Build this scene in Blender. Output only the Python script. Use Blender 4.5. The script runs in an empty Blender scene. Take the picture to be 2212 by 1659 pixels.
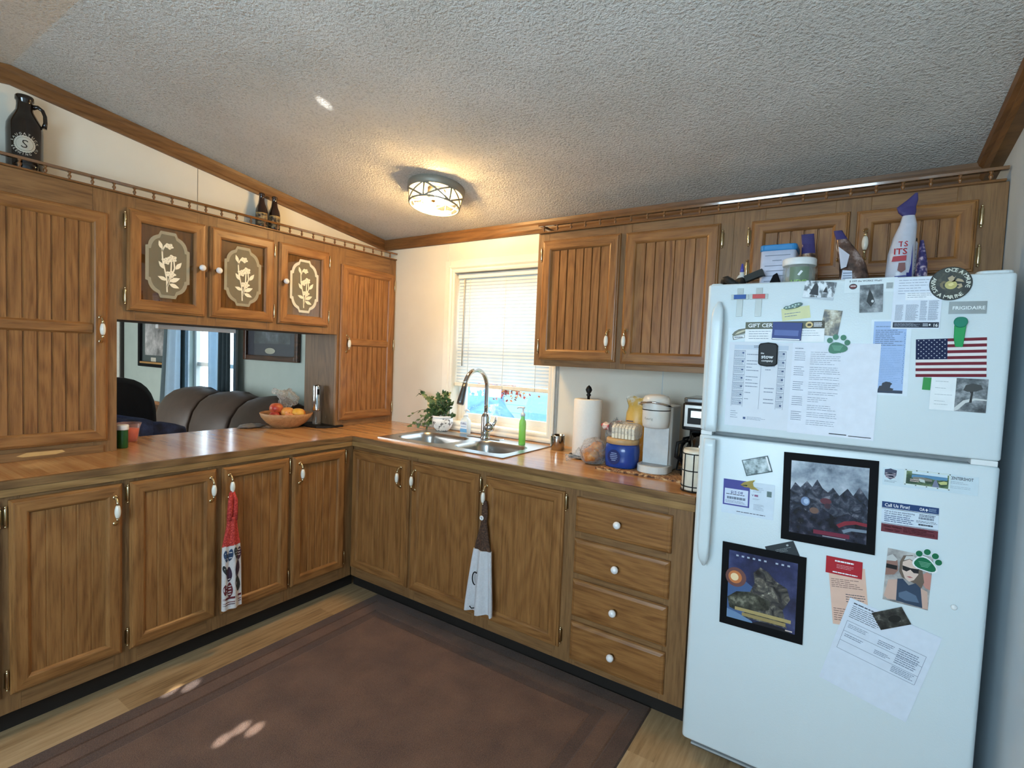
import bpy, bmesh, math, random
from mathutils import Vector, Matrix, Euler
rnd = random.Random(11)
SC = bpy.context.scene
COL = SC.collection
PI = math.pi

# ------------------------------------------------------------------ materials
def lin(c):
    return tuple(((v / 255) / 12.92 if v <= 10 else (((v / 255) + .055) / 1.055) ** 2.4) for v in c)

def nodes_of(name):
    m = bpy.data.materials.new(name); m.use_nodes = True
    nt = m.node_tree; nt.nodes.clear()
    out = nt.nodes.new('ShaderNodeOutputMaterial')
    b = nt.nodes.new('ShaderNodeBsdfPrincipled')
    nt.links.new(b.outputs[0], out.inputs[0])
    return m, nt, b, out

def nd(nt, typ, ins=None, **props):
    n = nt.nodes.new(typ)
    for k, v in props.items(): setattr(n, k, v)
    if ins:
        for k, v in ins.items():
            if isinstance(v, bpy.types.NodeSocket): nt.links.new(v, n.inputs[k])
            else: n.inputs[k].default_value = v
    return n

def ramp(nt, fac, stops):
    n = nt.nodes.new('ShaderNodeValToRGB'); nt.links.new(fac, n.inputs[0])
    e = n.color_ramp.elements
    while len(e) < len(stops): e.new(.5)
    for i, (p, c) in enumerate(stops):
        e[i].position = p; e[i].color = (c[0], c[1], c[2], 1)
    return n.outputs[0]

def coords(nt, scale=(1, 1, 1), jitter=True):
    tc = nd(nt, 'ShaderNodeTexCoord')
    v = tc.outputs['Object']
    if jitter:
        oi = nd(nt, 'ShaderNodeObjectInfo')
        mul = nd(nt, 'ShaderNodeMath', {0: oi.outputs['Random'], 1: 17.3}, operation='MULTIPLY')
        v = nd(nt, 'ShaderNodeVectorMath', {0: v, 1: mul.outputs[0]}, operation='ADD').outputs[0]
    return nd(nt, 'ShaderNodeMapping', {'Vector': v, 'Scale': scale}).outputs[0]

def bump(nt, b, height, strength, dist=.002):
    n = nd(nt, 'ShaderNodeBump', {'Strength': strength, 'Distance': dist, 'Height': height})
    nt.links.new(n.outputs[0], b.inputs['Normal'])

FLAT = {}
def flat(col, rough=.55, metal=0, spec=.4, noise=.06, nscale=40, bumpy=0, coat=0, name=None):
    """plain surface with a faint mottled variation; col is 0-255 sRGB"""
    key = (col, rough, metal, spec, noise, nscale, bumpy, coat)
    if key in FLAT: return FLAT[key]
    m, nt, b, o = nodes_of(name or 'paint_%02x%02x%02x' % tuple(int(v) for v in col))
    c = lin(col)
    v = coords(nt)
    nz = nd(nt, 'ShaderNodeTexNoise', {'Vector': v, 'Scale': nscale, 'Detail': 4})
    c0 = tuple(x * (1 - noise) for x in c); c1 = tuple(min(1, x * (1 + noise)) for x in c)
    nt.links.new(ramp(nt, nz.outputs[0], [(.3, c0), (.7, c1)]), b.inputs['Base Color'])
    b.inputs['Roughness'].default_value = rough; b.inputs['Metallic'].default_value = metal
    b.inputs['Specular IOR Level'].default_value = spec
    b.inputs['Coat Weight'].default_value = coat
    if bumpy: bump(nt, b, nz.outputs[0], bumpy, .003)
    FLAT[key] = m
    return m

def wood(name, dark, light, axis, rough=.4, cross=1.0, along=.055, ring=.35, coat=0.0, spec=.4):
    m, nt, b, o = nodes_of(name)
    s = [cross] * 3
    if isinstance(axis, int): s[axis] = along
    else:
        for a in axis: s[a] = along
    v = coords(nt, tuple(s))
    n1 = nd(nt, 'ShaderNodeTexNoise', {'Vector': v, 'Scale': 70, 'Detail': 7, 'Roughness': .62})
    s2 = [cross] * 3
    if isinstance(axis, int): s2[axis] = .17
    else:
        for a in axis: s2[a] = .17
    v2 = coords(nt, tuple(s2))
    n2 = nd(nt, 'ShaderNodeTexNoise', {'Vector': v2, 'Scale': 4.2, 'Detail': 2, 'Roughness': .45})
    k = nd(nt, 'ShaderNodeMath', {0: n2.outputs[0], 1: 120.0}, operation='MULTIPLY')
    sn = nd(nt, 'ShaderNodeMath', {0: k.outputs[0]}, operation='SINE')
    rg = nd(nt, 'ShaderNodeMath', {0: sn.outputs[0], 1: ring * .5}, operation='MULTIPLY')
    f = nd(nt, 'ShaderNodeMath', {0: n1.outputs[0], 1: rg.outputs[0]}, operation='ADD')
    n3 = nd(nt, 'ShaderNodeTexNoise', {'Vector': v, 'Scale': 260, 'Detail': 2})
    d, l = lin(dark), lin(light)
    base = ramp(nt, f.outputs[0], [(.22, d), (.5, tuple((x * .45 + y * .55) for x, y in zip(d, l))), (.8, l)])
    pore = ramp(nt, n3.outputs[0], [(.34, (.5, .44, .38)), (.46, (1, 1, 1))])
    mx = nd(nt, 'ShaderNodeMix', data_type='RGBA', blend_type='MULTIPLY')
    mx.inputs[0].default_value = .4
    nt.links.new(base, mx.inputs[6]); nt.links.new(pore, mx.inputs[7])
    nt.links.new(mx.outputs[2], b.inputs['Base Color'])
    b.inputs['Roughness'].default_value = rough
    b.inputs['Coat Weight'].default_value = coat; b.inputs['Coat Roughness'].default_value = .15
    b.inputs['Specular IOR Level'].default_value = spec
    bump(nt, b, n1.outputs[0], .12, .0015)
    return m

OAK_D, OAK_L = (114, 73, 37), (168, 118, 68)
oak_v = wood('oak_door_upright_grain', OAK_D, OAK_L, 2, ring=.17, rough=.36)
oak_h = wood('oak_door_level_grain', OAK_D, OAK_L, (0, 1), ring=.17, rough=.36)
FR_D, FR_L = (108, 75, 44), (152, 113, 72)
frame_v = wood('oak_frame_upright_grain', FR_D, FR_L, 2, ring=.12, rough=.45)
frame_h = wood('oak_frame_level_grain', FR_D, FR_L, (0, 1), ring=.12, rough=.45)
crown_w = wood('crown_oak', (86, 58, 32), (136, 96, 56), (0, 1), ring=.15, rough=.4)
rail_w = flat((124, 82, 42), .3, noise=.12, nscale=60, coat=.5, name='varnished_rail_oak')
rail_g = flat((120, 80, 42), .12, noise=.1, nscale=60, spec=.7, coat=1, name='polished_rail_oak')
panel_w = wood('brown_side_panel', (82, 60, 40), (122, 93, 64), 2, ring=.2, rough=.5)
edge_dark = wood('counter_edge_upper', (98, 70, 42), (146, 110, 70), (0, 1), ring=.3, rough=.3)
edge_light = wood('counter_edge_lower', (128, 96, 56), (172, 134, 86), (0, 1), ring=.2, rough=.3)
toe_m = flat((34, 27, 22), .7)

def butcher():
    m, nt, b, o = nodes_of('butcher_block_laminate')
    tc = nd(nt, 'ShaderNodeTexCoord')
    sp = nd(nt, 'ShaderNodeSeparateXYZ', {0: tc.outputs['Object']})
    M = lambda op, a, c=0.0: nd(nt, 'ShaderNodeMath', {0: a, 1: c}, operation=op).outputs[0]
    row = M('FLOOR', M('DIVIDE', sp.outputs[1], .024))
    wn = nd(nt, 'ShaderNodeTexWhiteNoise', {'W': row}, noise_dimensions='1D')
    col = M('FLOOR', M('ADD', M('DIVIDE', sp.outputs[0], .75), M('MULTIPLY', wn.outputs[0], 7.0)))
    cb = nd(nt, 'ShaderNodeCombineXYZ', {0: row, 1: col})
    w2 = nd(nt, 'ShaderNodeTexWhiteNoise', {'Vector': cb.outputs[0]}, noise_dimensions='2D')
    mp = nd(nt, 'ShaderNodeMapping', {'Vector': tc.outputs['Object'], 'Scale': (.05, 1, 1)})
    g = nd(nt, 'ShaderNodeTexNoise', {'Vector': mp.outputs[0], 'Scale': 120, 'Detail': 5})
    f = M('ADD', M('MULTIPLY', w2.outputs[0], .38), M('MULTIPLY', g.outputs[0], .62))
    c = ramp(nt, f, [(.2, lin((174, 122, 72))), (.45, lin((190, 138, 86))), (.72, lin((208, 158, 104))), (.95, lin((224, 182, 128)))])
    nt.links.new(c, b.inputs['Base Color'])
    b.inputs['Roughness'].default_value = .2
    b.inputs['Specular IOR Level'].default_value = .55
    b.inputs['Coat Weight'].default_value = .2; b.inputs['Coat Roughness'].default_value = .1
    return m
counter_m = butcher()

def floor_mat():
    m, nt, b, o = nodes_of('vinyl_plank_floor')
    tc = nd(nt, 'ShaderNodeTexCoord')
    sp = nd(nt, 'ShaderNodeSeparateXYZ', {0: tc.outputs['Object']})
    M = lambda op, a, c=0.0: nd(nt, 'ShaderNodeMath', {0: a, 1: c}, operation=op).outputs[0]
    row = M('FLOOR', M('DIVIDE', sp.outputs[0], .152))
    wn = nd(nt, 'ShaderNodeTexWhiteNoise', {'W': row}, noise_dimensions='1D')
    col = M('FLOOR', M('ADD', M('DIVIDE', sp.outputs[1], .92), M('MULTIPLY', wn.outputs[0], 5.0)))
    cb = nd(nt, 'ShaderNodeCombineXYZ', {0: row, 1: col})
    w2 = nd(nt, 'ShaderNodeTexWhiteNoise', {'Vector': cb.outputs[0]}, noise_dimensions='2D')
    off = nd(nt, 'ShaderNodeVectorMath', {0: tc.outputs['Object'], 1: w2.outputs[1]}, operation='ADD')
    mp = nd(nt, 'ShaderNodeMapping', {'Vector': off.outputs[0], 'Scale': (1, .07, 1)})
    g = nd(nt, 'ShaderNodeTexNoise', {'Vector': mp.outputs[0], 'Scale': 55, 'Detail': 6, 'Roughness': .65})
    f = M('ADD', M('MULTIPLY', w2.outputs[0], .3), M('MULTIPLY', g.outputs[0], .85))
    c = ramp(nt, f, [(.25, lin((104, 78, 52))), (.5, lin((166, 136, 98))), (.8, lin((196, 168, 130)))])
    nt.links.new(c, b.inputs['Base Color'])
    b.inputs['Roughness'].default_value = .42
    bump(nt, b, g.outputs[0], .1, .001)
    return m
floor_m = floor_mat()

def popcorn():
    m, nt, b, o = nodes_of('popcorn_ceiling')
    v = coords(nt, jitter=False)
    n1 = nd(nt, 'ShaderNodeTexNoise', {'Vector': v, 'Scale': 105, 'Detail': 3, 'Roughness': .6})
    n2 = nd(nt, 'ShaderNodeTexNoise', {'Vector': v, 'Scale': 3, 'Detail': 3})
    c = ramp(nt, n2.outputs[0], [(.3, lin((216, 212, 205))), (.7, lin((228, 224, 218)))])
    c2 = ramp(nt, n1.outputs[0], [(.32, (.64, .63, .62)), (.5, (1, 1, 1))])
    mx = nd(nt, 'ShaderNodeMix', data_type='RGBA', blend_type='MULTIPLY'); mx.inputs[0].default_value = .6
    nt.links.new(c, mx.inputs[6]); nt.links.new(c2, mx.inputs[7])
    nt.links.new(mx.outputs[2], b.inputs['Base Color'])
    b.inputs['Roughness'].default_value = .95; b.inputs['Specular IOR Level'].default_value = .15
    bump(nt, b, n1.outputs[0], .9, .014)
    return m
popcorn_m = popcorn()

def rug_mat(a, c):
    m, nt, b, o = nodes_of('carpet_pile_brown')
    v = coords(nt, jitter=False)
    n1 = nd(nt, 'ShaderNodeTexNoise', {'Vector': v, 'Scale': 260, 'Detail': 4, 'Roughness': .7})
    n2 = nd(nt, 'ShaderNodeTexNoise', {'Vector': v, 'Scale': 7, 'Detail': 4})
    f = nd(nt, 'ShaderNodeMath', {0: n1.outputs[0], 1: n2.outputs[0]}, operation='ADD')
    f = nd(nt, 'ShaderNodeMath', {0: n1.outputs[0], 1: 1.4, 2: 0.0}, operation='MULTIPLY_ADD'); f2 = nd(nt, 'ShaderNodeMath', {0: n2.outputs[0], 1: .6, 2: 0.0}, operation='MULTIPLY_ADD'); f = nd(nt, 'ShaderNodeMath', {0: f.outputs[0], 1: f2.outputs[0]}, operation='ADD')
    h = nd(nt, 'ShaderNodeMath', {0: f.outputs[0], 1: .5}, operation='MULTIPLY')
    nt.links.new(ramp(nt, h.outputs[0], [(.36, lin(a)), (.62, lin(c))]), b.inputs['Base Color'])
    b.inputs['Roughness'].default_value = 1; b.inputs['Specular IOR Level'].default_value = .1
    b.inputs['Sheen Weight'].default_value = .2
    bump(nt, b, n1.outputs[0], .8, .006)
    return m

def glass_mat(name, tint=(1, 1, 1), refl=.12, rough=.0):
    """thin clear pane: lets light through, mirrors a little at grazing angles"""
    m, nt, b, o = nodes_of(name); nt.nodes.remove(b)
    t = nd(nt, 'ShaderNodeBsdfTransparent', {'Color': (*tint, 1)})
    g = nd(nt, 'ShaderNodeBsdfGlossy', {'Roughness': rough})
    fr = nd(nt, 'ShaderNodeLayerWeight', {'Blend': .5})
    p5 = nd(nt, 'ShaderNodeMath', {0: fr.outputs['Facing'], 1: 5.0}, operation='POWER')
    k = nd(nt, 'ShaderNodeMath', {0: p5.outputs[0], 1: refl + .04}, operation='ADD')
    mx = nd(nt, 'ShaderNodeMixShader', {0: k.outputs[0], 1: t.outputs[0], 2: g.outputs[0]})
    nt.links.new(mx.outputs[0], o.inputs[0])
    return m
glass = glass_mat('clear_pane', (.97, .985, .98), .02)
cab_glass = glass_mat('cabinet_pane', (.86, .85, .80), .05)

def film(name, col, opacity, rough=.3, translucent=0.0):
    """half see-through plastic or etched film"""
    m, nt, b, o = nodes_of(name)
    b.inputs['Base Color'].default_value = (*lin(col), 1); b.inputs['Roughness'].default_value = rough
    t = nd(nt, 'ShaderNodeBsdfTransparent')
    mx = nd(nt, 'ShaderNodeMixShader', {0: opacity, 1: t.outputs[0], 2: b.outputs[0]})
    nt.links.new(mx.outputs[0], o.inputs[0])
    return m

def crinkle(name):
    m, nt, b, o = nodes_of(name)
    v = coords(nt); nz = nd(nt, 'ShaderNodeTexNoise', {'Vector': v, 'Scale': 60, 'Detail': 4, 'Distortion': 1.5})
    b.inputs['Base Color'].default_value = (.75, .74, .71, 1); b.inputs['Roughness'].default_value = .12
    bump(nt, b, nz.outputs[0], 1, .012)
    lw = nd(nt, 'ShaderNodeLayerWeight', {'Blend': .5})
    k0 = nd(nt, 'ShaderNodeMath', {0: lw.outputs['Facing'], 1: .45}, operation='MULTIPLY')
    k1 = nd(nt, 'ShaderNodeMath', {0: nz.outputs[0], 1: 3.0}, operation='POWER')
    k = nd(nt, 'ShaderNodeMath', {0: k0.outputs[0], 1: k1.outputs[0]}, operation='ADD', use_clamp=True)
    t = nd(nt, 'ShaderNodeBsdfTransparent')
    mx = nd(nt, 'ShaderNodeMixShader', {0: k.outputs[0], 1: t.outputs[0], 2: b.outputs[0]})
    nt.links.new(mx.outputs[0], o.inputs[0])
    return m

def translucent(name, col, k=.5):
    m, nt, b, o = nodes_of(name); nt.nodes.remove(b)
    v = coords(nt)
    nz = nd(nt, 'ShaderNodeTexNoise', {'Vector': v, 'Scale': 20})
    c = ramp(nt, nz.outputs[0], [(.3, tuple(x * .95 for x in lin(col))), (.7, lin(col))])
    d = nd(nt, 'ShaderNodeBsdfDiffuse', {'Color': c}); t = nd(nt, 'ShaderNodeBsdfTranslucent', {'Color': c})
    mx = nd(nt, 'ShaderNodeMixShader', {0: k, 1: d.outputs[0], 2: t.outputs[0]})
    nt.links.new(mx.outputs[0], o.inputs[0])
    return m

def emit(name, col, s):
    m, nt, b, o = nodes_of(name)
    b.inputs['Base Color'].default_value = (*lin(col), 1)
    b.inputs['Emission Color'].default_value = (*lin(col), 1); b.inputs['Emission Strength'].default_value = s
    return m

def mottle(name, stops, scale=30, stretch=(1, 1, 1), rough=.35, detail=5, distort=0.0):
    """blotchy printed picture: noise through a colour ramp"""
    m, nt, b, o = nodes_of(name)
    v = coords(nt, stretch)
    nz = nd(nt, 'ShaderNodeTexNoise', {'Vector': v, 'Scale': scale, 'Detail': detail, 'Roughness': .6, 'Distortion': distort})
    nt.links.new(ramp(nt, nz.outputs[0], [(p, lin(c)) for p, c in stops]), b.inputs['Base Color'])
    b.inputs['Roughness'].default_value = rough
    return m

chrome = flat((205, 208, 210), .08, 1, noise=.01, name='chrome')
steel = flat((176, 174, 170), .28, 1, noise=.03, nscale=200, name='brushed_steel')
brass = flat((216, 198, 160), .22, 1, noise=.03, name='aged_brass')
brass_d = flat((120, 98, 62), .3, 1, noise=.05, name='dark_brass')
china = flat((238, 232, 218), .12, 0, .6, noise=.02, coat=.5, name='glazed_ceramic')
white_china = flat((240, 238, 238), .1, 0, .6, noise=.01, coat=.6, name='white_ceramic')
white_pl = flat((232, 234, 234), .35, noise=.02, name='white_plastic')
black_pl = flat((14, 14, 16), .5, spec=.3, noise=.1, name='black_plastic')
black_matt = flat((12, 12, 15), .7, spec=.15, noise=.1, name='black_matt')
def fridge_white():
    m, nt, b, o = nodes_of('textured_white_enamel')
    v = coords(nt, jitter=False)
    n1 = nd(nt, 'ShaderNodeTexNoise', {'Vector': v, 'Scale': 330, 'Detail': 2})
    b.inputs['Base Color'].default_value = (*lin((216, 227, 231)), 1)
    b.inputs['Roughness'].default_value = .3; b.inputs['Specular IOR Level'].default_value = .45
    bump(nt, b, n1.outputs[0], .25, .0012)
    return m
enamel = fridge_white()
wall_m = flat((226, 219, 204), .75, spec=.2, noise=.02, nscale=8, bumpy=.03, name='cream_wall_vinyl')
wall_r = flat((198, 208, 214), .75, spec=.2, noise=.02, nscale=8, bumpy=.03, name='grey_white_wall_vinyl')
sage_m = flat((172, 184, 178), .8, spec=.2, noise=.03, nscale=8, name='sage_wall_paint')
trim_m = flat((236, 229, 214), .5, noise=.015, name='cream_trim_paint')
cream_d = flat((210, 200, 178), .5, noise=.02, name='batten_vinyl')

# ------------------------------------------------------------------ mesh builder
class MB:
    def __init__(s, T=None):
        s.v, s.f, s.m, s.s, s.mats, s.T = [], [], [], [], [], T
    def mi(s, m):
        if m not in s.mats: s.mats.append(m)
        return s.mats.index(m)
    def add(s, vs, fs, m, smooth=False):
        k = len(s.v)
        T = s.T
        s.v += [tuple(T(*p)) if T else tuple(p) for p in vs]
        i = s.mi(m)
        for f in fs:
            s.f.append(tuple(q + k for q in f)); s.m.append(i); s.s.append(smooth)
        return s
    def box(s, x0, x1, y0, y1, z0, z1, m):
        return s.add([(x, y, z) for x in (x0, x1) for y in (y0, y1) for z in (z0, z1)],
                     [(0, 1, 3, 2), (4, 6, 7, 5), (0, 4, 5, 1), (2, 3, 7, 6), (0, 2, 6, 4), (1, 5, 7, 3)], m)
    def loft(s, rings, m, closed=True, caps=True, smooth=True):
        n = len(rings[0]); vs = [p for r in rings for p in r]; fs = []
        for i in range(len(rings) - 1):
            for j in range(n if closed else n - 1):
                a, b = i * n + j, i * n + (j + 1) % n
                fs.append((a, b, b + n, a + n))
        s.add(vs, fs, m, smooth)
        if caps and closed:
            k = len(s.v) - len(vs); i = s.mi(m)
            s.f.append(tuple(k + q for q in range(n))); s.m.append(i); s.s.append(False)
            s.f.append(tuple(k + len(vs) - n + q for q in range(n))); s.m.append(i); s.s.append(False)
        return s
    def lathe(s, prof, c, m, n=24, axis=2, caps=True, smooth=True):
        rings = []
        for r, h in prof:
            ring = []
            for k in range(n):
                a = 2 * PI * k / n; q = [0, 0, 0]
                q[axis] = c[axis] + h
                q[(axis + 1) % 3] = c[(axis + 1) % 3] + r * math.cos(a)
                q[(axis + 2) % 3] = c[(axis + 2) % 3] + r * math.sin(a)
                ring.append(tuple(q))
            rings.append(ring)
        return s.loft(rings, m, True, caps, smooth)
    def ball(s, c, r, m, n=16, k=10, sc=(1, 1, 1)):
        pr = [(max(1e-4, r * math.sin(PI * i / k)), -r * math.cos(PI * i / k)) for i in range(k + 1)]
        rings = []
        for rr, h in pr:
            rings.append([(c[0] + rr * math.cos(2 * PI * j / n) * sc[0], c[1] + rr * math.sin(2 * PI * j / n) * sc[1], c[2] + h * sc[2]) for j in range(n)])
        return s.loft(rings, m)
    def tube(s, pts, r, m, n=10, caps=True, flat_=1.0):
        P = [Vector(p) for p in pts]; rings = []; up = None
        for i, p in enumerate(P):
            t = (P[min(i + 1, len(P) - 1)] - P[max(i - 1, 0)]).normalized()
            if up is None:
                up = Vector((0, 0, 1)) if abs(t.z) < .9 else Vector((1, 0, 0))
            a = t.cross(up).normalized(); b = a.cross(t).normalized(); up = b
            rr = r[i] if isinstance(r, (list, tuple)) else r
            rings.append([tuple(p + a * rr * math.cos(2 * PI * k / n) + b * rr * flat_ * math.sin(2 * PI * k / n)) for k in range(n)])
        return s.loft(rings, m, True, caps)
    def prism(s, poly, h0, h1, m, axis=2, smooth=False):
        """poly in the plane across `axis`, extruded from h0 to h1"""
        def P(p, h):
            q = [0, 0, 0]; q[axis] = h; q[(axis + 1) % 3] = p[0]; q[(axis + 2) % 3] = p[1]; return tuple(q)
        n = len(poly)
        vs = [P(p, h0) for p in poly] + [P(p, h1) for p in poly]
        s.add(vs, [(i, (i + 1) % n, (i + 1) % n + n, i + n) for i in range(n)], m, smooth)
        k = len(s.v) - 2 * n; i = s.mi(m)
        s.f.append(tuple(k + q for q in range(n))); s.m.append(i); s.s.append(False)
        s.f.append(tuple(k + n + q for q in range(n))); s.m.append(i); s.s.append(False)
        return s
    def build(s, name, parent=None, bevel=0, seg=2, local=False, subsurf=0, fix=True):
        me = bpy.data.meshes.new(name)
        off = Vector((0, 0, 0)) if (local or parent is None) else ORG.get(parent.name, Vector((0, 0, 0)))
        me.from_pydata([tuple(Vector(v) - off) for v in s.v], [], s.f)
        for m in s.mats: me.materials.append(m)
        me.polygons.foreach_set('material_index', s.m)
        me.polygons.foreach_set('use_smooth', s.s)
        if fix:
            bm = bmesh.new(); bm.from_mesh(me)
            bmesh.ops.recalc_face_normals(bm, faces=bm.faces); bm.to_mesh(me); bm.free()
        me.update()
        o = bpy.data.objects.new(name, me); COL.objects.link(o)
        if parent is not None:
            o.parent = parent; ORG[o.name] = ORG.get(parent.name, Vector((0, 0, 0)))
        else:
            ORG[o.name] = Vector((0, 0, 0))
        if bevel:
            b = o.modifiers.new('edge', 'BEVEL'); b.width = bevel; b.segments = seg; b.limit_method = 'ANGLE'
            b.angle_limit = math.radians(40)
        if subsurf:
            q = o.modifiers.new('soft', 'SUBSURF'); q.levels = subsurf; q.render_levels = subsurf
        return o
ORG = {}

def tag(o, label, cat, group=None, kind=None):
    o['label'] = label; o['category'] = cat
    if group: o['group'] = group
    if kind: o['kind'] = kind
    return o

def thing(name, loc, label, cat, group=None, rot=None):
    o = bpy.data.objects.new(name, None); COL.objects.link(o)
    o.location = loc; o.empty_display_size = .05
    if rot: o.rotation_euler = rot
    ORG[o.name] = Vector(loc)
    return tag(o, label, cat, group)

def struct(o):
    o['kind'] = 'structure'; return o

def copy_child(src, parent, delta=(0, 0, 0)):
    c = src.copy(); COL.objects.link(c); c.parent = parent
    c.location = Vector(src.location) + Vector(delta); ORG[c.name] = ORG.get(parent.name, Vector((0, 0, 0)))
    return c

def copy_thing(src, loc, label, rotz=None):
    r = src.copy(); COL.objects.link(r); r.location = loc; r['label'] = label
    if rotz is not None: r.rotation_euler = (0, 0, rotz)
    for ch in list(src.children):
        c = ch.copy(); COL.objects.link(c); c.parent = r
        for g in list(ch.children):
            d = g.copy(); COL.objects.link(d); d.parent = c
    return r

def LEFT(x):   # faces of the left run: a runs along +y, b up, c out of the face (+x)
    return lambda a, b, c: (x + c, a, b)
def BACK(y):   # faces of the back run: a runs along +x, b up, c out of the face (-y)
    return lambda a, b, c: (a, y - c, b)

TXT = {}
def text_geo(s):
    """outline of a line of lettering: verts, faces, width (cap height about 1)"""
    if s in TXT: return TXT[s]
    cu = bpy.data.curves.new('t', 'FONT'); cu.body = s; cu.size = 1.4; cu.dimensions = '2D'; cu.fill_mode = 'BOTH'
    cu.resolution_u = 2; cu.offset = .022
    ob = bpy.data.objects.new('t', cu); COL.objects.link(ob)
    dg = bpy.context.evaluated_depsgraph_get(); dg.update()
    me = bpy.data.meshes.new_from_object(ob.evaluated_get(dg))
    vs = [(v.co.x, v.co.y) for v in me.vertices]; fs = [tuple(p.vertices) for p in me.polygons]
    bpy.data.objects.remove(ob); bpy.data.curves.remove(cu); bpy.data.meshes.remove(me)
    w = max([v[0] for v in vs] or [0])
    TXT[s] = (vs, fs, w)
    return TXT[s]
SKY, P_REAR, P_BULB, P_LIV, EXPO = 8.0, 74.0, 780.0, 95.0, 0.0
# ------------------------------------------------------------------ camera
cam = bpy.data.cameras.new('camera'); cam_o = bpy.data.objects.new('camera', cam); COL.objects.link(cam_o)
yaw, pitch, roll = (math.radians(v) for v in (-33.43515612, -2.95762102, 2.33476248))
fv = Vector((math.sin(yaw) * math.cos(pitch), math.cos(yaw) * math.cos(pitch), math.sin(pitch)))
rv = Vector((math.cos(yaw), -math.sin(yaw), 0)); uv = rv.cross(fv)
r2 = rv * math.cos(roll) + uv * math.sin(roll); u2 = -rv * math.sin(roll) + uv * math.cos(roll)
cam_o.matrix_world = Matrix(((r2.x, u2.x, -fv.x, 2.31828), (r2.y, u2.y, -fv.y, -2.55739), (r2.z, u2.z, -fv.z, 1.39751), (0, 0, 0, 1)))
cam.sensor_fit = 'HORIZONTAL'; cam.sensor_width = 36; cam.lens = 18.04387; cam.clip_start = .02
SC.camera = cam_o
SC.view_settings.view_transform = 'Standard'; SC.view_settings.look = 'None'
SC.view_settings.gamma = 1; SC.view_settings.use_curve_mapping = False
SC.view_settings.exposure = EXPOSURE = 0.0

# ------------------------------------------------------------------ shell
XR, XL, YB, RIDGE, ZE, SL = 2.71, -5.1, -3.89, -1.945, 2.185, .1385
def zc(y): return ZE + SL * (-y if y > RIDGE else (-2 * RIDGE + y))
b = MB(); b.box(XL - .1, XR + .1, YB - .1, .12, -.05, 0, floor_m); struct(b.build('floor'))
b = MB()
zr = zc(RIDGE)
for y0, y1 in ((.12, RIDGE), (RIDGE, YB - .1)):
    b.add([(XL - .1, y0, zc(y0)), (XR + .1, y0, zc(y0)), (XR + .1, y1, zc(y1)), (XL - .1, y1, zc(y1)),
           (XL - .1, y0, zc(y0) + .06), (XR + .1, y0, zc(y0) + .06), (XR + .1, y1, zc(y1) + .06), (XL - .1, y1, zc(y1) + .06)],
          [(0, 1, 2, 3), (4, 5, 6, 7), (0, 1, 5, 4), (1, 2, 6, 5), (2, 3, 7, 6), (3, 0, 4, 7)], popcorn_m)
struct(b.build('ceiling'))
def wall_with_hole(name, x0, x1, y0, y1, z0, z1, holes, m):
    """wall along x with rectangular holes (hx0,hx1,hz0,hz1)"""
    b = MB(); x = x0
    for hx0, hx1, hz0, hz1 in sorted(holes):
        b.box(x, hx0, y0, y1, z0, z1, m)
        b.box(hx0, hx1, y0, y1, z0, hz0, m); b.box(hx0, hx1, y0, y1, hz1, z1, m)
        x = hx1
    b.box(x, x1, y0, y1, z0, z1, m)
    return struct(b.build(name))
WX0, WX1, WZ0, WZ1 = .165, .885, .965, 1.922
wall_with_hole('wall_back', -.55, XR, 0, .12, 0, ZE, [(WX0, WX1, WZ0, WZ1)], wall_m)
LX0, LX1, LZ0, LZ1 = -3.33, -2.47, .80, 1.96
wall_with_hole('wall_back_living', XL, -.55, 0, .12, 0, ZE, [(LX0, LX1, LZ0, LZ1)], sage_m)
RWX0, RWX1, RWZ0, RWZ1 = .95, 2.45, .95, 2.0
QX0, QX1, QZ0, QZ1 = -4.1, -2.2, .7, 1.95  # opening for the added, unseen window on the living-room side
wall_with_hole('wall_rear', XL, XR, YB - .1, YB, 0, zc(YB) + .02, [(RWX0, RWX1, RWZ0, RWZ1), (QX0, QX1, QZ0, QZ1)], wall_r)
def gable(name, x0, x1, y0, y1, zb, m):
    ys = [y0] + ([RIDGE] if y1 < RIDGE < y0 else []) + [y1]
    poly = [(y0, zb)] + [(y, zc(y) + .01) for y in ys] + [(y1, zb)]
    b = MB(); b.prism(poly, x0, x1, m, axis=0); return struct(b.build(name))
gable('wall_right', XR, XR + .1, .12, YB - .1, 0, wall_r)
gable('wall_end_living', XL - .1, XL, .12, YB - .1, 0, sage_m)
gable('wall_left', -.6, -.5, 0, -2.9, 2.044, wall_m)
# thin seams between wall panels
seam = flat((150, 140, 122), .6, noise=.02)
b = MB(); b.box(-.5, -.4985, -1.2515, -1.2485, 2.06, 2.30, seam); struct(b.build('trim_8'))
b = MB(); b.box(.093, .099, -.003, 0, 1.998, 2.115, trim_m); struct(b.build('trim_9'))
b = MB(); b.box(1.53, 1.5325, -.0015, 0, .914, 1.36, wall_r); struct(b.build('trim_10'))
# crown mouldings
CP = [(0, 0), (.012, .0), (.016, .012), (.013, .022), (.013, .046), (.017, .056), (.019, .0715), (0, .0715)]
def crown_slope(name, x, sx, y0, y1):
    b = MB(); ys = [y0] + ([RIDGE] if y1 < RIDGE < y0 else []) + [y1]
    rings = [[(x + sx * d, y, zc(y) - .0725 + h) for d, h in CP] for y in ys]
    b.loft(rings, crown_w, True, True, False); return struct(b.build(name))
crown_slope('trim_1', -.5, 1, -.0, -2.9)
crown_slope('trim_3', XR, -3, -.0, YB)
b = MB(); b.loft([[(x, -d, ZE - .0725 + h) for d, h in CP] for x in (-.5, XR)], crown_w, True, True, False); struct(b.build('trim_2'))
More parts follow.
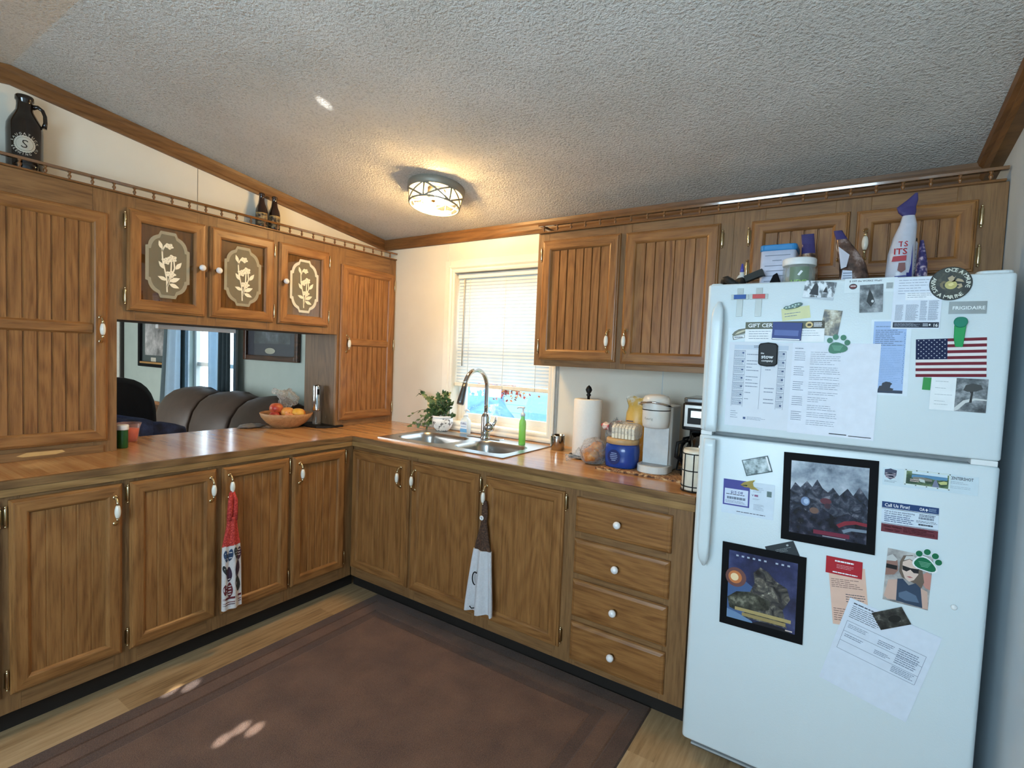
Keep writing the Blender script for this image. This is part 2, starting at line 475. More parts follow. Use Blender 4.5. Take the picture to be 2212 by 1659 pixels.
# window casing of the kitchen window, sill and batten
b = MB()
def casing(b, x0, x1, z0, z1, w, y, m, bottom=True):
    prof = [(0, 0), (.0, .012), (.012, .016), (.02, .012), (w - .022, .012), (w - .012, .02), (w, .018), (w, 0)]
    rings = []
    for cx, cz, sx, sz in ((x0, z0, -1, -1), (x1, z0, 1, -1), (x1, z1, 1, 1), (x0, z1, -1, 1)):
        rings.append([(cx + sx * d, y - h, cz + sz * d) for d, h in prof])
    n = len(prof)
    for k in range(4):
        if k == 0 and not bottom: continue
        b.loft([rings[k], rings[(k + 1) % 4]], m, True, False, False)
casing(b, WX0, WX1, WZ0, WZ1, .045, 0, trim_m)
for xa, xb in ((WX0 - .081, WX0 - .04),): b.box(xa, xb, -.010, 0, .916, WZ1 + .078, trim_m)
b.box(WX0 - .04, WX1 + .035, -.010, 0, WZ1 + .04, WZ1 + .078, trim_m)
b.box(WX0 - .04, WX1 + .035, -.010, 0, .916, WZ0 - .04, trim_m)
struct(b.build('trim_4', bevel=.002))
b = MB(); b.box(.922, .944, -.007, 0, .916, 1.37, flat((168, 168, 164), .5)); struct(b.build('trim_5', bevel=.002))
b = MB(); b.box(WX0 - .002, WX1 + .002, -.004, .075, WZ0 - .012, WZ0 + .004, trim_m); struct(b.build('trim_6', bevel=.002))
# kitchen window: vinyl frame, two sashes, pane
win = MB()
vinyl = flat((240, 236, 226), .4, noise=.01, name='window_vinyl')
def frame4(b, x0, x1, z0, z1, y0, y1, w, m, wb=None):
    wb = wb or w
    b.box(x0, x0 + w, y0, y1, z0, z1, m); b.box(x1 - w, x1, y0, y1, z0, z1, m)
    b.box(x0 + w, x1 - w, y0, y1, z0, z0 + wb, m); b.box(x0 + w, x1 - w, y0, y1, z1 - w, z1, m)
frame4(win, WX0, WX1, WZ0, WZ1, .07, .118, .022, vinyl)
w1 = struct(win.build('window_1', bevel=.002))
s = MB(); frame4(s, WX0 + .022, WX1 - .022, WZ0 + .02, 1.46, .078, .10, .032, vinyl, .038); struct(s.build('lower_sash', w1, bevel=.002))
s = MB(); frame4(s, WX0 + .022, WX1 - .022, 1.44, WZ1 - .02, .10, .116, .032, vinyl); struct(s.build('upper_sash', w1, bevel=.002))
s = MB(); s.box(WX0 + .05, WX1 - .05, .088, .091, WZ0 + .05, 1.43, glass); s.box(WX0 + .05, WX1 - .05, .106, .109, 1.47, WZ1 - .05, glass); struct(s.build('pane', w1))
# rear window behind the camera, added unseen window, living-room window
win = MB(); frame4(win, RWX0, RWX1, RWZ0, RWZ1, YB - .09, YB - .02, .05, vinyl); win.box((RWX0 + RWX1) / 2 - .025, (RWX0 + RWX1) / 2 + .025, YB - .08, YB - .03, RWZ0, RWZ1, vinyl)
w3 = struct(win.build('window_3', bevel=.003))
s = MB(); s.box(RWX0 + .05, RWX1 - .05, YB - .06, YB - .056, RWZ0 + .05, RWZ1 - .05, glass); struct(s.build('pane', w3))
win = MB(); frame4(win, QX0, QX1, QZ0, QZ1, YB - .09, YB - .02, .05, vinyl)
w4 = struct(win.build('added_window_4', bevel=.003))  # unseen window, put in to bring light into the living room
s = MB(); s.box(QX0 + .05, QX1 - .05, YB - .06, YB - .056, QZ0 + .05, QZ1 - .05, glass); struct(s.build('pane', w4))
win = MB(); frame4(win, LX0, LX1, LZ0, LZ1, .045, .115, .04, vinyl); win.box(LX0 + .04, LX1 - .04, .06, .1, 1.18, 1.22, vinyl)
casing(win, LX0, LX1, LZ0, LZ1, .06, 0, flat((214, 220, 222), .5))
w2 = struct(win.build('window_2', bevel=.002))
s = MB(); s.box(LX0 + .04, LX1 - .04, .08, .083, LZ0 + .04, LZ1 - .04, glass); struct(s.build('pane', w2))
# chair rail and wainscot in the living room
b = MB(); wb = wood('wainscot_brown', (70, 46, 28), (106, 72, 46), 2, ring=.1, rough=.5)
b.box(XL, LX0 - .06, -.006, 0, 0, .72, wb); b.box(LX1 + .06, -.75, -.006, 0, 0, .72, wb); struct(b.build('trim_7'))
b = MB(); b.box(XL, LX0 - .06, -.028, 0, .72, .758, wood('chair_rail_oak', (120, 76, 40), (160, 108, 62), 0, rough=.3)); struct(b.build('trim_11', bevel=.006))
b = MB(); b.box(-5.06, -4.98, -.035, 0, .0, 2.05, flat((214, 212, 204), .5)); b.box(-4.97, -4.93, -.03, 0, 0, 2.05, flat((44, 40, 38), .5)); struct(b.build('trim_12'))

# rug
rug_a = rug_mat((76, 50, 36), (128, 92, 68)); rug_b = rug_mat((62, 41, 30), (106, 75, 56))
b = MB(); rx0, rx1, ry0, ry1 = .125, 1.727, -.545, -3.3
def rect_ring(b, x0, x1, y0, y1, d0, d1, z, m):
    a = [(x0 + d0, y0 - d0), (x1 - d0, y0 - d0), (x1 - d0, y1 + d0), (x0 + d0, y1 + d0)]
    c = [(x0 + d1, y0 - d1), (x1 - d1, y0 - d1), (x1 - d1, y1 + d1), (x0 + d1, y1 + d1)]
    for k in range(4):
        j = (k + 1) % 4
        b.add([(*a[k], z[0]), (*a[j], z[0]), (*c[j], z[1]), (*c[k], z[1])], [(0, 1, 2, 3)], m)
for d0, d1, z, m in ((0, 0.004, (0, .010), rug_b), (.004, .06, (.010, .0105), rug_b), (.06, .066, (.0105, .008), rug_b), (.066, .072, (.008, .012), rug_a),
                     (.072, .135, (.012, .012), rug_a), (.135, .142, (.012, .009), rug_b), (.142, .185, (.009, .009), rug_b), (.185, .192, (.009, .012), rug_a)):
    rect_ring(b, rx0, rx1, ry0, ry1, d0, d1, z, m)
b.add([(rx0 + .192, ry0 - .192, .012), (rx1 - .192, ry0 - .192, .012), (rx1 - .192, ry1 + .192, .012), (rx0 + .192, ry1 + .192, .012)], [(0, 1, 2, 3)], rug_a)
tag(b.build('area_rug'), 'large brown pile rug with carved border bands on the plank floor', 'rug')
# ------------------------------------------------------------------ doors, handles, hinges
DP = [(0, 0), (0, .009), (.003, .013), (.006, .0135), (.009, .0185), (.014, .0195), (.044, .0195), (.049, .017), (.054, .011), (.054, .0)]
FW = .054
def sweep(b, a0, a1, z0, z1, prof):
    rg = [[(a0 + d, z0 + d, n), (a1 - d, z0 + d, n), (a1 - d, z1 - d, n), (a0 + d, z1 - d, n)] for d, n in prof]
    for i in range(len(rg) - 1):
        for k in range(4):
            j = (k + 1) % 4
            b.add([rg[i][k], rg[i][j], rg[i + 1][j], rg[i + 1][k]], [(0, 1, 2, 3)], oak_h if k in (0, 2) else oak_v)
def beads(b, a0, a1, z0, z1, base=.009, pitch=.044, gd=.0045):
    n = max(2, round((a1 - a0) / pitch)); p = (a1 - a0) / n; xs = [(a0, base)]
    for i in range(1, n):
        c = a0 + i * p; xs += [(c - .0036, base), (c - .0018, base - gd), (c + .0018, base - gd), (c + .0036, base)]
    xs.append((a1, base))
    for (xa, na), (xb, nb) in zip(xs, xs[1:]):
        b.add([(xa, z0, na), (xb, z0, nb), (xb, z1, nb), (xa, z1, na)], [(0, 1, 2, 3)], oak_v)
def door(par, T, a0, a1, z0, z1, mid=None, panel=True):
    gd = .0018 if z1 < .9 else .0085
    b = MB(T); sweep(b, a0, a1, z0, z1, DP)
    if panel:
        i0, i1, j0, j1 = a0 + FW, a1 - FW, z0 + FW, z1 - FW
        if mid:
            beads(b, i0, i1, j0, mid - .02); beads(b, i0, i1, mid + .02, j1)
            pr = [(mid - .027, .006), (mid - .02, .013), (mid - .016, .0185), (mid + .016, .0185), (mid + .02, .013), (mid + .027, .006)]
            for (za, na), (zb, nb) in zip(pr, pr[1:]):
                b.add([(i0, za, na), (i1, za, na), (i1, zb, nb), (i0, zb, nb)], [(0, 1, 2, 3)], oak_h)
        else: beads(b, i0, i1, j0, j1, gd=gd)
    b.add([(a0, z0, 0), (a1, z0, 0), (a1, z1, 0), (a0, z1, 0)], [(0, 1, 2, 3)], oak_v)
    return b.build('door', par)
def pull(par, T, a, z, n=.0195, h=.102):
    """brass bow pull with a ceramic grip"""
    b = MB(T)
    for s_ in (-1, 1):
        b.add([], [], brass)
        pts = [(a, z + s_ * h / 2, n), (a, z + s_ * h / 2, n + .008), (a, z + s_ * h * .44, n + .016), (a, z + s_ * h * .34, n + .022), (a, z + s_ * h * .26, n + .025)]
        b.tube(pts, [.007, .0052, .0042, .0045, .0058], brass, 8)
        b.lathe([(.0001, 0), (.009, .0), (.009, .002), (.005, .004), (.0001, .004)], (a, z + s_ * h / 2, n), brass, 10, axis=2)
    k = 9; pts = []; rs = []
    for i in range(k):
        t = i / (k - 1) * 2 - 1; pts.append((a, z + t * h * .24, n + .0255)); rs.append(.0055 + .0052 * math.cos(t * PI / 2) ** .7 if abs(t) < 1 else .0055)
    b.tube(pts, rs, china, 12)
    return b.build('handle', par)
def knob(par, T, a, z, n=.0195):
    b = MB(T)
    b.lathe([(.0001, 0), (.009, 0), (.009, .003), (.006, .006), (.006, .012), (.0001, .012)], (a, z, n), brass_d, 12, axis=2)
    r = .0155
    b.lathe([(max(.0001, r * math.sin(PI * i / 8)), .024 - r * .85 * math.cos(PI * i / 8)) for i in range(9)], (a, z, n), white_china, 16, axis=2)
    return b.build('knob', par)
def hinge(par, T, a, z, n=.003):
    b = MB(T)
    b.box(a - .0065, a + .0065, z - .026, z + .026, n - .002, n + .004, brass_d)
    b.tube([(a, z - .033, n + .007), (a, z - .026, n + .007), (a, z + .026, n + .007), (a, z + .033, n + .007)], [.002, .0045, .0045, .002], brass, 8)
    for s_ in (-1, 1): b.ball((a, z + s_ * .034, n + .006), .0045, brass, 8, 6)
    return b.build('hinge', par)
def face(par, T, a0, a1, z0, z1, opens, depth=.02):
    """face frame: rails level, stiles upright; opens = (a0,a1,z0,z1)"""
    b = MB(T)
    az = sorted(opens)
    x = a0
    for o0, o1, q0, q1 in az:
        if o0 > x: b.box(x, o0, z0, z1, -depth, 0, frame_v)
        b.box(o0, o1, z0, q0, -depth, 0, frame_h); b.box(o0, o1, q1, z1, -depth, 0, frame_h)
        x = o1
    if a1 > x: b.box(x, a1, z0, z1, -depth, 0, frame_v)
    return b.build('face_frame', par, bevel=.001, seg=1)
def carcass(par, T, a0, a1, z0, z1, d, top=True, m=None, shelf=None, sides=(1, 1)):
    m = m or panel_w; b = MB(T); t = .014
    
    if sides[0]: b.box(a0, a0 + t, z0, z1, -d, -.02, m)
    if sides[1]: b.box(a1 - t, a1, z0, z1, -d, -.02, m)
    b.box(a0 + t, a1 - t, z0, z0 + t, -d, -.02, m); b.box(a0 + t, a1 - t, z0 + t, z1, -d, -d + .006, m)
    if top: b.box(a0 + t, a1 - t, z1 - t, z1, -d + .006, -.02, m)
    if shelf: b.box(a0 + t, a1 - t, shelf - .008, shelf + .008, -d + .006, -.03, m)
    return b.build('carcass', par)
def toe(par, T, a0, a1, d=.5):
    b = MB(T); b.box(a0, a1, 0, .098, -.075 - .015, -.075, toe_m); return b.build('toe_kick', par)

# ---- base run on the left (faces the room to the right)
XB = -.038; TL = LEFT(XB); ZB0, ZB1 = .098, .858; DZ0, DZ1 = .165, .846
c1 = thing('base_cabinet', (XB, -2.10, 0), 'oak base cabinet cut by the left photo edge, below the tall beadboard cupboard', 'cabinet', 'oak base cabinets')
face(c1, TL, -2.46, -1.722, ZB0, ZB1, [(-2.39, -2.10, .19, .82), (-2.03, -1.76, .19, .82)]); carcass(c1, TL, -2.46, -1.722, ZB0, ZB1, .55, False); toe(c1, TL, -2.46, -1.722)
d = door(c1, TL, -2.415, -2.085, DZ0, DZ1); pull(d, TL, -2.385, .75); hinge(d, TL, -2.083, .79)
d = door(c1, TL, -2.06, -1.735, DZ0, DZ1); pull(d, TL, -1.762, .745); hinge(d, TL, -2.068, .79); hinge(d, TL, -2.068, .22)
c2 = thing('base_cabinet', (XB, -1.366, 0), 'double-door oak base cabinet with the red topped towel hanging on one handle', 'cabinet', 'oak base cabinets')
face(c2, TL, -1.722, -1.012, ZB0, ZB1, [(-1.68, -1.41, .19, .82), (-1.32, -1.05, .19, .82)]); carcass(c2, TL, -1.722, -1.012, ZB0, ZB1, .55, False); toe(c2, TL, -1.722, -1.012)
d = door(c2, TL, -1.71, -1.378, DZ0, DZ1); pull(d, TL, -1.405, .758); hinge(d, TL, -1.717, .80); hinge(d, TL, -1.717, .22)
d = door(c2, TL, -1.353, -1.021, DZ0, DZ1); pull(d, TL, -1.324, .758); hinge(d, TL, -1.015, .80); hinge(d, TL, -1.015, .22)
c3 = thing('base_cabinet', (XB, -.81, 0), 'single-door oak base cabinet in the inner corner, left of the sink doors', 'cabinet', 'oak base cabinets')
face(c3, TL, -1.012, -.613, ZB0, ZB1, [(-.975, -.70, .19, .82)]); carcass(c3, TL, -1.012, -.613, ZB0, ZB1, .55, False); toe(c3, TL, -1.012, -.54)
d = door(c3, TL, -1.002, -.676, DZ0, DZ1); pull(d, TL, -.966, .758); hinge(d, TL, -.670, .80); hinge(d, TL, -.670, .22)
# ---- base run under the window
YBF = -.611; TB = BACK(YBF)
c4 = thing('base_cabinet', (.43, YBF, 0), 'double-door oak sink base cabinet directly below the kitchen sink', 'cabinet', 'oak base cabinets')
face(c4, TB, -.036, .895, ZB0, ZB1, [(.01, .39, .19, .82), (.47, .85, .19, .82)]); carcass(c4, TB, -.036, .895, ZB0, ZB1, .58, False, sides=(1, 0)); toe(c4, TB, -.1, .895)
d = door(c4, TB, -.028, .420, .155, .838); pull(d, TB, .362, .742)
d = door(c4, TB, .440, .876, .155, .838); pull(d, TB, .467, .742); hinge(d, TB, .884, .79); hinge(d, TB, .884, .20)
c5 = thing('base_cabinet', (1.12, YBF, 0), 'single-door oak base cabinet with the white dish towel hanging on its handle', 'cabinet', 'oak base cabinets')
face(c5, TB, .895, 1.357, ZB0, ZB1, [(.95, 1.30, .19, .82)]); carcass(c5, TB, .895, 1.357, ZB0, ZB1, .58, False, sides=(0, 1)); toe(c5, TB, .895, 1.357)
d = door(c5, TB, .916, 1.332, .155, .836); pull(d, TB, .927, .742); hinge(d, TB, 1.340, .79); hinge(d, TB, 1.340, .21)
c6 = thing('drawer_cabinet', (1.61, YBF, 0), 'oak base cabinet with four stacked drawers beside the white refrigerator', 'cabinet', 'oak base cabinets')
face(c6, TB, 1.357, 1.862, ZB0, ZB1, [(1.41, 1.77, .16, .81)]); carcass(c6, TB, 1.357, 1.862, ZB0, ZB1, .58, False); toe(c6, TB, 1.357, 1.862)
b = MB(TB); b.box(1.41, 1.77, .635, .69, -.018, -.001, frame_h); b.box(1.41, 1.77, .465, .51, -.018, -.001, frame_h); b.box(1.41, 1.77, .285, .335, -.018, -.001, frame_h); b.build('drawer_divider', c6)
for z0, z1, zk in ((.680, .826, .753), (.501, .650, .573), (.317, .475, .396), (.127, .293, .213)):
    b = MB(TB)
    pr = [(0, 0), (0, .009), (.004, .0145), (.012, .0175), (.016, .0195)]
    rg = [[(1.388 + q, z0 + q, n), (1.790 - q, z0 + q, n), (1.790 - q, z1 - q, n), (1.388 + q, z1 - q, n)] for q, n in pr]
    for i in range(len(rg) - 1):
        for k in range(4): b.add([rg[i][k], rg[i][(k + 1) % 4], rg[i + 1][(k + 1) % 4], rg[i + 1][k]], [(0, 1, 2, 3)], oak_h)
    b.add(rg[-1], [(0, 1, 2, 3)], oak_h); b.add(rg[0], [(0, 1, 2, 3)], oak_h)
    dr = b.build('drawer', c6); knob(dr, TB, 1.583, zk)
# ---- cupboards above the peninsula
XU = -.377; TU = LEFT(XU); ZU0, ZU1 = 1.494, 2.038
t1 = thing('tall_cupboard', (XU, -1.95, .914), 'tall oak beadboard cupboard standing on the counter at the left photo edge', 'cupboard', 'tall oak cupboards')
face(t1, TU, -2.34, -1.634, .914, ZU1, [(-2.25, -1.72, 1.0, 1.9)]); carcass(t1, TU, -2.34, -1.634, .914, ZU1, .32)
b = MB(TU); b.box(-2.34, -1.686, .9145, .947, 0, .009, frame_h); sw = flat((206, 164, 104), .6)
for a0, a1 in ((-1.965, -1.815), (-2.16, -2.03)):
    b.add([(a0, .934, .0093), (a0 + .02, .9285, .0093), (a1 - .03, .9285, .0093), (a1, .935, .0093), (a1 - .01, .943, .0093), (a0 + .03, .9445, .0093)], [(0, 1, 2, 3, 4, 5)], sw)
b.build('base_moulding', t1)
d = door(t1, TU, -2.30, -1.671, .965, 1.941, 1.448); pull(d, TU, -1.699, 1.446)
t2 = thing('tall_cupboard', (XU, -.24, .914), 'tall narrow oak beadboard cupboard in the corner next to the window wall', 'cupboard', 'tall oak cupboards')
face(t2, TU, -.483, -.003, .914, ZU1, [(-.43, -.06, 1.0, 1.9)]); carcass(t2, TU, -.483, -.003, .914, ZU1, .32)
d = door(t2, TU, -.466, -.025, .955, 1.936, 1.452); pull(d, TU, -.421, 1.442); hinge(d, TU, -.018, 1.86); hinge(d, TU, -.018, 1.45); hinge(d, TU, -.018, 1.02)
g = thing('glass_door_cupboard', (XU, -1.06, ZU0), 'oak wall cupboard with three etched glass doors above the pass-through opening', 'cupboard')
face(g, TU, -1.634, -.483, ZU0, ZU1, [(-1.565, -1.305, 1.575, 1.955), (-1.215, -.945, 1.575, 1.955), (-.85, -.59, 1.575, 1.955)])
carcass(g, TU, -1.634, -.483, ZU0, ZU1, .32, True, flat((58, 50, 40), .7))
etch = film('etched_band', (226, 222, 206), .88, .5); etch2 = film('etched_flower', (248, 238, 214), .95, .5)
etch_in = film('etched_haze', (150, 144, 120), .5, .6); etch_l = film('etched_band_pale', (196, 190, 166), .55, .5)
def outline(cx, cz, hw, hh, g_=0.0):
    """plaque outline with stepped, rounded corners"""
    hw -= g_; hh -= g_; pts = []; k = hw / .092
    Q = [(0, .072), (.010, .069), (.013, .054), (.021, .039), (.032, .028), (.045, .021), (.052, .018), (.056, .008), (.060, 0)]
    for sx, sz in ((1, 1), (-1, 1), (-1, -1), (1, -1)):
        q = [(hw - u * k, hh - v * 1.05) for u, v in Q]
        if sx * sz < 0: q = q[::-1]
        pts += [(cx + sx * u, cz + sz * v) for u, v in q]
    return pts
def flower(b, cx, cz, r, n, sq=1.0, rot=0.0, z=.0):
    P = []
    for i in range(30):
        a = 2 * PI * i / 30; rr = r * (.86 + .14 * math.cos(5 * a))
        P.append((cx + rr * math.cos(a + rot), cz + rr * math.sin(a + rot) * sq, z))
    b.add([(cx, cz, z)] + P, [(0, 1 + i, 1 + (i + 1) % 30) for i in range(30)], etch2)
    for i in range(5):
        a = rot + i * 2 * PI / 5 + .3
        b.add([(cx + .15 * r * math.cos(a), cz + .15 * r * math.sin(a) * sq, z + .0004), (cx + .62 * r * math.cos(a - .09), cz + .62 * r * math.sin(a - .09) * sq, z + .0004), (cx + .62 * r * math.cos(a + .09), cz + .62 * r * math.sin(a + .09) * sq, z + .0004)], [(0, 1, 2)], flat((120, 98, 60), .6))
def leaf(b, cx, cz, L, ang, z, wd=.42):
    ca, sa = math.cos(ang), math.sin(ang); P = []
    for t, w in ((0, 0), (.25, .8), (.5, 1), (.75, .6), (1, 0), (.75, -.6), (.5, -1), (.25, -.8)):
        u, v = t * L, w * L * wd * .5; P.append((cx + u * ca - v * sa, cz + u * sa + v * ca, z))
    b.add(P, [tuple(range(8))], etch2)
def strip(b, pts, w, z):
    for (x0, z0), (x1, z1) in zip(pts, pts[1:]):
        L = math.hypot(x1 - x0, z1 - z0) or 1; nx, nz = -(z1 - z0) / L * w / 2, (x1 - x0) / L * w / 2
        b.add([(x0 + nx, z0 + nz, z), (x1 + nx, z1 + nz, z), (x1 - nx, z1 - nz, z), (x0 - nx, z0 - nz, z)], [(0, 1, 2, 3)], etch2)
def etched_pane(par, T, a0, a1, z0, z1, band):
    b = MB(T); b.box(a0 - .004, a1 + .004, z0 - .004, z1 + .004, .004, .007, cab_glass)
    cx, cz = (a0 + a1) / 2, (z0 + z1) / 2; hw, hh = (a1 - a0) * .425, (z1 - z0) * .45
    o1, o2 = outline(cx, cz, hw, hh), outline(cx, cz, hw, hh, .014); n = len(o1); z = .0078
    b.add([(x, y, z) for x, y in o1] + [(x, y, z) for x, y in o2], [(i, (i + 1) % n, (i + 1) % n + n, i + n) for i in range(n)], band)
    b.add([(cx, cz, z)] + [(x, y, z) for x, y in o2], [(0, 1 + i, 1 + (i + 1) % n) for i in range(n)], etch_in)
    k = hw / .12; z = .0084
    for P in ([(-.005, -.125), (-.008, -.06), (-.03, .02), (-.034, .075)], [(-.004, -.10), (.015, -.03), (.018, .03)], [(0, -.09), (.035, -.01), (.03, .03)], [(-.034, .06), (-.02, .085), (-.005, .1)]):
        strip(b, [(cx + u * k, cz + v) for u, v in P], .006, z)
    flower(b, cx - .012 * k, cz + .018, .027 * k, 5, .8, .2, z + .0004); flower(b, cx + .022 * k, cz + .034, .028 * k, 5, .8, .6, z + .0008)
    flower(b, cx + .014 * k, cz - .04, .030 * k, 5, .7, 0, z + .0008); flower(b, cx + .006 * k, cz + .088, .024 * k, 5, .8, 1, z + .0004)
    leaf(b, cx - .034 * k, cz + .07, .04, 1.9, z + .0004); leaf(b, cx - .02 * k, cz - .02, .042, 2.2, z + .0004); leaf(b, cx + .04 * k, cz - .015, .045, .95, z + .0004)
    leaf(b, cx - .005 * k, cz - .07, .042, 2.8, z + .0004); leaf(b, cx + .008 * k, cz - .075, .05, .45, z + .0004); leaf(b, cx + .006 * k, cz - .085, .046, -.35, z + .0004)
    return b.build('glass_pane', par, fix=False)
b = MB(); b.box(-.695, -.66, -1.36, -.96, ZU0 - .022, ZU0 + .0005, white_pl); b.build('light_strip', g, bevel=.004)
for a0, a1, ka, hs, band in ((-1.600, -1.273, -1.300, -1.607, etch_l), (-1.251, -.914, -1.222, -.908, etch_l), (-.884, -.558, -.858, -.552, etch)):
    d = door(g, TU, a0, a1, 1.537, 1.985, panel=False)
    etched_pane(d, TU, a0 + FW, a1 - FW, 1.537 + FW, 1.985 - FW, band); knob(d, TU, ka, 1.770)
    hinge(d, TU, hs, 1.93); hinge(d, TU, hs, 1.60)
# ---- wall cabinets right of the window
YU = -.251; TR = BACK(YU); Z2 = 1.362
u1 = thing('wall_cabinet', (1.4, YU, Z2), 'two-door oak wall cabinet hanging right of the window', 'cabinet', 'oak wall cabinets')
face(u1, TR, .926, 1.872, Z2, ZU1, [(.99, 1.35, 1.42, 1.97), (1.43, 1.79, 1.42, 1.97)]); carcass(u1, TR, .926, 1.872, Z2, ZU1, .247)
d = door(u1, TR, .960, 1.379, 1.394, 1.998); pull(d, TR, 1.344, 1.493); hinge(d, TR, .953, 1.93); hinge(d, TR, .953, 1.46)
d = door(u1, TR, 1.405, 1.821, 1.389, 1.996); pull(d, TR, 1.430, 1.493); hinge(d, TR, 1.829, 1.93); hinge(d, TR, 1.829, 1.46)
u2 = thing('wall_cabinet', (2.29, YU, 1.70), 'low two-door oak wall cabinet above the refrigerator, behind the snack bags', 'cabinet', 'oak wall cabinets')
face(u2, TR, 1.872, 2.708, 1.70, ZU1, [(1.99, 2.23, 1.80, 1.95), (2.34, 2.58, 1.80, 1.95)]); carcass(u2, TR, 1.872, 2.708, 1.70, ZU1, .247)
d = door(u2, TR, 1.941, 2.277, 1.748, 1.990); pull(d, TR, 2.250, 1.862); hinge(d, TR, 1.931, 1.93); hinge(d, TR, 1.931, 1.80)
d = door(u2, TR, 2.298, 2.635, 1.748, 1.987); pull(d, TR, 2.328, 1.862); hinge(d, TR, 2.645, 1.93); hinge(d, TR, 2.645, 1.80)

# ---- gallery rails on top of the cupboards
SP = [(.0035, 0), (.006, .001), (.006, .004), (.003, .006), (.0045, .010), (.0065, .014), (.0065, .019), (.0035, .023), (.0035, .027), (.006, .029), (.006, .033), (.0035, .034)]
def gallery(name, T, a0, a1, pos, label, back=None):
    root = thing(name, tuple(T((a0 + a1) / 2, ZU1, 0)), label, 'gallery rail', 'turned gallery rails')
    lb = MB(T); lb.box(a0, a1, ZU1, ZU1 + .008, -.0095, .012, rail_w)
    lb.build('lower_rail', root, bevel=.003)
    tb = MB(T); sec = [(.0072, ZU1 + .0388), (.0095, ZU1 + .0475), (.0085, ZU1 + .0488), (-.012, ZU1 + .0488), (-.013, ZU1 + .0475), (-.013, ZU1 + .040), (-.012, ZU1 + .0385), (.006, ZU1 + .0382)]
    tb.loft([[(a, z, c) for c, z in sec] for a in (a0 - .004, a1 + .004)], rail_g, smooth=False)
    if back: tb.loft([[(a0 + .006 + c, z, q) for c, z in sec] for q in (-.24, -.004)], rail_g)
    tb.build('top_rail', root)
    first = None
    for p in pos:
        w = T(p, ZU1 + .006, -.003)
        if first is None:
            sb = MB(); sb.lathe(SP, w, rail_w, 10); first = sb.build('spindle', root); w0 = w
        else: copy_child(first, root, Vector(w) - Vector(w0))
gallery('gallery_rail', TU, -2.34, -.004, [-.058 - .0755 * i for i in range(30)], 'turned oak gallery rail along the top of the cupboards over the pass-through')
gallery('gallery_rail', TR, .928, 2.700, [.952 + .0777 * i for i in range(23)], 'turned oak gallery rail along the top of the wall cabinets over the refrigerator', True)

# ---- worktop with its built-up wooden edge, sink cut-out
SX0, SX1, SY0, SY1 = .115, .945, -.540, -.115
b = MB(); CZ0, CZ1 = .859, .914; CXF, CYF = -.021, -.634
b.box(-.712, CXF, -2.48, -.002, CZ1 - .022, CZ1, counter_m)
b.box(CXF, SX0, CYF, -.002, CZ1 - .022, CZ1, counter_m); b.box(SX1, 1.872, CYF, -.002, CZ1 - .022, CZ1, counter_m)
b.box(SX0, SX1, CYF, SY0, CZ1 - .022, CZ1, counter_m); b.box(SX0, SX1, SY1, -.002, CZ1 - .022, CZ1, counter_m)
ct = b.build('kitchen_counter'); tag(ct, 'L-shaped glossy butcher block laminate counter with built-up wood edge', 'counter')
b = MB()
b.box(CXF - .014, CXF + .002, -2.48, CYF, CZ1 - .028, CZ1 + .0005, edge_dark); b.box(CXF - .012, CXF, -2.48, CYF - .0005, CZ0, CZ1 - .028, edge_light)
b.box(CXF - .012, 1.872, CYF - .002, CYF + .014, CZ1 - .028, CZ1 + .0005, edge_dark); b.box(CXF - .010, 1.872, CYF, CYF + .012, CZ0, CZ1 - .028, edge_light)
b.build('edge_band', ct, bevel=.002)
# ------------------------------------------------------------------ sink and tap
CT = .914
def rrect(x0, x1, y0, y1, r, n=5):
    P = []
    for cx, cy, a0 in ((x1 - r, y1 - r, 0), (x0 + r, y1 - r, PI / 2), (x0 + r, y0 + r, PI), (x1 - r, y0 + r, 1.5 * PI)):
        for i in range(n + 1):
            a = a0 + i / n * PI / 2; P.append((cx + r * math.cos(a), cy + r * math.sin(a)))
    return P
sink = thing('kitchen_sink', (.53, -.33, CT), 'stainless double-bowl sink set into the counter below the window', 'sink')
BW = [(.150, .515, -.490, -.205), (.572, .912, -.490, -.205)]
b = MB(); z = CT + .0045
xs = [SX0 - .018, BW[0][0], BW[0][1], BW[1][0], BW[1][1], SX1 + .018]; ya, yb = SY0 - .018, SY1 + .018
# deck plate built from rounded bowl rims outward
def rim_patch(b, bx0, bx1, by0, by1, ox0, ox1, oy0, oy1):
    inner = rrect(bx0, bx1, by0, by1, .07, 6); n = len(inner)
    outer = []
    for (x, y) in inner:
        cx, cy = (bx0 + bx1) / 2, (by0 + by1) / 2
        dx, dy = x - cx, y - cy
        t = min((ox1 - cx) / dx if dx > 1e-6 else 9, (ox0 - cx) / dx if dx < -1e-6 else 9, (oy1 - cy) / dy if dy > 1e-6 else 9, (oy0 - cy) / dy if dy < -1e-6 else 9)
        outer.append((cx + dx * t, cy + dy * t))
    vs = [(x, y, z) for x, y in inner] + [(x, y, z) for x, y in outer]
    fs = [(i, (i + 1) % n, (i + 1) % n + n, i + n) for i in range(n)]
    b.add(vs, fs, steel)
    for c in ((ox0, oy0), (ox1, oy0), (ox1, oy1), (ox0, oy1)):   # corner fillers
        o2 = sorted(range(n), key=lambda i: (outer[i][0] - c[0]) ** 2 + (outer[i][1] - c[1]) ** 2)[:2]
        i, j = o2; b.add([(*c, z), (*outer[i], z), (*outer[j], z)], [(0, 1, 2)], steel)
mx_ = (BW[0][1] + BW[1][0]) / 2
rim_patch(b, *BW[0], xs[0], mx_, ya, yb); rim_patch(b, *BW[1], mx_, xs[5], ya, yb)
o = rrect(xs[0], xs[5], ya, yb, .001, 1)
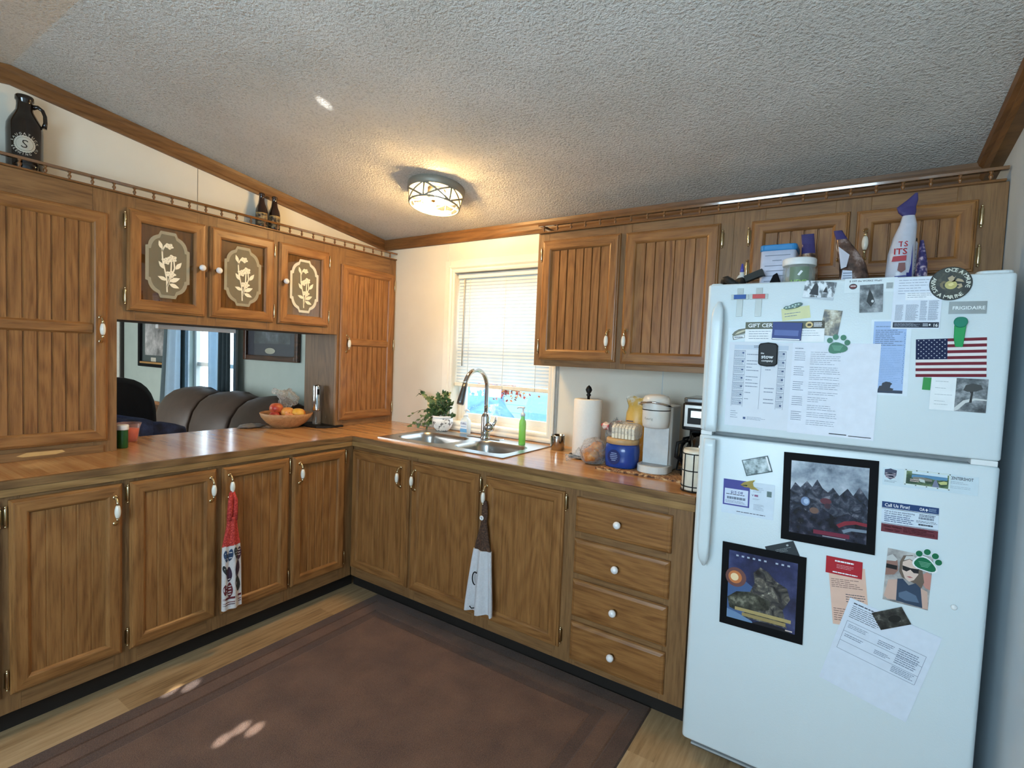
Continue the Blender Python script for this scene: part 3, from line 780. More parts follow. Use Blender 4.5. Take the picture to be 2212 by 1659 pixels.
b.box(xs[0], xs[5], ya, ya + .004, CT + .0004, z, steel); b.box(xs[0], xs[0] + .004, ya, yb, CT + .0004, z, steel); b.box(xs[5] - .004, xs[5], ya, yb, CT + .0004, z, steel); b.box(xs[0], xs[5], yb - .004, yb, CT + .0004, z, steel)
b.build('rim', sink)
for bx in BW:
    b = MB(); rings = []
    for ins, dz, r in ((0, 0, .07), (.006, -.006, .07), (.012, -.03, .068), (.02, -.15, .06), (.04, -.172, .05), (.10, -.178, .03)):
        rings.append([(x, y, z + dz) for x, y in rrect(bx[0] + ins, bx[1] - ins, bx[2] + ins, bx[3] - ins, r, 6)])
    b.loft(rings, steel, True, False); n = len(rings[0]); b.add(rings[-1], [tuple(range(n))], steel)
    bo = b.build('basin', sink)
    b = MB(); b.lathe([(.04, 0), (.042, .003), (.03, .003), (.028, -.0005), (.0001, -.0005)], ((bx[0] + bx[1]) / 2, (bx[2] + bx[3]) / 2, z - .177), chrome, 20); b.build('drain', bo)
tap = thing('faucet', (.545, -.135, CT + .0045), 'chrome gooseneck pull-down faucet standing behind the sink bowls', 'faucet')
fx, fy, fz = .545, -.135, CT + .0045
b = MB(); b.lathe([(.030, 0), (.031, .004), (.027, .010), (.027, .012), (.0265, .125), (.022, .14), (.0145, .15), (.0001, .15)], (fx, fy, fz), chrome, 24); b.build('body', tap)
b = MB(); b.box(fx - .12, fx + .12, fy - .025, fy + .025, fz, fz + .005, chrome); b.build('deck_plate', tap, bevel=.004)
b = MB(); pts = [(fx, fy, fz + .12), (fx, fy, fz + .20), (fx, fy, fz + .28)]; R_ = .105
for i in range(1, 15):
    a = PI * i / 14 * .93; pts.append((fx - .0 * i, fy - R_ + R_ * math.cos(a), fz + .295 + R_ * math.sin(a)))
b.tube(pts, .0125, chrome, 14); b.build('spout', tap)
p1 = Vector(pts[-1]); dirn = (Vector(pts[-1]) - Vector(pts[-2])).normalized()
b = MB(); b.tube([p1 - dirn * .005, p1 + dirn * .02, p1 + dirn * .03, p1 + dirn * .10, p1 + dirn * .112], [.0135, .0145, .0155, .0205, .019], flat((120, 122, 124), .3, 1, name='brushed_nickel_spray'), 16); b.build('spray_head', tap)
b = MB(); b.ball((fx + .03, fy - .004, fz + .068), .029, chrome, 20, 14, (1.1, 1, 1)); b.tube([(fx + .02, fy, fz + .062), (fx + .038, fy - .003, fz + .062), (fx + .052, fy - .006, fz + .064)], [.017, .02, .021], chrome, 16)
b.tube([(fx + .05, fy - .004, fz + .07), (fx + .06, fy + .012, fz + .10), (fx + .055, fy + .028, fz + .135)], [.010, .0085, .006], chrome, 10); b.build('lever', tap)

# ------------------------------------------------------------------ ceiling light: frame lies in the slope of the ceiling
LC = Vector((.47, -.54, 0)); LC.z = zc(LC.y)
lamp = thing('ceiling_light', tuple(LC), 'round flush ceiling light with open metal cage and two glowing bulbs', 'ceiling light', rot=(-math.atan(SL), 0, 0))
lm = flat((150, 146, 134), .45, .3, noise=.04, name='lamp_grey_metal')
b = MB(); b.lathe([(.146, 0), (.148, -.008), (.146, -.034), (.139, -.038)], (0, 0, 0), lm, 48, caps=False); b.lathe([(.139, -.038), (.136, -.034), (.134, -.012), (.0001, -.012)], (0, 0, 0), flat((96, 92, 84), .6), 48, caps=False); b.build('canopy', lamp, local=True)
b = MB(); rr = .128; ring = [(rr * math.cos(2 * PI * i / 40), rr * math.sin(2 * PI * i / 40), -.100) for i in range(41)]
b.tube(ring, .0045, lm, 8, caps=False); b.build('lower_ring', lamp, local=True)
b = MB()
for k in range(6):
    a0 = 2 * PI * k / 6 + .3
    for s_ in (-1, 1):
        P = [((.136 - .008 * t) * math.cos(a0 + s_ * (t - .5) * 1.0), (.136 - .008 * t) * math.sin(a0 + s_ * (t - .5) * 1.0), -.034 - .066 * t) for t in [i / 8 for i in range(9)]]
        b.tube(P, .0052, lm, 6)
    P = [(.136 * math.cos(a0 + .52), .136 * math.sin(a0 + .52), -.034), (.128 * math.cos(a0 + .52), .128 * math.sin(a0 + .52), -.100)]; b.tube(P, .0052, lm, 6)
b.build('cage', lamp, local=True)
b = MB(); b.lathe([(.12, -.034), (.12, -.096)], (0, 0, 0), glass_mat('lamp_shade_glass', (.99, .99, .97), .0), 40, caps=False); b.build('glass_shade', lamp, local=True)
b = MB(); b.lathe([(.045, -.012), (.045, -.05), (.032, -.062), (.0001, -.062)], (0, 0, 0), flat((110, 106, 98), .5), 20); b.build('hub', lamp, local=True)
bulb_m = emit('warm_bulb_glow', (255, 209, 140), P_BULB)
for s_, ang in ((1, -.55), (-1, -.55)):
    dv = Vector((math.cos(ang) * s_, math.sin(ang) * s_, -.28)).normalized(); o_ = Vector((0, 0, -.045))
    b = MB(); b.tube([o_ + dv * .03, o_ + dv * .05], .014, brass_d, 12); sk = b.build('socket', lamp, local=True)
    b = MB(); b.tube([o_ + dv * q for q in (.048, .056, .066, .08, .092, .102, .107)], [.012, .017, .025, .029, .026, .016, .003], bulb_m, 16); b.build('bulb', sk, local=True)

# ------------------------------------------------------------------ blind
bl = thing('window_blind', (.525, .03, WZ1), 'white horizontal slat blind pulled two thirds down over the kitchen window', 'blind')
slat_m = translucent('blind_slat_vinyl', (226, 228, 226), .24)
bx0, bx1, by = WX0 + .008, WX1 - .008, .032
b = MB(); b.box(bx0, bx1, by - .016, by + .014, WZ1 - .034, WZ1 - .004, vinyl); b.build('headrail', bl, bevel=.003)
b = MB(); zz = WZ1 - .046; ang = math.radians(71)
while zz > 1.232:
    ring = []
    for t in (-1, -.5, 0, .5, 1):
        u = t * .0135; cr = .0022 * (1 - t * t)
        ring.append((by + u * math.cos(ang) + cr * .7, zz - u * math.sin(ang) * -1 + cr))
    b.add([(bx0, y, q) for y, q in ring] + [(bx1, y, q) for y, q in ring], [(i, i + 1, i + 6, i + 5) for i in range(4)], slat_m, True)
    zz -= .0205
b.build('slats', bl, fix=False)
b = MB(); b.box(bx0 - .004, bx1 + .004, by - .013, by + .013, 1.199, 1.222, flat((232, 222, 200), .45)); b.build('bottom_rail', bl, bevel=.003)
b = MB()
for x in (bx0 + .10, (bx0 + bx1) / 2 + .02, bx1 - .10): b.tube([(x, by - .015, WZ1 - .03), (x, by - .015, 1.2)], .0011, flat((205, 200, 188), .6), 5)
b.build('ladder_cord', bl)
b = MB(); b.tube([(bx0 + .058, by - .02, WZ1 - .035), (bx0 + .058, by - .022, 1.33)], .0042, film('clear_wand', (190, 186, 172), .75, .2), 8); b.build('wand', bl)

# outlet plate behind the ivy
op = thing('wall_outlet', (-.005, 0, 1.05), 'cream outlet plate on the wall half hidden behind the ivy', 'outlet')
b = MB(); b.box(-.041, .031, -.006, 0, .995, 1.105, flat((226, 208, 168), .4)); b.build('cover_plate', op, bevel=.002)
b = MB(); b.box(-.02, .01, -.008, -.006, 1.06, 1.088, flat((205, 188, 150), .4)); b.box(-.02, .01, -.008, -.006, 1.012, 1.04, flat((205, 188, 150), .4)); b.build('socket', op)

# ------------------------------------------------------------------ things on the counter behind the sink
px, py = .183, -.102
CT += .0047
pl = thing('ivy_plant', (px, py, CT), 'trailing ivy in a white mosaic pot left of the faucet', 'houseplant')
mos = mottle('mosaic_shards', [(.40, (120, 116, 112)), (.44, (238, 234, 228)), (.7, (246, 242, 236))], 55, detail=1)
b = MB(); b.lathe([(.036, 0), (.042, .004), (.058, .028), (.066, .055), (.064, .076), (.060, .086), (.0001, .086)], (px, py, CT), mos, 28)
b.lathe([(.061, .082), (.066, .084), (.067, .094), (.062, .097), (.057, .094), (.056, .08)], (px, py, CT), white_china, 28, caps=False); b.build('pot', pl)
b = MB(); b.lathe([(.058, .084), (.0001, .088)], (px, py, CT), flat((48, 34, 26), .9), 20, caps=False); b.build('soil', pl)
vr = random.Random(5); leaf_g = mottle('ivy_leaf_green', [(.3, (48, 72, 40)), (.55, (80, 108, 62)), (.75, (132, 150, 104))], 60, rough=.4)
stems = []; top = Vector((px, py, CT + .09))
ends = [(-.23, .02, .13), (-.20, .0, .155), (-.13, .02, .11), (-.09, -.03, .10), (-.06, .03, .13), (-.02, -.02, .12), (.01, .03, .14), (.02, -.02, .15), (.045, .01, .10), (.05, .03, .09), (-.05, -.05, .06), (.03, -.04, .05),
        (.09, .01, .01), (-.12, -.02, .03), (-.17, -.04, -.06), (-.27, -.01, -.02), (-.22, -.05, -.075), (-.09, -.05, -.07), (-.12, -.04, -.05), (-.06, -.05, -.03)]
lf = MB(); st = MB(); stem_m = flat((92, 74, 44), .7)
def ivy_leaf(p, d, L):
    d = d.normalized(); side = d.cross(Vector((vr.uniform(-.4, .4), vr.uniform(-.9, -.3), vr.uniform(.4, 1)))).normalized(); nrm = side.cross(d)
    S = [(0, 0), (-.12, .38), (.18, .52), (.38, .28), (.62, .34), (1, 0), (.62, -.34), (.38, -.28), (.18, -.52), (-.12, -.38)]
    vs = [p + d * (u * L) + side * (w * L) + nrm * (-.25 * abs(w) * L) for u, w in S] + [p + d * (.35 * L)]
    lf.add([tuple(v) for v in vs], [(i, (i + 1) % 10, 10) for i in range(10)], leaf_g)
for e in ends:
    e = Vector(e); base = top + Vector((vr.uniform(-.03, .03), vr.uniform(-.03, .03), 0)); tip = top + e
    midp = (base + tip) / 2 + Vector((0, 0, .03 + (0.05 if e.z < 0 else 0)))
    pts = [base * (1 - t) ** 2 + midp * 2 * t * (1 - t) + tip * t * t for t in [i / 9 for i in range(10)]]
    pts = [Vector((q.x, min(q.y, -.012), max(q.z, CT + .016))) for q in pts]
    st.tube(pts, .0014, stem_m, 5)
    for i in range(2, 10):
        if e.length > .18 and i % 2 and vr.random() < .3: continue
        for _ in range(2 if e.length < .18 else 1):
            dd = Vector((vr.uniform(-1, 1), vr.uniform(-1, .3), vr.uniform(-.7, .7))); ivy_leaf(pts[i] + dd * .004, dd + (pts[i] - pts[i - 1]).normalized() * .5, vr.uniform(.020, .034))
st.build('stems', pl); lf.build('foliage', pl, fix=False)

def lettering(b, T, s, a, z, h, m, n=.0, center=True, sx=1.0, maxw=None):
    vs, fs, w = text_geo(s); k = h
    if maxw and w * k * sx > maxw: sx = maxw / (w * k)
    a0 = a - (w * k * sx / 2 if center else 0)
    T0 = b.T; b.T = T
    b.add([(a0 + x * k * sx, z + y * k, n) for x, y in vs], fs, m); b.T = T0
def WRAP(c, r, a0=-PI / 2):   # wrap flat lettering round an upright cylinder; a is arc length from the direction a0
    return lambda a, z, n: (c[0] + (r + n) * math.cos(a0 + a / r), c[1] + (r + n) * math.sin(a0 + a / r), z)
def wrap_patch(b, c, r, a0, w, z0, z1, m, n=.0005, k=10):
    T = WRAP(c, r, a0)
    b.add([T(-w / 2 + w * i / k, z0, n) for i in range(k + 1)] + [T(-w / 2 + w * i / k, z1, n) for i in range(k + 1)], [(i, i + 1, i + k + 2, i + k + 1) for i in range(k)], m, True)

CT -= .0047
sx_, sy_ = .347, -.074
s = thing('sanitizer_bottle', (sx_, sy_, CT), 'clear pump bottle of hand sanitizer between the ivy and the faucet', 'bottle', 'bottles around the sink')
clearp = film('clear_gel_plastic', (220, 236, 240), .45, .1)
b = MB()
rings = [[(sx_ + u * sc, sy_ + v * sc2, CT + h) for u, v in rrect(-.034, .034, -.020, .020, .016, 4)] for h, sc, sc2 in ((0, .95, .95), (.004, 1, 1), (.082, 1, 1), (.094, .75, .85), (.102, .36, .6), (.110, .36, .6))]
b.loft(rings, clearp)
b.add([(sx_ + u, sy_ - .0206, CT + h) for u, h in ((-.026, .012), (.026, .012), (.026, .034), (-.026, .034))], [(0, 1, 2, 3)], flat((96, 158, 206), .4))
b.add([(sx_ + u, sy_ - .0206, CT + h) for u, h in ((-.026, .034), (.026, .034), (.026, .078), (-.026, .078))], [(0, 1, 2, 3)], flat((222, 230, 240), .4))
LT = lambda a, z, n: (sx_ + a, sy_ - .0209 - n, CT + z)
lettering(b, LT, 'PURELL', 0, .060, .011, flat((44, 60, 124), .4), .0002, maxw=.046); b.add([LT(-.02, .044 + q, 0) for q in (0, )] + [LT(.02, .044, 0), LT(.02, .048, 0), LT(-.02, .048, 0)], [(0, 1, 2, 3)], flat((120, 160, 200), .4))
b.build('body', s)
b = MB(); b.lathe([(.014, .110), (.014, .122), (.006, .124), (.006, .142), (.012, .144), (.012, .152), (.0001, .153)], (sx_, sy_, CT), white_pl, 16); b.tube([(sx_, sy_, CT + .148), (sx_ + .03, sy_ - .012, CT + .147), (sx_ + .036, sy_ - .014, CT + .140)], [.006, .005, .004], white_pl, 8); b.build('pump', s)

gx, gy = .826, -.175
s = thing('soap_pump_bottle', (gx, gy, CT + .0045), 'slim bright green soap bottle with white pump right of the faucet', 'bottle', 'bottles around the sink')
green_pl = film('green_soap_plastic', (128, 220, 70), .72, .12)
b = MB(); b.lathe([(.017, 0), (.0195, .004), (.0195, .118), (.018, .130), (.0115, .146), (.011, .166), (.0001, .166)], (gx, gy, CT + .0045), green_pl, 20); b.build('body', s)
b = MB(); b.lathe([(.0125, .160), (.0125, .176), (.005, .178), (.005, .200), (.010, .202), (.011, .210), (.0001, .212)], (gx, gy, CT + .0045), white_pl, 16); b.tube([(gx, gy, CT + .211), (gx - .026, gy - .010, CT + .211), (gx - .031, gy - .012, CT + .203)], [.006, .005, .004], white_pl, 8); b.build('pump', s)

cx_, cy_ = 1.027, -.135
s = MB(); s.lathe([(.036, 0), (.038, .003), (.038, .074), (.0375, .08), (.035, .0795), (.035, .006), (.0001, .006)], (cx_, cy_, CT), flat((170, 166, 158), .16, 1, noise=.02, name='polished_cup_steel'), 28)
tag(s.build('steel_cup'), 'small polished steel cup on the counter right of the sink', 'cup')

hx, hy = 1.232, -.215
s = thing('paper_towel_holder', (hx, hy, CT), 'upright paper towel stand with black finial and white roll', 'paper towel holder')
b = MB(); b.lathe([(.0001, 0), (.085, 0), (.088, .004), (.085, .010), (.02, .014), (.0001, .014)], (hx, hy, CT), black_pl, 28); b.build('base', s)
b = MB(); b.lathe([(.007, .012), (.007, .305), (.010, .308), (.012, .314), (.007, .320), (.012, .326), (.0165, .338), (.011, .352), (.0001, .362)], (hx, hy, CT), black_pl, 14); b.build('rod', s)
paper_m = flat((242, 236, 226), .9, spec=.1, noise=.02, nscale=150, bumpy=.25, name='paper_towel')
b = MB(); b.lathe([(.022, .014), (.068, .014), (.070, .018), (.070, .288), (.068, .292), (.022, .292), (.022, .014)], (hx, hy, CT), paper_m, 40, caps=False); b.build('roll', s)
b = MB(); P = [(hx - .070 * math.cos(t) * 1.0 , hy - .0705 * math.sin(t)) for t in (.2, .0)] + [(hx - .0725, hy + .02), (hx - .083, hy + .035)]
b.add([(x, y, CT + .016) for x, y in P] + [(x, y, CT + .289) for x, y in P], [(i, i + 1, i + 5, i + 4) for i in range(3)], paper_m, True); b.build('loose_sheet', s, fix=False)

# bread in a clear bag
def lump(b, c, r, m, seed, n=22, k=14, amp=.12, fr=3.0, zmin=None):
    """crumpled, pleated blob"""
    q = random.Random(seed); ph = [(q.uniform(0, 6.3), q.uniform(0, 6.3), q.uniform(1, fr), q.uniform(1, fr)) for _ in range(7)]
    rings = []
    for i in range(k + 1):
        th = PI * i / k; ring = []
        for j in range(n):
            f = 2 * PI * j / n
            d = 1 + amp * sum(math.sin(a * round(u) * 1 + f * round(u) + p) * math.cos(th * round(w) + a) for a, p, u, w in ph) / 3
            x = c[0] + r[0] * d * math.sin(th) * math.cos(f); y = c[1] + r[1] * d * math.sin(th) * math.sin(f); z = c[2] - r[2] * d * math.cos(th)
            if zmin is not None: z = max(z, zmin)
            ring.append((x, y, z))
        rings.append(ring)
    return b.loft(rings, m)
cling = crinkle('cling_film')
s = thing('bread_bag', (1.32, -.32, CT), 'clear bag of brown bread rolls lying left of the blue coffee tub', 'bread bag')
crust = mottle('bread_crust', [(.3, (126, 70, 32)), (.5, (190, 124, 66)), (.72, (226, 178, 116))], 22, rough=.5)
for i, (x, y, zz_, r) in enumerate(((1.329, -.307, .052, .047), (1.322, -.357, .042, .042), (1.342, -.327, .078, .033), (1.298, -.330, .038, .036))):
    b = MB(); lump(b, (x, y, CT + zz_), (r, r, r * .85), crust, 30 + i, 18, 12, .06, zmin=CT + .002); b.build('bread_roll', s)
b = MB(); lump(b, (1.326, -.332, CT + .055), (.062, .066, .066), cling, 4, 34, 18, .10, 7, zmin=CT + .0015)
b.tube([(1.282, -.37, CT + .05), (1.245, -.385, CT + .028), (1.215, -.40, CT + .021)], [.03, .010, .018], cling, 12); b.build('bag', s)

# blue coffee tub
kx, ky = 1.462, -.318
s = thing('coffee_tub', (kx, ky, CT + .006), 'squat blue plastic coffee tub with tan lid on the woven mat', 'coffee tub')
blue_pl = flat((30, 66, 148), .25, noise=.05, coat=.3, name='blue_tub_plastic')
prof = [(.066, 0), (.072, .004), (.074, .03), (.076, .075), (.072, .10), (.066, .108)]
b = MB(); rings = []
for r, h in prof:
    rings.append([(kx + math.copysign(abs(math.cos(a)) ** .75, math.cos(a)) * r, ky + math.copysign(abs(math.sin(a)) ** .75, math.sin(a)) * r * .92, CT + .006 + h) for a in [2 * PI * i / 36 for i in range(36)]])
b.loft(rings, blue_pl)
LTk = lambda a, z, n: (kx - .012 + a, ky - .0725 - n - max(0, abs(a) - .02) * -.12, CT + .006 + z)
b.add([LTk(.030 * math.cos(2 * PI * i / 20), .05 + .034 * math.sin(2 * PI * i / 20), 0) for i in range(20)], [tuple(range(20))], flat((34, 48, 104), .3))
for i, w in enumerate((.026, .034, .036, .03, .02)):
    b.add([LTk(-w / 2, .066 - i * .008, .0006), LTk(w / 2, .066 - i * .008, .0006), LTk(w / 2, .069 - i * .008, .0006), LTk(-w / 2, .069 - i * .008, .0006)], [(0, 1, 2, 3)], flat((150, 168, 206), .4))
b.build('tub', s)
b = MB(); b.lathe([(.068, .106), (.074, .107), (.074, .126), (.071, .130), (.0001, .130)], (kx, ky, CT + .006), flat((196, 160, 112), .4), 36); b.build('lid', s)
# bread with red bag on the tub
s = thing('bread_loaf', (1.45, -.318, CT + .136), 'sliced white bread in a red printed bag lying on top of the coffee tub', 'bread bag')
b = MB(); zt = CT + .1363; slice_m = flat((240, 228, 204), .8, noise=.05, nscale=90)
for i in range(7):
    x = 1.425 + i * .0155
    b.prism([(ky_ - .318, h + zt) for ky_, h in ((-.045, .002), (.045, .002), (.048, .05), (.03, .064), (-.03, .064), (-.048, .05))], x, x + .0125, slice_m, axis=0)
b.build('slices', s)
red_f = mottle('red_bread_bag', [(.42, (236, 226, 214)), (.5, (190, 44, 46)), (.7, (206, 84, 80))], 14, rough=.25)
b = MB()
rings = []
for t, r, z0 in ((0, .004, .05), (.02, .026, .046), (.035, .020, .045), (.05, .034, .042), (.07, .05, .036), (.10, .052, .036), (.17, .052, .036), (.185, .045, .036)):
    ring = []
    for k in range(20):
        a = 2 * PI * k / 20; w = 1 + .07 * math.sin(5 * a + t * 60)
        ring.append((1.352 + t, -.318 + r * 1.0 * w * math.cos(a), max(zt + .0006, zt + z0 + r * .74 * w * math.sin(a))))
    rings.append(ring)
b.loft(rings[:4], red_f); b.loft(rings[3:], cling); b.loft([[(q[0], q[1], q[2] + .0012) if q[2] > zt + .05 else q for q in rings[i]][1:7] for i in (3, 4, 5)], red_f, closed=False); b.build('bag', s, fix=False)
s = thing('tortilla_bag', (1.462, -.165, CT), 'tall yellow and white food bag standing behind the coffee tub', 'food bag')
b = MB(); yb_ = mottle('yellow_food_bag', [(.38, (226, 220, 206)), (.46, (214, 170, 76)), (.7, (226, 190, 110))], 10, rough=.3)
rings = []
for h, w, d in ((0, .050, .034), (.02, .052, .036), (.14, .052, .034), (.24, .046, .026), (.275, .038, .012), (.30, .046, .004), (.315, .05, .003)):
    rings.append([(1.462 + w * math.cos(2 * PI * k / 20) * (1 + .04 * math.sin(3 * k + h * 30)), -.165 + d * math.sin(2 * PI * k / 20), CT + h + .008 * math.sin(k) * (h > .25)) for k in range(20)])
b.loft(rings, yb_)
for i in range(5):
    b.add([(1.43, -.2015 + .0005 * i, CT + .20 - i * .011), (1.463, -.2018, CT + .20 - i * .011), (1.463, -.2018, CT + .205 - i * .011), (1.43, -.2015, CT + .205 - i * .011)], [(0, 1, 2, 3)], flat((70, 80, 130), .5))
b.build('bag', s)
b = MB(); lump(b, (1.362, -.165, CT + .10), (.045, .045, .10), cling, 9, 30, 16, .12, 6, zmin=CT + .001)
tag(b.build('plastic_bag'), 'crumpled clear plastic bag standing on the counter behind the coffee tub', 'bag')

# woven mat
s = MB(); wick = mottle('woven_mat', [(.38, (66, 36, 24)), (.48, (150, 100, 62)), (.62, (214, 178, 128))], 60, (1, 2.2, 1), rough=.7)
mp_ = [(1.385, -.44), (1.862, -.44), (1.862, -.10), (1.385, -.10)]
s.prism(mp_, CT + .0003, CT + .0055, wick)
for i in range(17):
    xx = 1.392 + i * .028
    s.tube([(xx - .006, -.437, CT + .005), (xx + .008, -.430, CT + .0085), (xx + .022, -.437, CT + .005)], .0032, wick, 6)
tag(s.build('woven_mat'), 'brown woven place mat under the white coffee maker', 'place mat')

# white single-serve coffee maker
kx, ky = 1.612, -.285; z0 = CT + .006
kw = flat((222, 220, 214), .3, noise=.02, name='coffee_maker_white'); kg = flat((150, 150, 150), .35, noise=.03)
s = thing('coffee_maker', (kx, ky, z0), 'tall white single-serve coffee maker with chrome lid handle on the woven mat', 'coffee maker')
b = MB(); b.prism(rrect(kx - .062, kx + .062, ky - .02, ky + .145, .03, 5), z0, z0 + .29, kw, smooth=False); b.build('tower', s, bevel=.006, seg=3)
b = MB(); b.prism([(kx - .056, ky - .021), (kx + .056, ky - .021), (kx + .056, ky - .026), (kx - .056, ky - .026)], z0 + .032, z0 + .195, flat((206, 208, 208), .35)); b.build('front_panel', s)
b = MB(); b.lathe([(.0001, .195), (.050, .195), (.056, .2), (.059, .22), (.060, .29), (.060, .3)], (kx - .002, ky - .035, z0), kw, 32, caps=False)
b.lathe([(.061, .272), (.061, .276)], (kx - .002, ky - .035, z0), black_pl, 32, caps=False); lettering(b, WRAP((kx - .002, ky - .035), .0602, -PI / 2 - .25), 'Keurig', 0, z0 + .232, .011, flat((176, 172, 164), .4), .0006); b.build('brew_head', s)
b = MB(); b.lathe([(.060, .30), (.060, .316), (.052, .332), (.03, .340), (.0001, .342)], (kx - .002, ky - .035, z0), kw, 32, caps=False); b.build('lid', s)
b = MB(); P = [(-.062, .0, .29), (-.064, -.03, .296), (-.045, -.06, .304), (0, -.072, .31), (.045, -.06, .304), (.064, -.03, .296), (.062, .0, .29)]
b.tube([(kx - .002 + x, ky - .035 + y, z0 + h) for x, y, h in P], .008, chrome, 10, flat_=.6); b.build('lid_handle', s)
b = MB(); b.prism([(kx + .068 * math.cos(a), ky - .05 + .055 * math.sin(a)) for a in [PI + PI * i / 16 for i in range(17)]] + [(kx + .068, ky + .01), (kx - .068, ky + .01)], z0, z0 + .030, kw); b.prism([(kx + .055 * math.cos(a), ky - .05 + .043 * math.sin(a)) for a in [2 * PI * i / 24 for i in range(24)]], z0 + .030, z0 + .032, kg); b.build('drip_tray', s, bevel=.003)

# black drip coffee maker half hidden by the refrigerator
kx, ky = 1.802, -.235; s = thing('drip_coffee_maker', (kx, ky, z0), 'black drip coffee maker with lit display, half hidden by the refrigerator', 'coffee maker')
b = MB(); b.prism(rrect(kx - .075, kx + .075, ky - .10, ky + .12, .02, 4), z0, z0 + .03, black_pl); b.prism(rrect(kx - .075, kx + .075, ky + .02, ky + .12, .02, 4), z0 + .03, z0 + .32, black_pl); b.build('body', s, bevel=.004)
b = MB(); b.prism(rrect(kx - .078, kx + .078, ky - .10, ky + .12, .02, 4), z0 + .20, z0 + .315, black_pl); b.prism(rrect(kx - .076, kx + .076, ky - .098, ky + .12, .02, 4), z0 + .315, z0 + .338, flat((120, 124, 126), .2, .6)); b.build('brew_head', s, bevel=.006)
b = MB(); b.box(kx - .066, kx + .066, ky - .104, ky - .099, z0 + .215, z0 + .308, flat((176, 172, 168), .3, .7)); b.box(kx - .052, kx + .052, ky - .106, ky - .103, z0 + .228, z0 + .295, black_pl); b.build('control_panel', s, bevel=.002)
b = MB(); b.box(kx - .038, kx + .03, ky - .1072, ky - .1055, z0 + .256, z0 + .284, emit('lcd_glow', (206, 236, 240), 1.3)); b.build('display', s)
b = MB(); b.lathe([(.052, .034), (.066, .05), (.068, .11), (.052, .16), (.048, .185), (.0001, .186)], (kx, ky - .04, z0), glass_mat('carafe_glass', (.12, .10, .09), .1), 28); b.tube([(kx - .055, ky - .06, z0 + .15), (kx - .09, ky - .09, z0 + .14), (kx - .095, ky - .09, z0 + .08), (kx - .07, ky - .07, z0 + .06)], .008, black_pl, 8); b.build('carafe', s)
b = MB(); P = [(1.715, -.16, z0 + .14), (1.698, -.19, z0 + .11), (1.692, -.22, z0 + .05), (1.698, -.27, z0 + .012), (1.715, -.25, z0 + .008), (1.735, -.20, z0 + .03), (1.725, -.17, z0 + .09)]
b.tube(P, .004, black_pl, 8); b.tube([(1.728, -.165, z0 + .15), (1.705, -.20, z0 + .145), (1.703, -.235, z0 + .10), (1.71, -.25, z0 + .05), (1.722, -.22, z0 + .006)], .006, black_pl, 8); b.build('power_cord', s)

# white canister with wire rack
kx, ky = 1.837, -.535; s = thing('utensil_canister', (kx, ky, CT), 'white ceramic canister in a black wire rack, cut off by the refrigerator', 'canister')
b = MB(); b.lathe([(.040, .006), (.044, .010), (.044, .150), (.041, .162), (.038, .160), (.038, .02), (.0001, .02)], (kx, ky, CT), flat((232, 224, 206), .3, coat=.3), 32); b.build('canister', s)
b = MB()
for h in (.004, .022, .082, .146): b.tube([(kx + .046 * math.cos(2 * PI * i / 28), ky + .046 * math.sin(2 * PI * i / 28), CT + h) for i in range(29)], .0022, black_pl, 6, caps=False)
for a in (-2.2, -1.4, -.6, .4, 1.6, 2.8): b.tube([(kx + .046 * math.cos(a), ky + .046 * math.sin(a), CT + h) for h in (.002, .146)], .0022, black_pl, 6)
b.build('wire_rack', s)
# ------------------------------------------------------------------ things on the peninsula
kx, ky = -.43, -1.594; s = thing('spice_bottle', (kx, ky, CT), 'small green bottle with white cap beside the left cupboard', 'bottle')
b = MB(); b.lathe([(.020, 0), (.021, .003), (.021, .078), (.019, .083), (.0001, .084)], (kx, ky, CT), flat((30, 82, 34), .4, noise=.15), 20); b.build('body', s)
b = MB(); b.lathe([(.023, .083), (.024, .085), (.024, .103), (.022, .106), (.0001, .106)], (kx, ky, CT), white_pl, 20); b.build('cap', s)
kx, ky = -.595, -1.512; s = thing('food_container', (kx, ky, CT), 'clear plastic tub of red food behind the small green bottle', 'container')
b = MB(); b.lathe([(.0001, .002), (.034, .002), (.043, .062), (.0001, .064)], (kx, ky, CT), flat((222, 90, 70), .5, noise=.2), 24); b.build('contents', s)
b = MB(); b.lathe([(.036, 0), (.038, .002), (.046, .068), (.052, .086), (.054, .09)], (kx, ky, CT), film('container_clear', (236, 196, 186), .28, .1), 28, caps=False); b.build('tub', s)
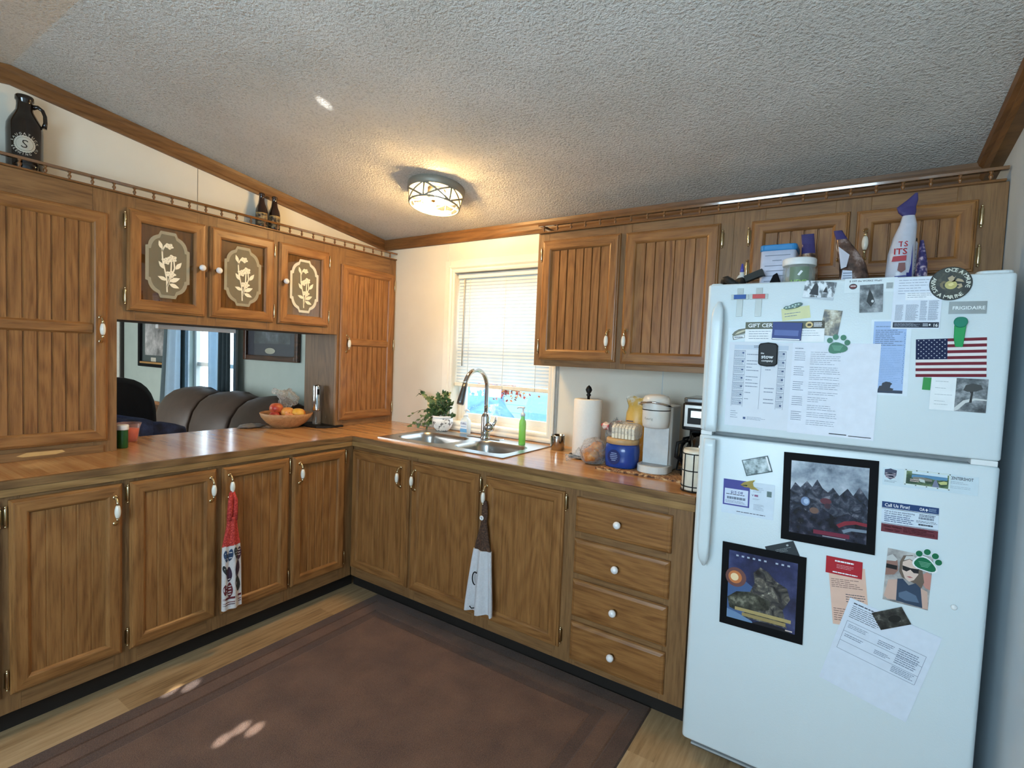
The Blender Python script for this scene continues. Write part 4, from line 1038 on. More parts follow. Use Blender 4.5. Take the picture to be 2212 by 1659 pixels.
# fruit bowl
kx, ky = -.572, -.690; s = thing('fruit_bowl', (kx, ky, CT), 'tan wooden fruit bowl on the peninsula in front of the sofa', 'bowl')
bw = wood('bowl_wood', (150, 104, 64), (200, 152, 104), 0, along=.3, ring=.1, rough=.5)
b = MB(); b.lathe([(.070, 0), (.078, .004), (.115, .03), (.142, .062), (.152, .088), (.149, .0895), (.138, .062), (.110, .034), (.07, .012), (.0001, .010)], (kx, ky, CT), bw, 48); b.build('bowl', s)
fruit = [(-.045, -.040, .112, .040, 'apple', 'red apple on top at the left of the fruit bowl', (168, 46, 40), (206, 120, 66)),
         (-.02, -.066, .069, .032, 'apple', 'dark red apple low at the front left of the fruit bowl', (150, 40, 40), (190, 80, 60)),
         (.005, .004, .088, .040, 'nectarine', 'orange and yellow nectarine in the middle of the fruit bowl', (208, 110, 58), (236, 176, 86)),
         (.045, .046, .082, .040, 'grapefruit', 'large yellow fruit at the front of the fruit bowl', (222, 160, 52), (236, 188, 84)),
         (-.005, .090, .074, .038, 'orange', 'orange at the right side of the fruit bowl', (226, 120, 44), (236, 146, 70)),
         (.062, -.022, .068, .028, 'peach', 'pale peach low at the front middle of the fruit bowl', (222, 132, 92), (238, 170, 120)),
         (-.065, .01, .075, .034, 'apple', 'apple at the back of the fruit bowl', (180, 60, 46), (214, 130, 70))]
for dx, dy, dz, r, nm, lb, c0, c1 in fruit:
    f = thing(nm, (kx + dx, ky + dy, CT + dz), lb, 'fruit', 'fruit in the bowl')
    b = MB(); sq = .92; pr = [(max(1e-4, r * math.sin(PI * i / 14)), -r * sq * math.cos(PI * i / 14) * (1 - .12 * max(0, abs(math.cos(PI * i / 14)) - .8) * 5)) for i in range(15)]
    b.lathe(pr, (kx + dx, ky + dy, CT + dz), mottle(nm + '_skin', [(.35, c0), (.65, c1)], 18, rough=.35), 22); b.build('flesh', f)
    b = MB(); b.tube([(kx + dx, ky + dy, CT + dz + r * .75), (kx + dx + .003, ky + dy, CT + dz + r * .98)], .0016, flat((80, 54, 30), .7), 6); b.build('stem', f)
b = MB(); lump(b, (kx - .075, ky + .055, CT + .165), (.042, .06, .055), cling, 21, 30, 18, .3, 8)
b.tube([(kx - .07, ky + .03, CT + .185), (kx - .07, ky - .015, CT + .210), (kx - .065, ky - .045, CT + .218)], [.03, .016, .02], cling, 12)
tag(b.build('plastic_bag'), 'crumpled clear plastic bag stuffed behind the fruit in the bowl', 'bag')
b = MB(); lump(b, (-.655, -.865, CT + .012), (.04, .08, .014), flat((112, 108, 104), .3), 33, 26, 12, .18, 6, zmin=CT + .001)
tag(b.build('plastic_wrap'), 'flat crumpled grey plastic wrapper on the counter left of the fruit bowl', 'wrapper')
# wine opener set
kx, ky = -.50, -.527
s = thing('tray', (-.49, -.54, CT), 'small black tray under the electric wine opener', 'tray')
b = MB(); b.prism([(-.62, -.595), (-.49, -.612), (-.40, -.600), (-.352, -.53), (-.352, -.435), (-.3735, -.435), (-.3735, -.487), (-.62, -.487)], CT + .0004, CT + .012, black_pl); b.build('plate', s, bevel=.003)
s = thing('wine_opener', (kx, ky, CT + .012), 'upright chrome electric wine opener on the black tray', 'wine opener')
b = MB(); b.lathe([(.025, .085), (.0255, .09), (.0255, .238), (.024, .246), (.0001, .248)], (kx, ky, CT + .012), chrome, 28); b.box(kx + .024, kx + .028, ky - .018, ky - .004, CT + .20, CT + .235, black_pl); b.build('body', s)
b = MB(); b.lathe([(.026, 0), (.0255, .002), (.0245, .085)], (kx, ky, CT + .012), film('smoky_cap', (150, 140, 130), .35, .05), 24, caps=False); b.build('clear_cap', s)
b = MB(); b.lathe([(.004, .0), (.004, .08), (.02, .083), (.02, .086)], (kx, ky, CT + .012), steel, 10); b.build('corkscrew', s)
s = thing('foil_cutter', (kx + .03, ky + .075, CT + .012), 'clear ring-shaped foil cutter standing beside the wine opener', 'foil cutter')
b = MB(); cz_ = CT + .012 + .043; b.tube([(kx + .03, ky + .075 + .026 * math.cos(2 * PI * i / 24), cz_ + .037 * math.sin(2 * PI * i / 24)) for i in range(25)], .006, film('cutter_clear', (190, 184, 176), .5, .05), 8, caps=False); b.build('ring', s)
# ------------------------------------------------------------------ refrigerator
FX0, FX1, FY = 1.889, 2.663, -.715
fr = thing('refrigerator', ((FX0 + FX1) / 2, -.38, 0), 'white top-freezer refrigerator covered with magnets, photos and papers', 'refrigerator')
b = MB(); b.box(FX0 + .005, FX1 - .004, -.648, -.04, .02, 1.665, enamel); b.build('cabinet', fr, bevel=.006)
gask = flat((150, 152, 152), .6)
b = MB(); b.box(FX0 + .012, FX1 - .012, -.662, -.646, .075, 1.665, gask); b.build('door_gasket', fr)
b = MB(); b.box(FX0 + .02, FX1 - .02, -.64, -.60, .0, .062, flat((58, 58, 58), .5))
for i in range(4): b.box(FX0 + .02, FX1 - .02, -.648, -.64, .008 + i * .014, .015 + i * .014, flat((176, 178, 178), .4))
b.build('base_grille', fr)
def fdoor(z0, z1):
    b = MB(); P = []
    for x, y in rrect(FX0, FX1, FY, -.660, .016, 5): P.append((x, y))
    b.prism(P, z0, z1, enamel, smooth=True)
    o = b.build('door', fr, bevel=.007, seg=3)
    for p in o.data.polygons: p.use_smooth = True
    return o
fd1 = fdoor(1.174, 1.673); fd2 = fdoor(.068, 1.158)
for dr, z0, z1, top in ((fd1, 1.178, 1.612, False), (fd2, .713, 1.152, True)):
    b = MB(); rings = []
    n = 18; L = z1 - z0
    for i in range(n + 1):
        t = i / n; zz = z0 + L * t; e = (1 - t) if not top else t   # e: distance from the far (tapering) end
        e = min(1, e / .16); lift = .018 + .024 * (1 - (1 - e) ** 2); wd = .019 * min(1, .55 + .45 * (e ** .5 if e > 0 else 0)); th = .010
        if top: e2 = t
        far = (1 - t) if not top else t
        end = far * L
        if end < .02: wd *= max(.35, math.sqrt(max(0, 1 - ((.02 - end) / .022) ** 2)))
        rings.append([(1.934 + px_, FY - lift + py_, zz) for px_, py_ in rrect(-wd, wd, -th, th, min(th * .95, wd * .95), 4)])
    b.loft(rings, enamel)
    tz = (z1 - .045) if not top else (z0 + .045); bz = (z0 + .03) if not top else (z1 - .03)
    for q in (tz, bz): b.box(1.934 - .012, 1.934 + .012, FY - .030, FY + .004, q - .022, q + .022, enamel)
    b.build('handle', dr)
b = MB(); b.prism(rrect(2.585, 2.661, -.69, -.60, .02, 4), 1.6665, 1.684, enamel); b.build('hinge_cover', fr, bevel=.004)
b = MB(); b.prism(rrect(1.893, 1.93, -.69, -.62, .012, 4), 1.6735, 1.679, enamel); b.build('top_cap', fr, bevel=.002)
b = MB(); b.box(2.602, 2.657, FY + .004, -.66, 1.1583, 1.1737, white_pl); b.build('hinge_bracket', fr, bevel=.002)
b = MB(); b.box(1.893, 1.93, FY + .006, -.66, 1.1583, 1.1737, white_pl); b.build('hinge_bracket', fr, bevel=.002)
b = MB(); T = lambda x, z, n: (x, FY - n, z)
b.T = T; b.box(2.5285, 2.6065, 1.5655, 1.599, 0, .0022, flat((142, 148, 148), .3, .5, name='name_plate_grey')); b.T = None
lettering(b, T, 'FRIGIDAIRE', 2.5695, 1.5772, .0090, flat((236, 240, 240), .4), .0024, sx=1.06)
b.build('name_plate', fd1)

# ------------------------------------------------------------------ paper, photos and magnets on the doors
ink_g = flat((120, 132, 152), .7, noise=.1); ink_d = flat((58, 64, 78), .7, noise=.1); paper_w = flat((226, 230, 238), .7, spec=.2, noise=.01, name='printer_paper')
gr = random.Random(3)
class Card:
    """flat sheet on the door from its four measured corners (top-left, top-right, bottom-right, bottom-left)"""
    def __init__(s, name, label, cat, q, m, layer=0, th=.0006, group=None, sheen=None):
        TLc, TRc, BRc, BLc = [Vector((x, z)) for x, z in q]
        c = (TLc + TRc + BRc + BLc) / 4; u = ((TRc - TLc) + (BRc - BLc)) / 2; w = u.length; u = u / w
        v = Vector((u.y, -u.x)); h = abs((((BLc - TLc) + (BRc - TRc)) / 2).dot(v))
        s.c, s.u, s.v, s.w, s.h = c, u, v, w, h; s.n0 = .0008 + layer * .0011; s.th = th
        s.b = MB(); s.name, s.meta = name, (label, cat, group); s.top = s.n0 + th; s.k = 0
        s.b.T = s.P; s.b.box(0, 1, 0, 1, -th, 0, m)
    def P(s, a, t, n):
        p = s.c + s.u * ((a - .5) * s.w) + s.v * ((t - .5) * s.h); return (p.x, FY - s.top - n, p.y)
    def lift(s):
        s.k += 1; return .00005 * min(s.k, 16)
    def rect(s, a0, t0, a1, t1, m): s.b.add([(a0, t0, s.lift()), (a1, t0, .00005 * min(s.k, 16)), (a1, t1, .00005 * min(s.k, 16)), (a0, t1, .00005 * min(s.k, 16))], [(0, 1, 2, 3)], m); return s
    def poly(s, pts, m):
        z = s.lift(); s.b.add([(a, t, z) for a, t in pts], [tuple(range(len(pts)))], m); return s
    def ell(s, a, t, ra, rt, m, n=24): return s.poly([(a + ra * math.cos(2 * PI * i / n), t + rt * math.sin(2 * PI * i / n)) for i in range(n)], m)
    def lines(s, a0, t0, a1, t1, n, m, f=.38, rag=.5, skip=0):
        st = (t1 - t0) / n; z = s.lift()
        for i in range(n):
            if gr.random() < skip: continue
            x = a0
            xe = a0 + (a1 - a0) * (1 - rag * gr.random() ** 2)
            while x < xe - 1e-4:          # word-like dashes
                wl = min(xe - x, (a1 - a0) * gr.uniform(.06, .2)); y = t0 + st * i
                s.b.add([(x, y, z), (x + wl, y, z), (x + wl, y + st * f, z), (x, y + st * f, z)], [(0, 1, 2, 3)], m); x += wl + (a1 - a0) * .02
        return s
    def text(s, st, a, t, h, m, maxw=None, center=False):
        vs, fs, w = text_geo(st); k = h / s.h; sx = h / s.w
        if maxw and w * sx > maxw: sx = maxw / w
        z = s.lift(); a0 = a - (w * sx / 2 if center else 0)
        s.b.add([(a0 + x * sx, t - y * k, z) for x, y in vs], fs, m); return s
    def done(s, bev=0):
        o = s.b.build(s.name, fix=False); tag(o, s.meta[0], s.meta[1], s.meta[2]); return o
def F(*c, r=.45): return flat(tuple(c), r, spec=.3, noise=.03)
W_ = F(240, 242, 244)
PH = 'photos on the refrigerator door'; PG = 'papers on the refrigerator door'; MG = 'magnets on the refrigerator door'
snow = mottle('print_winter_scene', [(.36, (30, 34, 40)), (.46, (96, 102, 108)), (.52, (206, 212, 218)), (.7, (232, 236, 240))], 45, (1, 1, .7))
woods = mottle('print_autumn_woods', [(.34, (38, 36, 30)), (.45, (92, 84, 66)), (.55, (168, 156, 128)), (.68, (214, 212, 196))], 50)
grey_ph = mottle('print_grey_photo', [(.34, (38, 42, 46)), (.5, (92, 98, 102)), (.68, (160, 164, 168))], 40)
dark_ph = mottle('print_dark_photo', [(.38, (22, 22, 22)), (.55, (62, 62, 58)), (.7, (150, 150, 140))], 45)

q = lambda *p: p
Card('photograph', 'small landscape photo of dark trees in snow, top edge of the freezer door', 'photo', q((2.1813, 1.6735), (2.2637, 1.6640), (2.2562, 1.6094), (2.174, 1.6203)), snow, 0, .0008, PH).poly([(.2, .75), (.3, .2), (.38, .1), (.45, .3), (.5, .8)], F(40, 44, 50)).poly([(.62, .6), (.7, .25), (.78, .6)], F(30, 34, 40)).poly([(.0, .95), (1, .85), (1, 1), (0, 1)], F(190, 198, 206)).done()
c = Card('sticky_note', 'pale yellow sticky note with handwriting under the green shoe magnet', 'note', q((2.1193, 1.586), (2.1985, 1.597), (2.1978, 1.5582), (2.1220, 1.5477)), F(226, 226, 176, r=.7), 0, .0004, PG)
c.lines(.1, .42, .72, .85, 2, ink_g, .25, .3).done()
c = Card('photograph', 'small upright photo of autumn woods touching the upper green paw magnet', 'photo', q((2.23, 1.5836), (2.2851, 1.5776), (2.2729, 1.5005), (2.2334, 1.5052)), woods, 1, .0008, PH); c.poly([(.3, .3), (.7, .25), (.8, .6), (.35, .7)], woods).done()
c = Card('gift_certificate', 'gift certificate with olive green header behind the blue book magnet', 'certificate', q((2.0166, 1.5444), (2.2391, 1.5489), (2.2413, 1.4837), (2.0168, 1.4808)), W_, 2, .0006, PG)
c.rect(0, 0, 1, .36, F(92, 96, 78)).rect(.80, 0, 1, .36, F(66, 60, 44)).text('GIFT CERTIFICATE', .035, .27, .0125, W_, .70).ell(.815, .18, .045, .15, F(222, 196, 138)).poly([(.79, .2), (.80, .13), (.83, .12), (.845, .2), (.83, .24), (.8, .24)], F(58, 48, 34)).lines(.87, .08, .97, .3, 3, W_, .6, .1)
c.lines(.05, .46, .36, .94, 4, ink_g, .22, .2).lines(.70, .46, .95, .8, 3, ink_g, .15, .3).done()
c = Card('coupon_card', 'white coupon with a loaf shaped logo left of the gift certificate', 'card', q((1.9640, 1.526), (2.0185, 1.5281), (2.018, 1.4804), (1.9660, 1.4789)), F(222, 232, 238), 1, .0005, PG)
c.poly([(.2, .5), (.35, .28), (.6, .12), (1, .06), (1, .42), (.3, .58)], F(112, 112, 96)).poly([(.36, .5), (.55, .3), (.8, .2), (1, .16), (1, .24), (.6, .42)], F(206, 198, 170)).poly([(.24, .58), (.95, .48), (.95, .72), (.28, .86)], F(126, 128, 118)).poly([(.29, .60), (.92, .52), (.92, .69), (.33, .80)], W_).lines(.36, .64, .85, .74, 1, ink_d, .6, .1).done()
c = Card('schedule_sheet', 'printed schedule sheet with month tables behind the black clip magnet', 'paper', q((1.9679, 1.4801), (2.1598, 1.4787), (2.1580, 1.2000), (1.9713, 1.2003)), paper_w, 0, .0004, PG)
c.rect(.09, .035, .93, .085, F(196, 206, 220)).lines(.4, .04, .6, .07, 2, ink_d, .4, .2)
for k, (a0, a1) in enumerate(((.09, .27), (.79, .90))):
    for i in range(7):
        t0 = .10 + i * .095; c.rect(a0, t0, a1, t0 + .006, ink_g); c.lines(a0 + .01, t0 + .015, a1 - .01, t0 + .085, 6, ink_g, .4, .15)
        c.rect(a1 - .05, t0 + .02 + .004 * i, a1 - .02, t0 + .036 + .004 * i, F(60, 84, 132))
    for a in (a0, a1): c.rect(a, .10, a + .004, .765, ink_g)
c.rect(.53, .2, .534, .78, ink_g).lines(.3, .14, .5, .74, 16, ink_g, .2, .7, .35).lines(.60, .14, .77, .74, 14, ink_g, .2, .7, .4).lines(.09, .82, .22, .92, 4, ink_g, .2, .4).rect(.30, .885, .34, .91, F(60, 84, 132)).lines(.36, .88, .66, .92, 3, ink_g, .25, .3).done()
c = Card('letter_sheet', 'wide white sheet with one printed text column and a large blank right half', 'paper', q((2.1581, 1.4785), (2.3830, 1.4830), (2.3841, 1.1937), (2.1577, 1.1990)), F(230, 234, 244, r=.7), 1, .0004, PG)
c.lines(.03, .06, .2, .075, 1, ink_g, .5)
for i in range(5):
    t0 = .10 + i * .165; c.lines(.03, t0, .16, t0 + .11, 5, ink_g, .28, .3).lines(.22, t0, .58, t0 + .15, 7, ink_g, .2, .7, .1)
c.rect(.5, .965, .70, .975, F(30, 34, 44)).rect(.72, .972, .97, .98, F(30, 34, 44)).done()
c = Card('wash_coupon', 'car wash coupon with bold heading behind the grey photo, top centre of the freezer door', 'coupon', q((2.2829, 1.6729), (2.4104, 1.6723), (2.41, 1.6313), (2.2842, 1.6311)), F(222, 232, 236), 0, .0005, PG)
c.text('$ OFF the WORKS Wash!', .09, .24, .0052, F(30, 34, 44), .68).ell(.17, .56, .08, .2, F(48, 40, 44)).ell(.17, .56, .065, .14, F(120, 56, 56)).lines(.12, .5, .22, .62, 1, W_, .5, 0).rect(.80, .36, .93, .78, F(176, 184, 186)).lines(.81, .38, .92, .78, 5, F(110, 120, 122), .4, .1).done()
c = Card('photograph', 'grey upright photo hanging over the car wash coupon', 'photo', q((2.3212, 1.6525), (2.3775, 1.6544), (2.3816, 1.5736), (2.3254, 1.5711)), grey_ph, 1, .0008, PH); c.poly([(.3, .6), (.42, .15), (.55, .35), (.66, .62), (.5, .8)], F(40, 44, 46)).ell(.56, .6, .06, .05, F(200, 204, 206)).done()
c = Card('notice_sheet', 'white notice with small print tables and dark footer bar under the round emblem magnet', 'paper', q((2.4004, 1.6709), (2.5105, 1.6683), (2.5140, 1.5253), (2.4056, 1.5232)), F(224, 232, 244, r=.7), 1, .0004, PG)
c.lines(.1, .05, .85, .36, 6, ink_g, .16, .6).rect(.26, .30, .95, .44, F(238, 242, 248)).lines(.3, .31, .9, .42, 3, ink_g, .2, .5)
for a0, t0, a1 in ((.07, .53, .24), (.29, .53, .55), (.58, .46, .72), (.75, .46, .95)): c.lines(a0, t0, a1, .84, 22, ink_g, .45, .25)
c.rect(.04, .87, .98, .975, F(28, 36, 54)).lines(.07, .89, .6, .96, 4, F(150, 160, 176), .4, .3).ell(.80, .92, .015, .02, W_).lines(.66, .895, .77, .955, 3, F(190, 198, 208), .6, .1).text('16', .86, .955, .0085, W_, .1).done()
c = Card('poem_sheet', 'tall blue poem sheet with a seated dog silhouette at its foot', 'paper', q((2.3514, 1.5518), (2.4459, 1.5511), (2.4584, 1.3334), (2.3639, 1.3311)), F(222, 232, 240), 0, .0004, PG)
c.rect(.07, .025, .88, .97, F(166, 192, 232, r=.6)).lines(.12, .09, .6, .10, 1, ink_d, .5, .2).lines(.12, .14, .82, .36, 9, ink_d, .22, .4).lines(.22, .38, .82, .84, 20, F(120, 148, 196), .14, .4)
for i in range(26): c.k = 6; c.ell(.845 + .01 * (i % 2), .18 + i * .026, .012, .004, F(54, 84, 140), 8)
c.rect(.07, .93, .88, .97, F(44, 56, 78)).poly([(.26, .94), (.3, .88), (.36, .875), (.37, .84), (.46, .82), (.56, .825), (.62, .845), (.58, .87), (.57, .9), (.66, .91), (.63, .94)], F(52, 56, 68)).done()
c = Card('cloth_flag', 'small American flag with stars and stripes pinned to the freezer door', 'flag', q((2.4640, 1.4951), (2.6110, 1.5024), (2.6185, 1.3974), (2.4670, 1.3886)), F(232, 228, 226, r=.8), 0, .0008)
for i in range(7): c.rect(0, i * 2 / 13, 1, (i * 2 + 1) / 13, F(120, 44, 56, r=.8))
c.rect(0, 0, .46, 7 / 13, F(34, 42, 76, r=.8))
for r_ in range(9):
    for k in range(6 if r_ % 2 == 0 else 5):
        a, t = .04 + k * .077 + (.038 if r_ % 2 else 0), .035 + r_ * .058
        pts = []
        for i in range(10):
            R_ = .013 if i % 2 == 0 else .0055; pts.append((a + R_ * math.sin(2 * PI * i / 10), t - R_ * 1.4 * math.cos(2 * PI * i / 10)))
        c.k = 8; c.poly(pts, F(226, 228, 232, r=.8))
c.done()
gtape = film('green_tape', (46, 160, 72), .75, .2)
c = Card('green_tab', 'short green plastic tab below the left corner of the flag', 'tab', q((2.4852, 1.3890), (2.5039, 1.3890), (2.5030, 1.3535), (2.4858, 1.3545)), gtape, 0, .0015, MG).done()
c = Card('greeting_card', 'open folded card, white handwriting left and grey lone tree picture right, below the flag', 'card', q((2.5052, 1.3908), (2.6261, 1.3910), (2.6187, 1.3000), (2.5026, 1.3010)), F(234, 238, 240), 1, .0008, PG)
c.rect(.45, .0, 1, 1, grey_ph).poly([(.45, 1), (.45, .9), (.6, .66), (.78, .58), (1, .6), (1, .64), (.8, .64), (.64, .74), (.52, .95)], F(206, 208, 206)).poly([(.70, .72), (.72, .45), (.69, .38), (.76, .38), (.745, .72)], F(44, 44, 44)).poly([(.58, .36), (.62, .2), (.74, .14), (.88, .18), (.92, .3), (.80, .38), (.66, .40)], F(66, 68, 68)).lines(.08, .12, .4, .92, 8, F(160, 168, 172), .12, .5, .2).done()
# --- lower door
c = Card('photograph', 'small tilted grey photo with dark border on the upper left of the lower door', 'photo', q((2.0301, 1.0873), (2.1069, 1.1133), (2.1257, 1.0631), (2.0489, 1.037)), F(70, 86, 88), 1, .0008, PH); c.rect(.03, .04, .97, .95, mottle('print_pale_photo', [(.36, (90, 104, 106)), (.5, (170, 186, 190)), (.66, (216, 228, 232))], 50)).rect(.9, .05, .96, .9, W_).done()
c = Card('coupon_sheet', 'mailed coupon with a purple bordered discount box beside the lower door handle', 'coupon', q((1.9781, 1.0178), (2.136, 1.0207), (2.1338, .9050), (1.9747, .9027)), F(214, 226, 238), 0, .0005, PG)
c.rect(.02, .0, .54, .76, F(74, 76, 150)).rect(.05, .27, .51, .72, F(214, 224, 242)).text('$15 Off', .17, .40, .0085, F(60, 70, 130), .25).lines(.08, .42, .48, .46, 1, ink_d, .5, .1).lines(.10, .5, .46, .58, 1, ink_g, .9, 0).lines(.07, .61, .49, .70, 4, ink_g, .35, .2)
c.text('V', .58, .40, .0065, F(70, 74, 120)).rect(.63, .345, .70, .40, F(150, 96, 130)).rect(.86, .2, .95, .36, F(120, 140, 140)).lines(.87, .21, .94, .36, 5, F(60, 80, 84), .4, .1).lines(.6, .14, .8, .3, 4, ink_g, .22, .4).lines(.6, .46, .74, .5, 2, ink_g, .3, .3).lines(.62, .62, .82, .80, 6, ink_g, .25, .4).lines(.3, .9, .86, .93, 1, ink_d, .6, .05).done()
def poster(label, qd, sky, hill1, hill2, extra):
    root = Card('framed_poster', label, 'poster', qd, black_matt, 1, .004, 'black bordered posters on the refrigerator')
    root.rect(.09, .085, .91, .905, sky)
    extra(root)
    return root.done()
skyA = mottle('poster_grey_sky', [(.34, (84, 96, 112)), (.5, (152, 164, 178)), (.66, (198, 206, 216))], 14, rough=.25)
rockA = mottle('poster_dark_rocks', [(.34, (16, 20, 32)), (.5, (44, 50, 66)), (.62, (84, 88, 102)), (.74, (150, 150, 160))], 36, rough=.25, distort=1.2)
def exA(c):
    c.poly([(.09, .905), (.09, .42), (.14, .33), (.2, .38), (.27, .30), (.33, .36), (.38, .27), (.44, .36), (.5, .40), (.55, .34), (.62, .42), (.7, .33), (.76, .40), (.82, .30), (.88, .38), (.91, .42), (.91, .905)], rockA)
    c.poly([(.09, .905), (.09, .66), (.2, .60), (.33, .66), (.45, .58), (.58, .66), (.72, .60), (.91, .70), (.91, .905)], mottle('poster_dark_ground', [(.38, (12, 14, 24)), (.55, (40, 44, 62)), (.7, (92, 92, 110))], 30, rough=.25))
    for q in ((.26, .53, .05, .05, (120, 140, 176)), (.27, .53, .028, .03, (176, 196, 224)), (.48, .50, .06, .035, (92, 42, 52)), (.5, .55, .035, .03, (60, 36, 48)), (.36, .62, .05, .035, (112, 84, 72))): c.ell(*q[:4], F(*q[4]))
    c.poly([(.60, .74), (.68, .69), (.78, .67), (.91, .68), (.91, .715), (.8, .705), (.7, .73), (.63, .77)], F(132, 34, 48)).poly([(.66, .79), (.74, .755), (.91, .75), (.91, .78), (.76, .785), (.68, .82)], F(120, 134, 150))
    c.rect(.36, .83, .74, .875, F(116, 34, 58)).rect(.46, .882, .70, .892, F(160, 160, 168))
poster('black bordered poster of jagged rocks under a grey sky, the upper one', q((2.1557, 1.1325), (2.4015, 1.1388), (2.4068, .8599), (2.159, .8541)), skyA, None, None, exA)
skyB = mottle('poster_night_sky', [(.34, (24, 28, 54)), (.5, (44, 52, 92)), (.66, (70, 80, 124))], 9, rough=.25)
rockB = mottle('poster_cliffs', [(.34, (20, 20, 24)), (.48, (56, 56, 58)), (.6, (96, 92, 84)), (.74, (176, 172, 156))], 30, rough=.25, distort=1.5)
def exB(c):
    c.poly([(.09, .46), (.3, .42), (.44, .5), (.44, .78), (.09, .905)], F(70, 96, 140))
    for r_, col in ((.13, (112, 74, 70)), (.085, (200, 120, 70)), (.05, (244, 216, 170))): c.ell(.16 + r_ * .2, .40, r_, r_ * .9, F(*col))
    c.poly([(.30, .86), (.34, .6), (.42, .42), (.40, .3), (.48, .22), (.58, .26), (.66, .34), (.80, .40), (.84, .52), (.76, .66), (.82, .86)], rockB)
    c.poly([(.09, .66), (.2, .57), (.36, .54), (.5, .57), (.62, .60), (.6, .7), (.4, .76), (.2, .80), (.12, .78)], mottle('poster_slope', [(.36, (26, 28, 24)), (.55, (70, 72, 62)), (.72, (150, 148, 130))], 34, rough=.25))
    c.poly([(.09, .905), (.09, .80), (.2, .82), (.4, .88), (.42, .905)], F(110, 140, 176)).poly([(.4, .905), (.5, .86), (.8, .87), (.86, .905)], F(28, 28, 34))
    c.rect(.19, .755, .86, .795, F(176, 156, 104)).rect(.28, .805, .80, .845, F(160, 140, 92))
    for i in range(10):
        if i != 6: c.rect(.18 + i * .068, .125, .21 + i * .068, .145, F(170, 182, 200))
    c.rect(.80, .875, .88, .89, F(200, 186, 180))
poster('black bordered poster of a dark mountain under blue night sky, the lower one', q((1.9894, .8042), (2.2368, .8087), (2.2408, .5298), (1.9925, .5248)), skyB, None, None, exB)
c = Card('business_card', 'dark grey card tucked behind the top corner of the lower poster', 'card', q((2.1154, .8146), (2.1961, .8528), (2.2174, .8091), (2.1386, .7723)), F(52, 58, 62), 0, .0006, PG); c.lines(.3, .35, .85, .62, 3, F(150, 158, 160), .3, .3).ell(.75, .2, .04, .06, F(180, 186, 186)).done()
c = Card('receipt', 'long peach coloured slip with small print hanging under the red card', 'receipt', q((2.2938, .8000), (2.3860, .8120), (2.4103, .6350), (2.3180, .6230)), F(228, 190, 170, r=.7), 0, .0004, PG)
c.lines(.05, .22, .9, .38, 5, F(120, 90, 84), .3, .5).lines(.42, .46, .95, .62, 4, ink_d, .3, .3).lines(.05, .72, .9, .95, 6, F(120, 90, 84), .3, .4).done()
c = Card('red_card', 'small red appointment card with white lettering holding the peach slip', 'card', q((2.2881, .8289), (2.3805, .8307), (2.3806, .7787), (2.2879, .7773)), F(176, 34, 46), 1, .0012, MG); c.lines(.25, .16, .78, .27, 1, W_, .8, .05).lines(.3, .4, .8, .66, 3, F(226, 170, 174), .3, .3).lines(.2, .84, .88, .92, 1, W_, .8, .05).done()
c = Card('form_sheet', 'large white form with a ruled box hanging crooked at the bottom of the lower door', 'paper', q((2.3573, .7165), (2.5745, .665), (2.5101, .3941), (2.2902, .4460)), F(218, 226, 238, r=.7), 1, .0005, PG)
c.lines(.06, .035, .42, .05, 1, ink_d, .8, .1).lines(.06, .07, .46, .22, 7, ink_d, .28, .4)
for t in (.25, .37, .485, .585): c.rect(.06, t, .93, t + .004, ink_g)
for a in (.06, .93): c.rect(a, .25, a + .004, .585, ink_g)
c.lines(.09, .28, .4, .33, 3, ink_g, .35, .5).lines(.44, .30, .62, .36, 3, ink_g, .4, .3).lines(.66, .29, .9, .47, 8, ink_g, .4, .35).lines(.44, .42, .62, .47, 3, ink_g, .4, .3).lines(.09, .4, .3, .44, 2, ink_g, .4, .4).lines(.66, .5, .9, .57, 4, ink_g, .4, .3).done()
c = Card('photograph', 'dark tilted photo magnet holding the crooked white form', 'photo', q((2.4103, .6868), (2.4784, .7254), (2.5053, .6836), (2.4362, .6431)), dark_ph, 2, .0012, PH); c.ell(.6, .55, .2, .2, F(30, 30, 28)).done()
c = Card('photograph', 'colour snapshot of a woman in sunglasses and blue tank top beside another face', 'photo', q((2.4346, .8904), (2.5376, .8852), (2.5414, .7346), (2.4367, .7336)), mottle('print_garden_blur', [(.36, (110, 108, 108)), (.5, (164, 160, 158)), (.68, (206, 204, 200))], 16), 0, .0008, PH)
skin, skin2 = F(206, 172, 156), F(150, 112, 100)
c.poly([(0, .16), (.1, .13), (.24, .2), (.28, .38), (.2, .48), (0, .52)], skin2).rect(.0, .30, .25, .38, F(30, 28, 30)).poly([(.0, .16), (.12, .1), (.24, .18), (.2, .22), (.0, .24)], F(200, 200, 198))
c.poly([(.78, .38), (.9, .30), (1, .34), (1, .62), (.9, .6), (.8, .5)], F(196, 140, 128))
c.poly([(.30, .2), (.36, .08), (.55, .04), (.72, .1), (.80, .3), (.86, .5), (.8, .66), (.66, .56), (.38, .5), (.3, .4)], F(112, 96, 84)).poly([(.36, .2), (.5, .13), (.68, .2), (.72, .38), (.64, .5), (.54, .55), (.44, .5), (.36, .36)], F(222, 196, 182)).poly([(.36, .27), (.54, .29), (.72, .28), (.72, .36), (.62, .37), (.54, .32), (.46, .37), (.37, .35)], F(30, 28, 32)).poly([(.42, .08), (.58, .05), (.7, .12), (.66, .17), (.5, .12), (.38, .17)], F(206, 204, 200)).poly([(.47, .46), (.54, .445), (.62, .46), (.54, .478)], F(176, 104, 100))
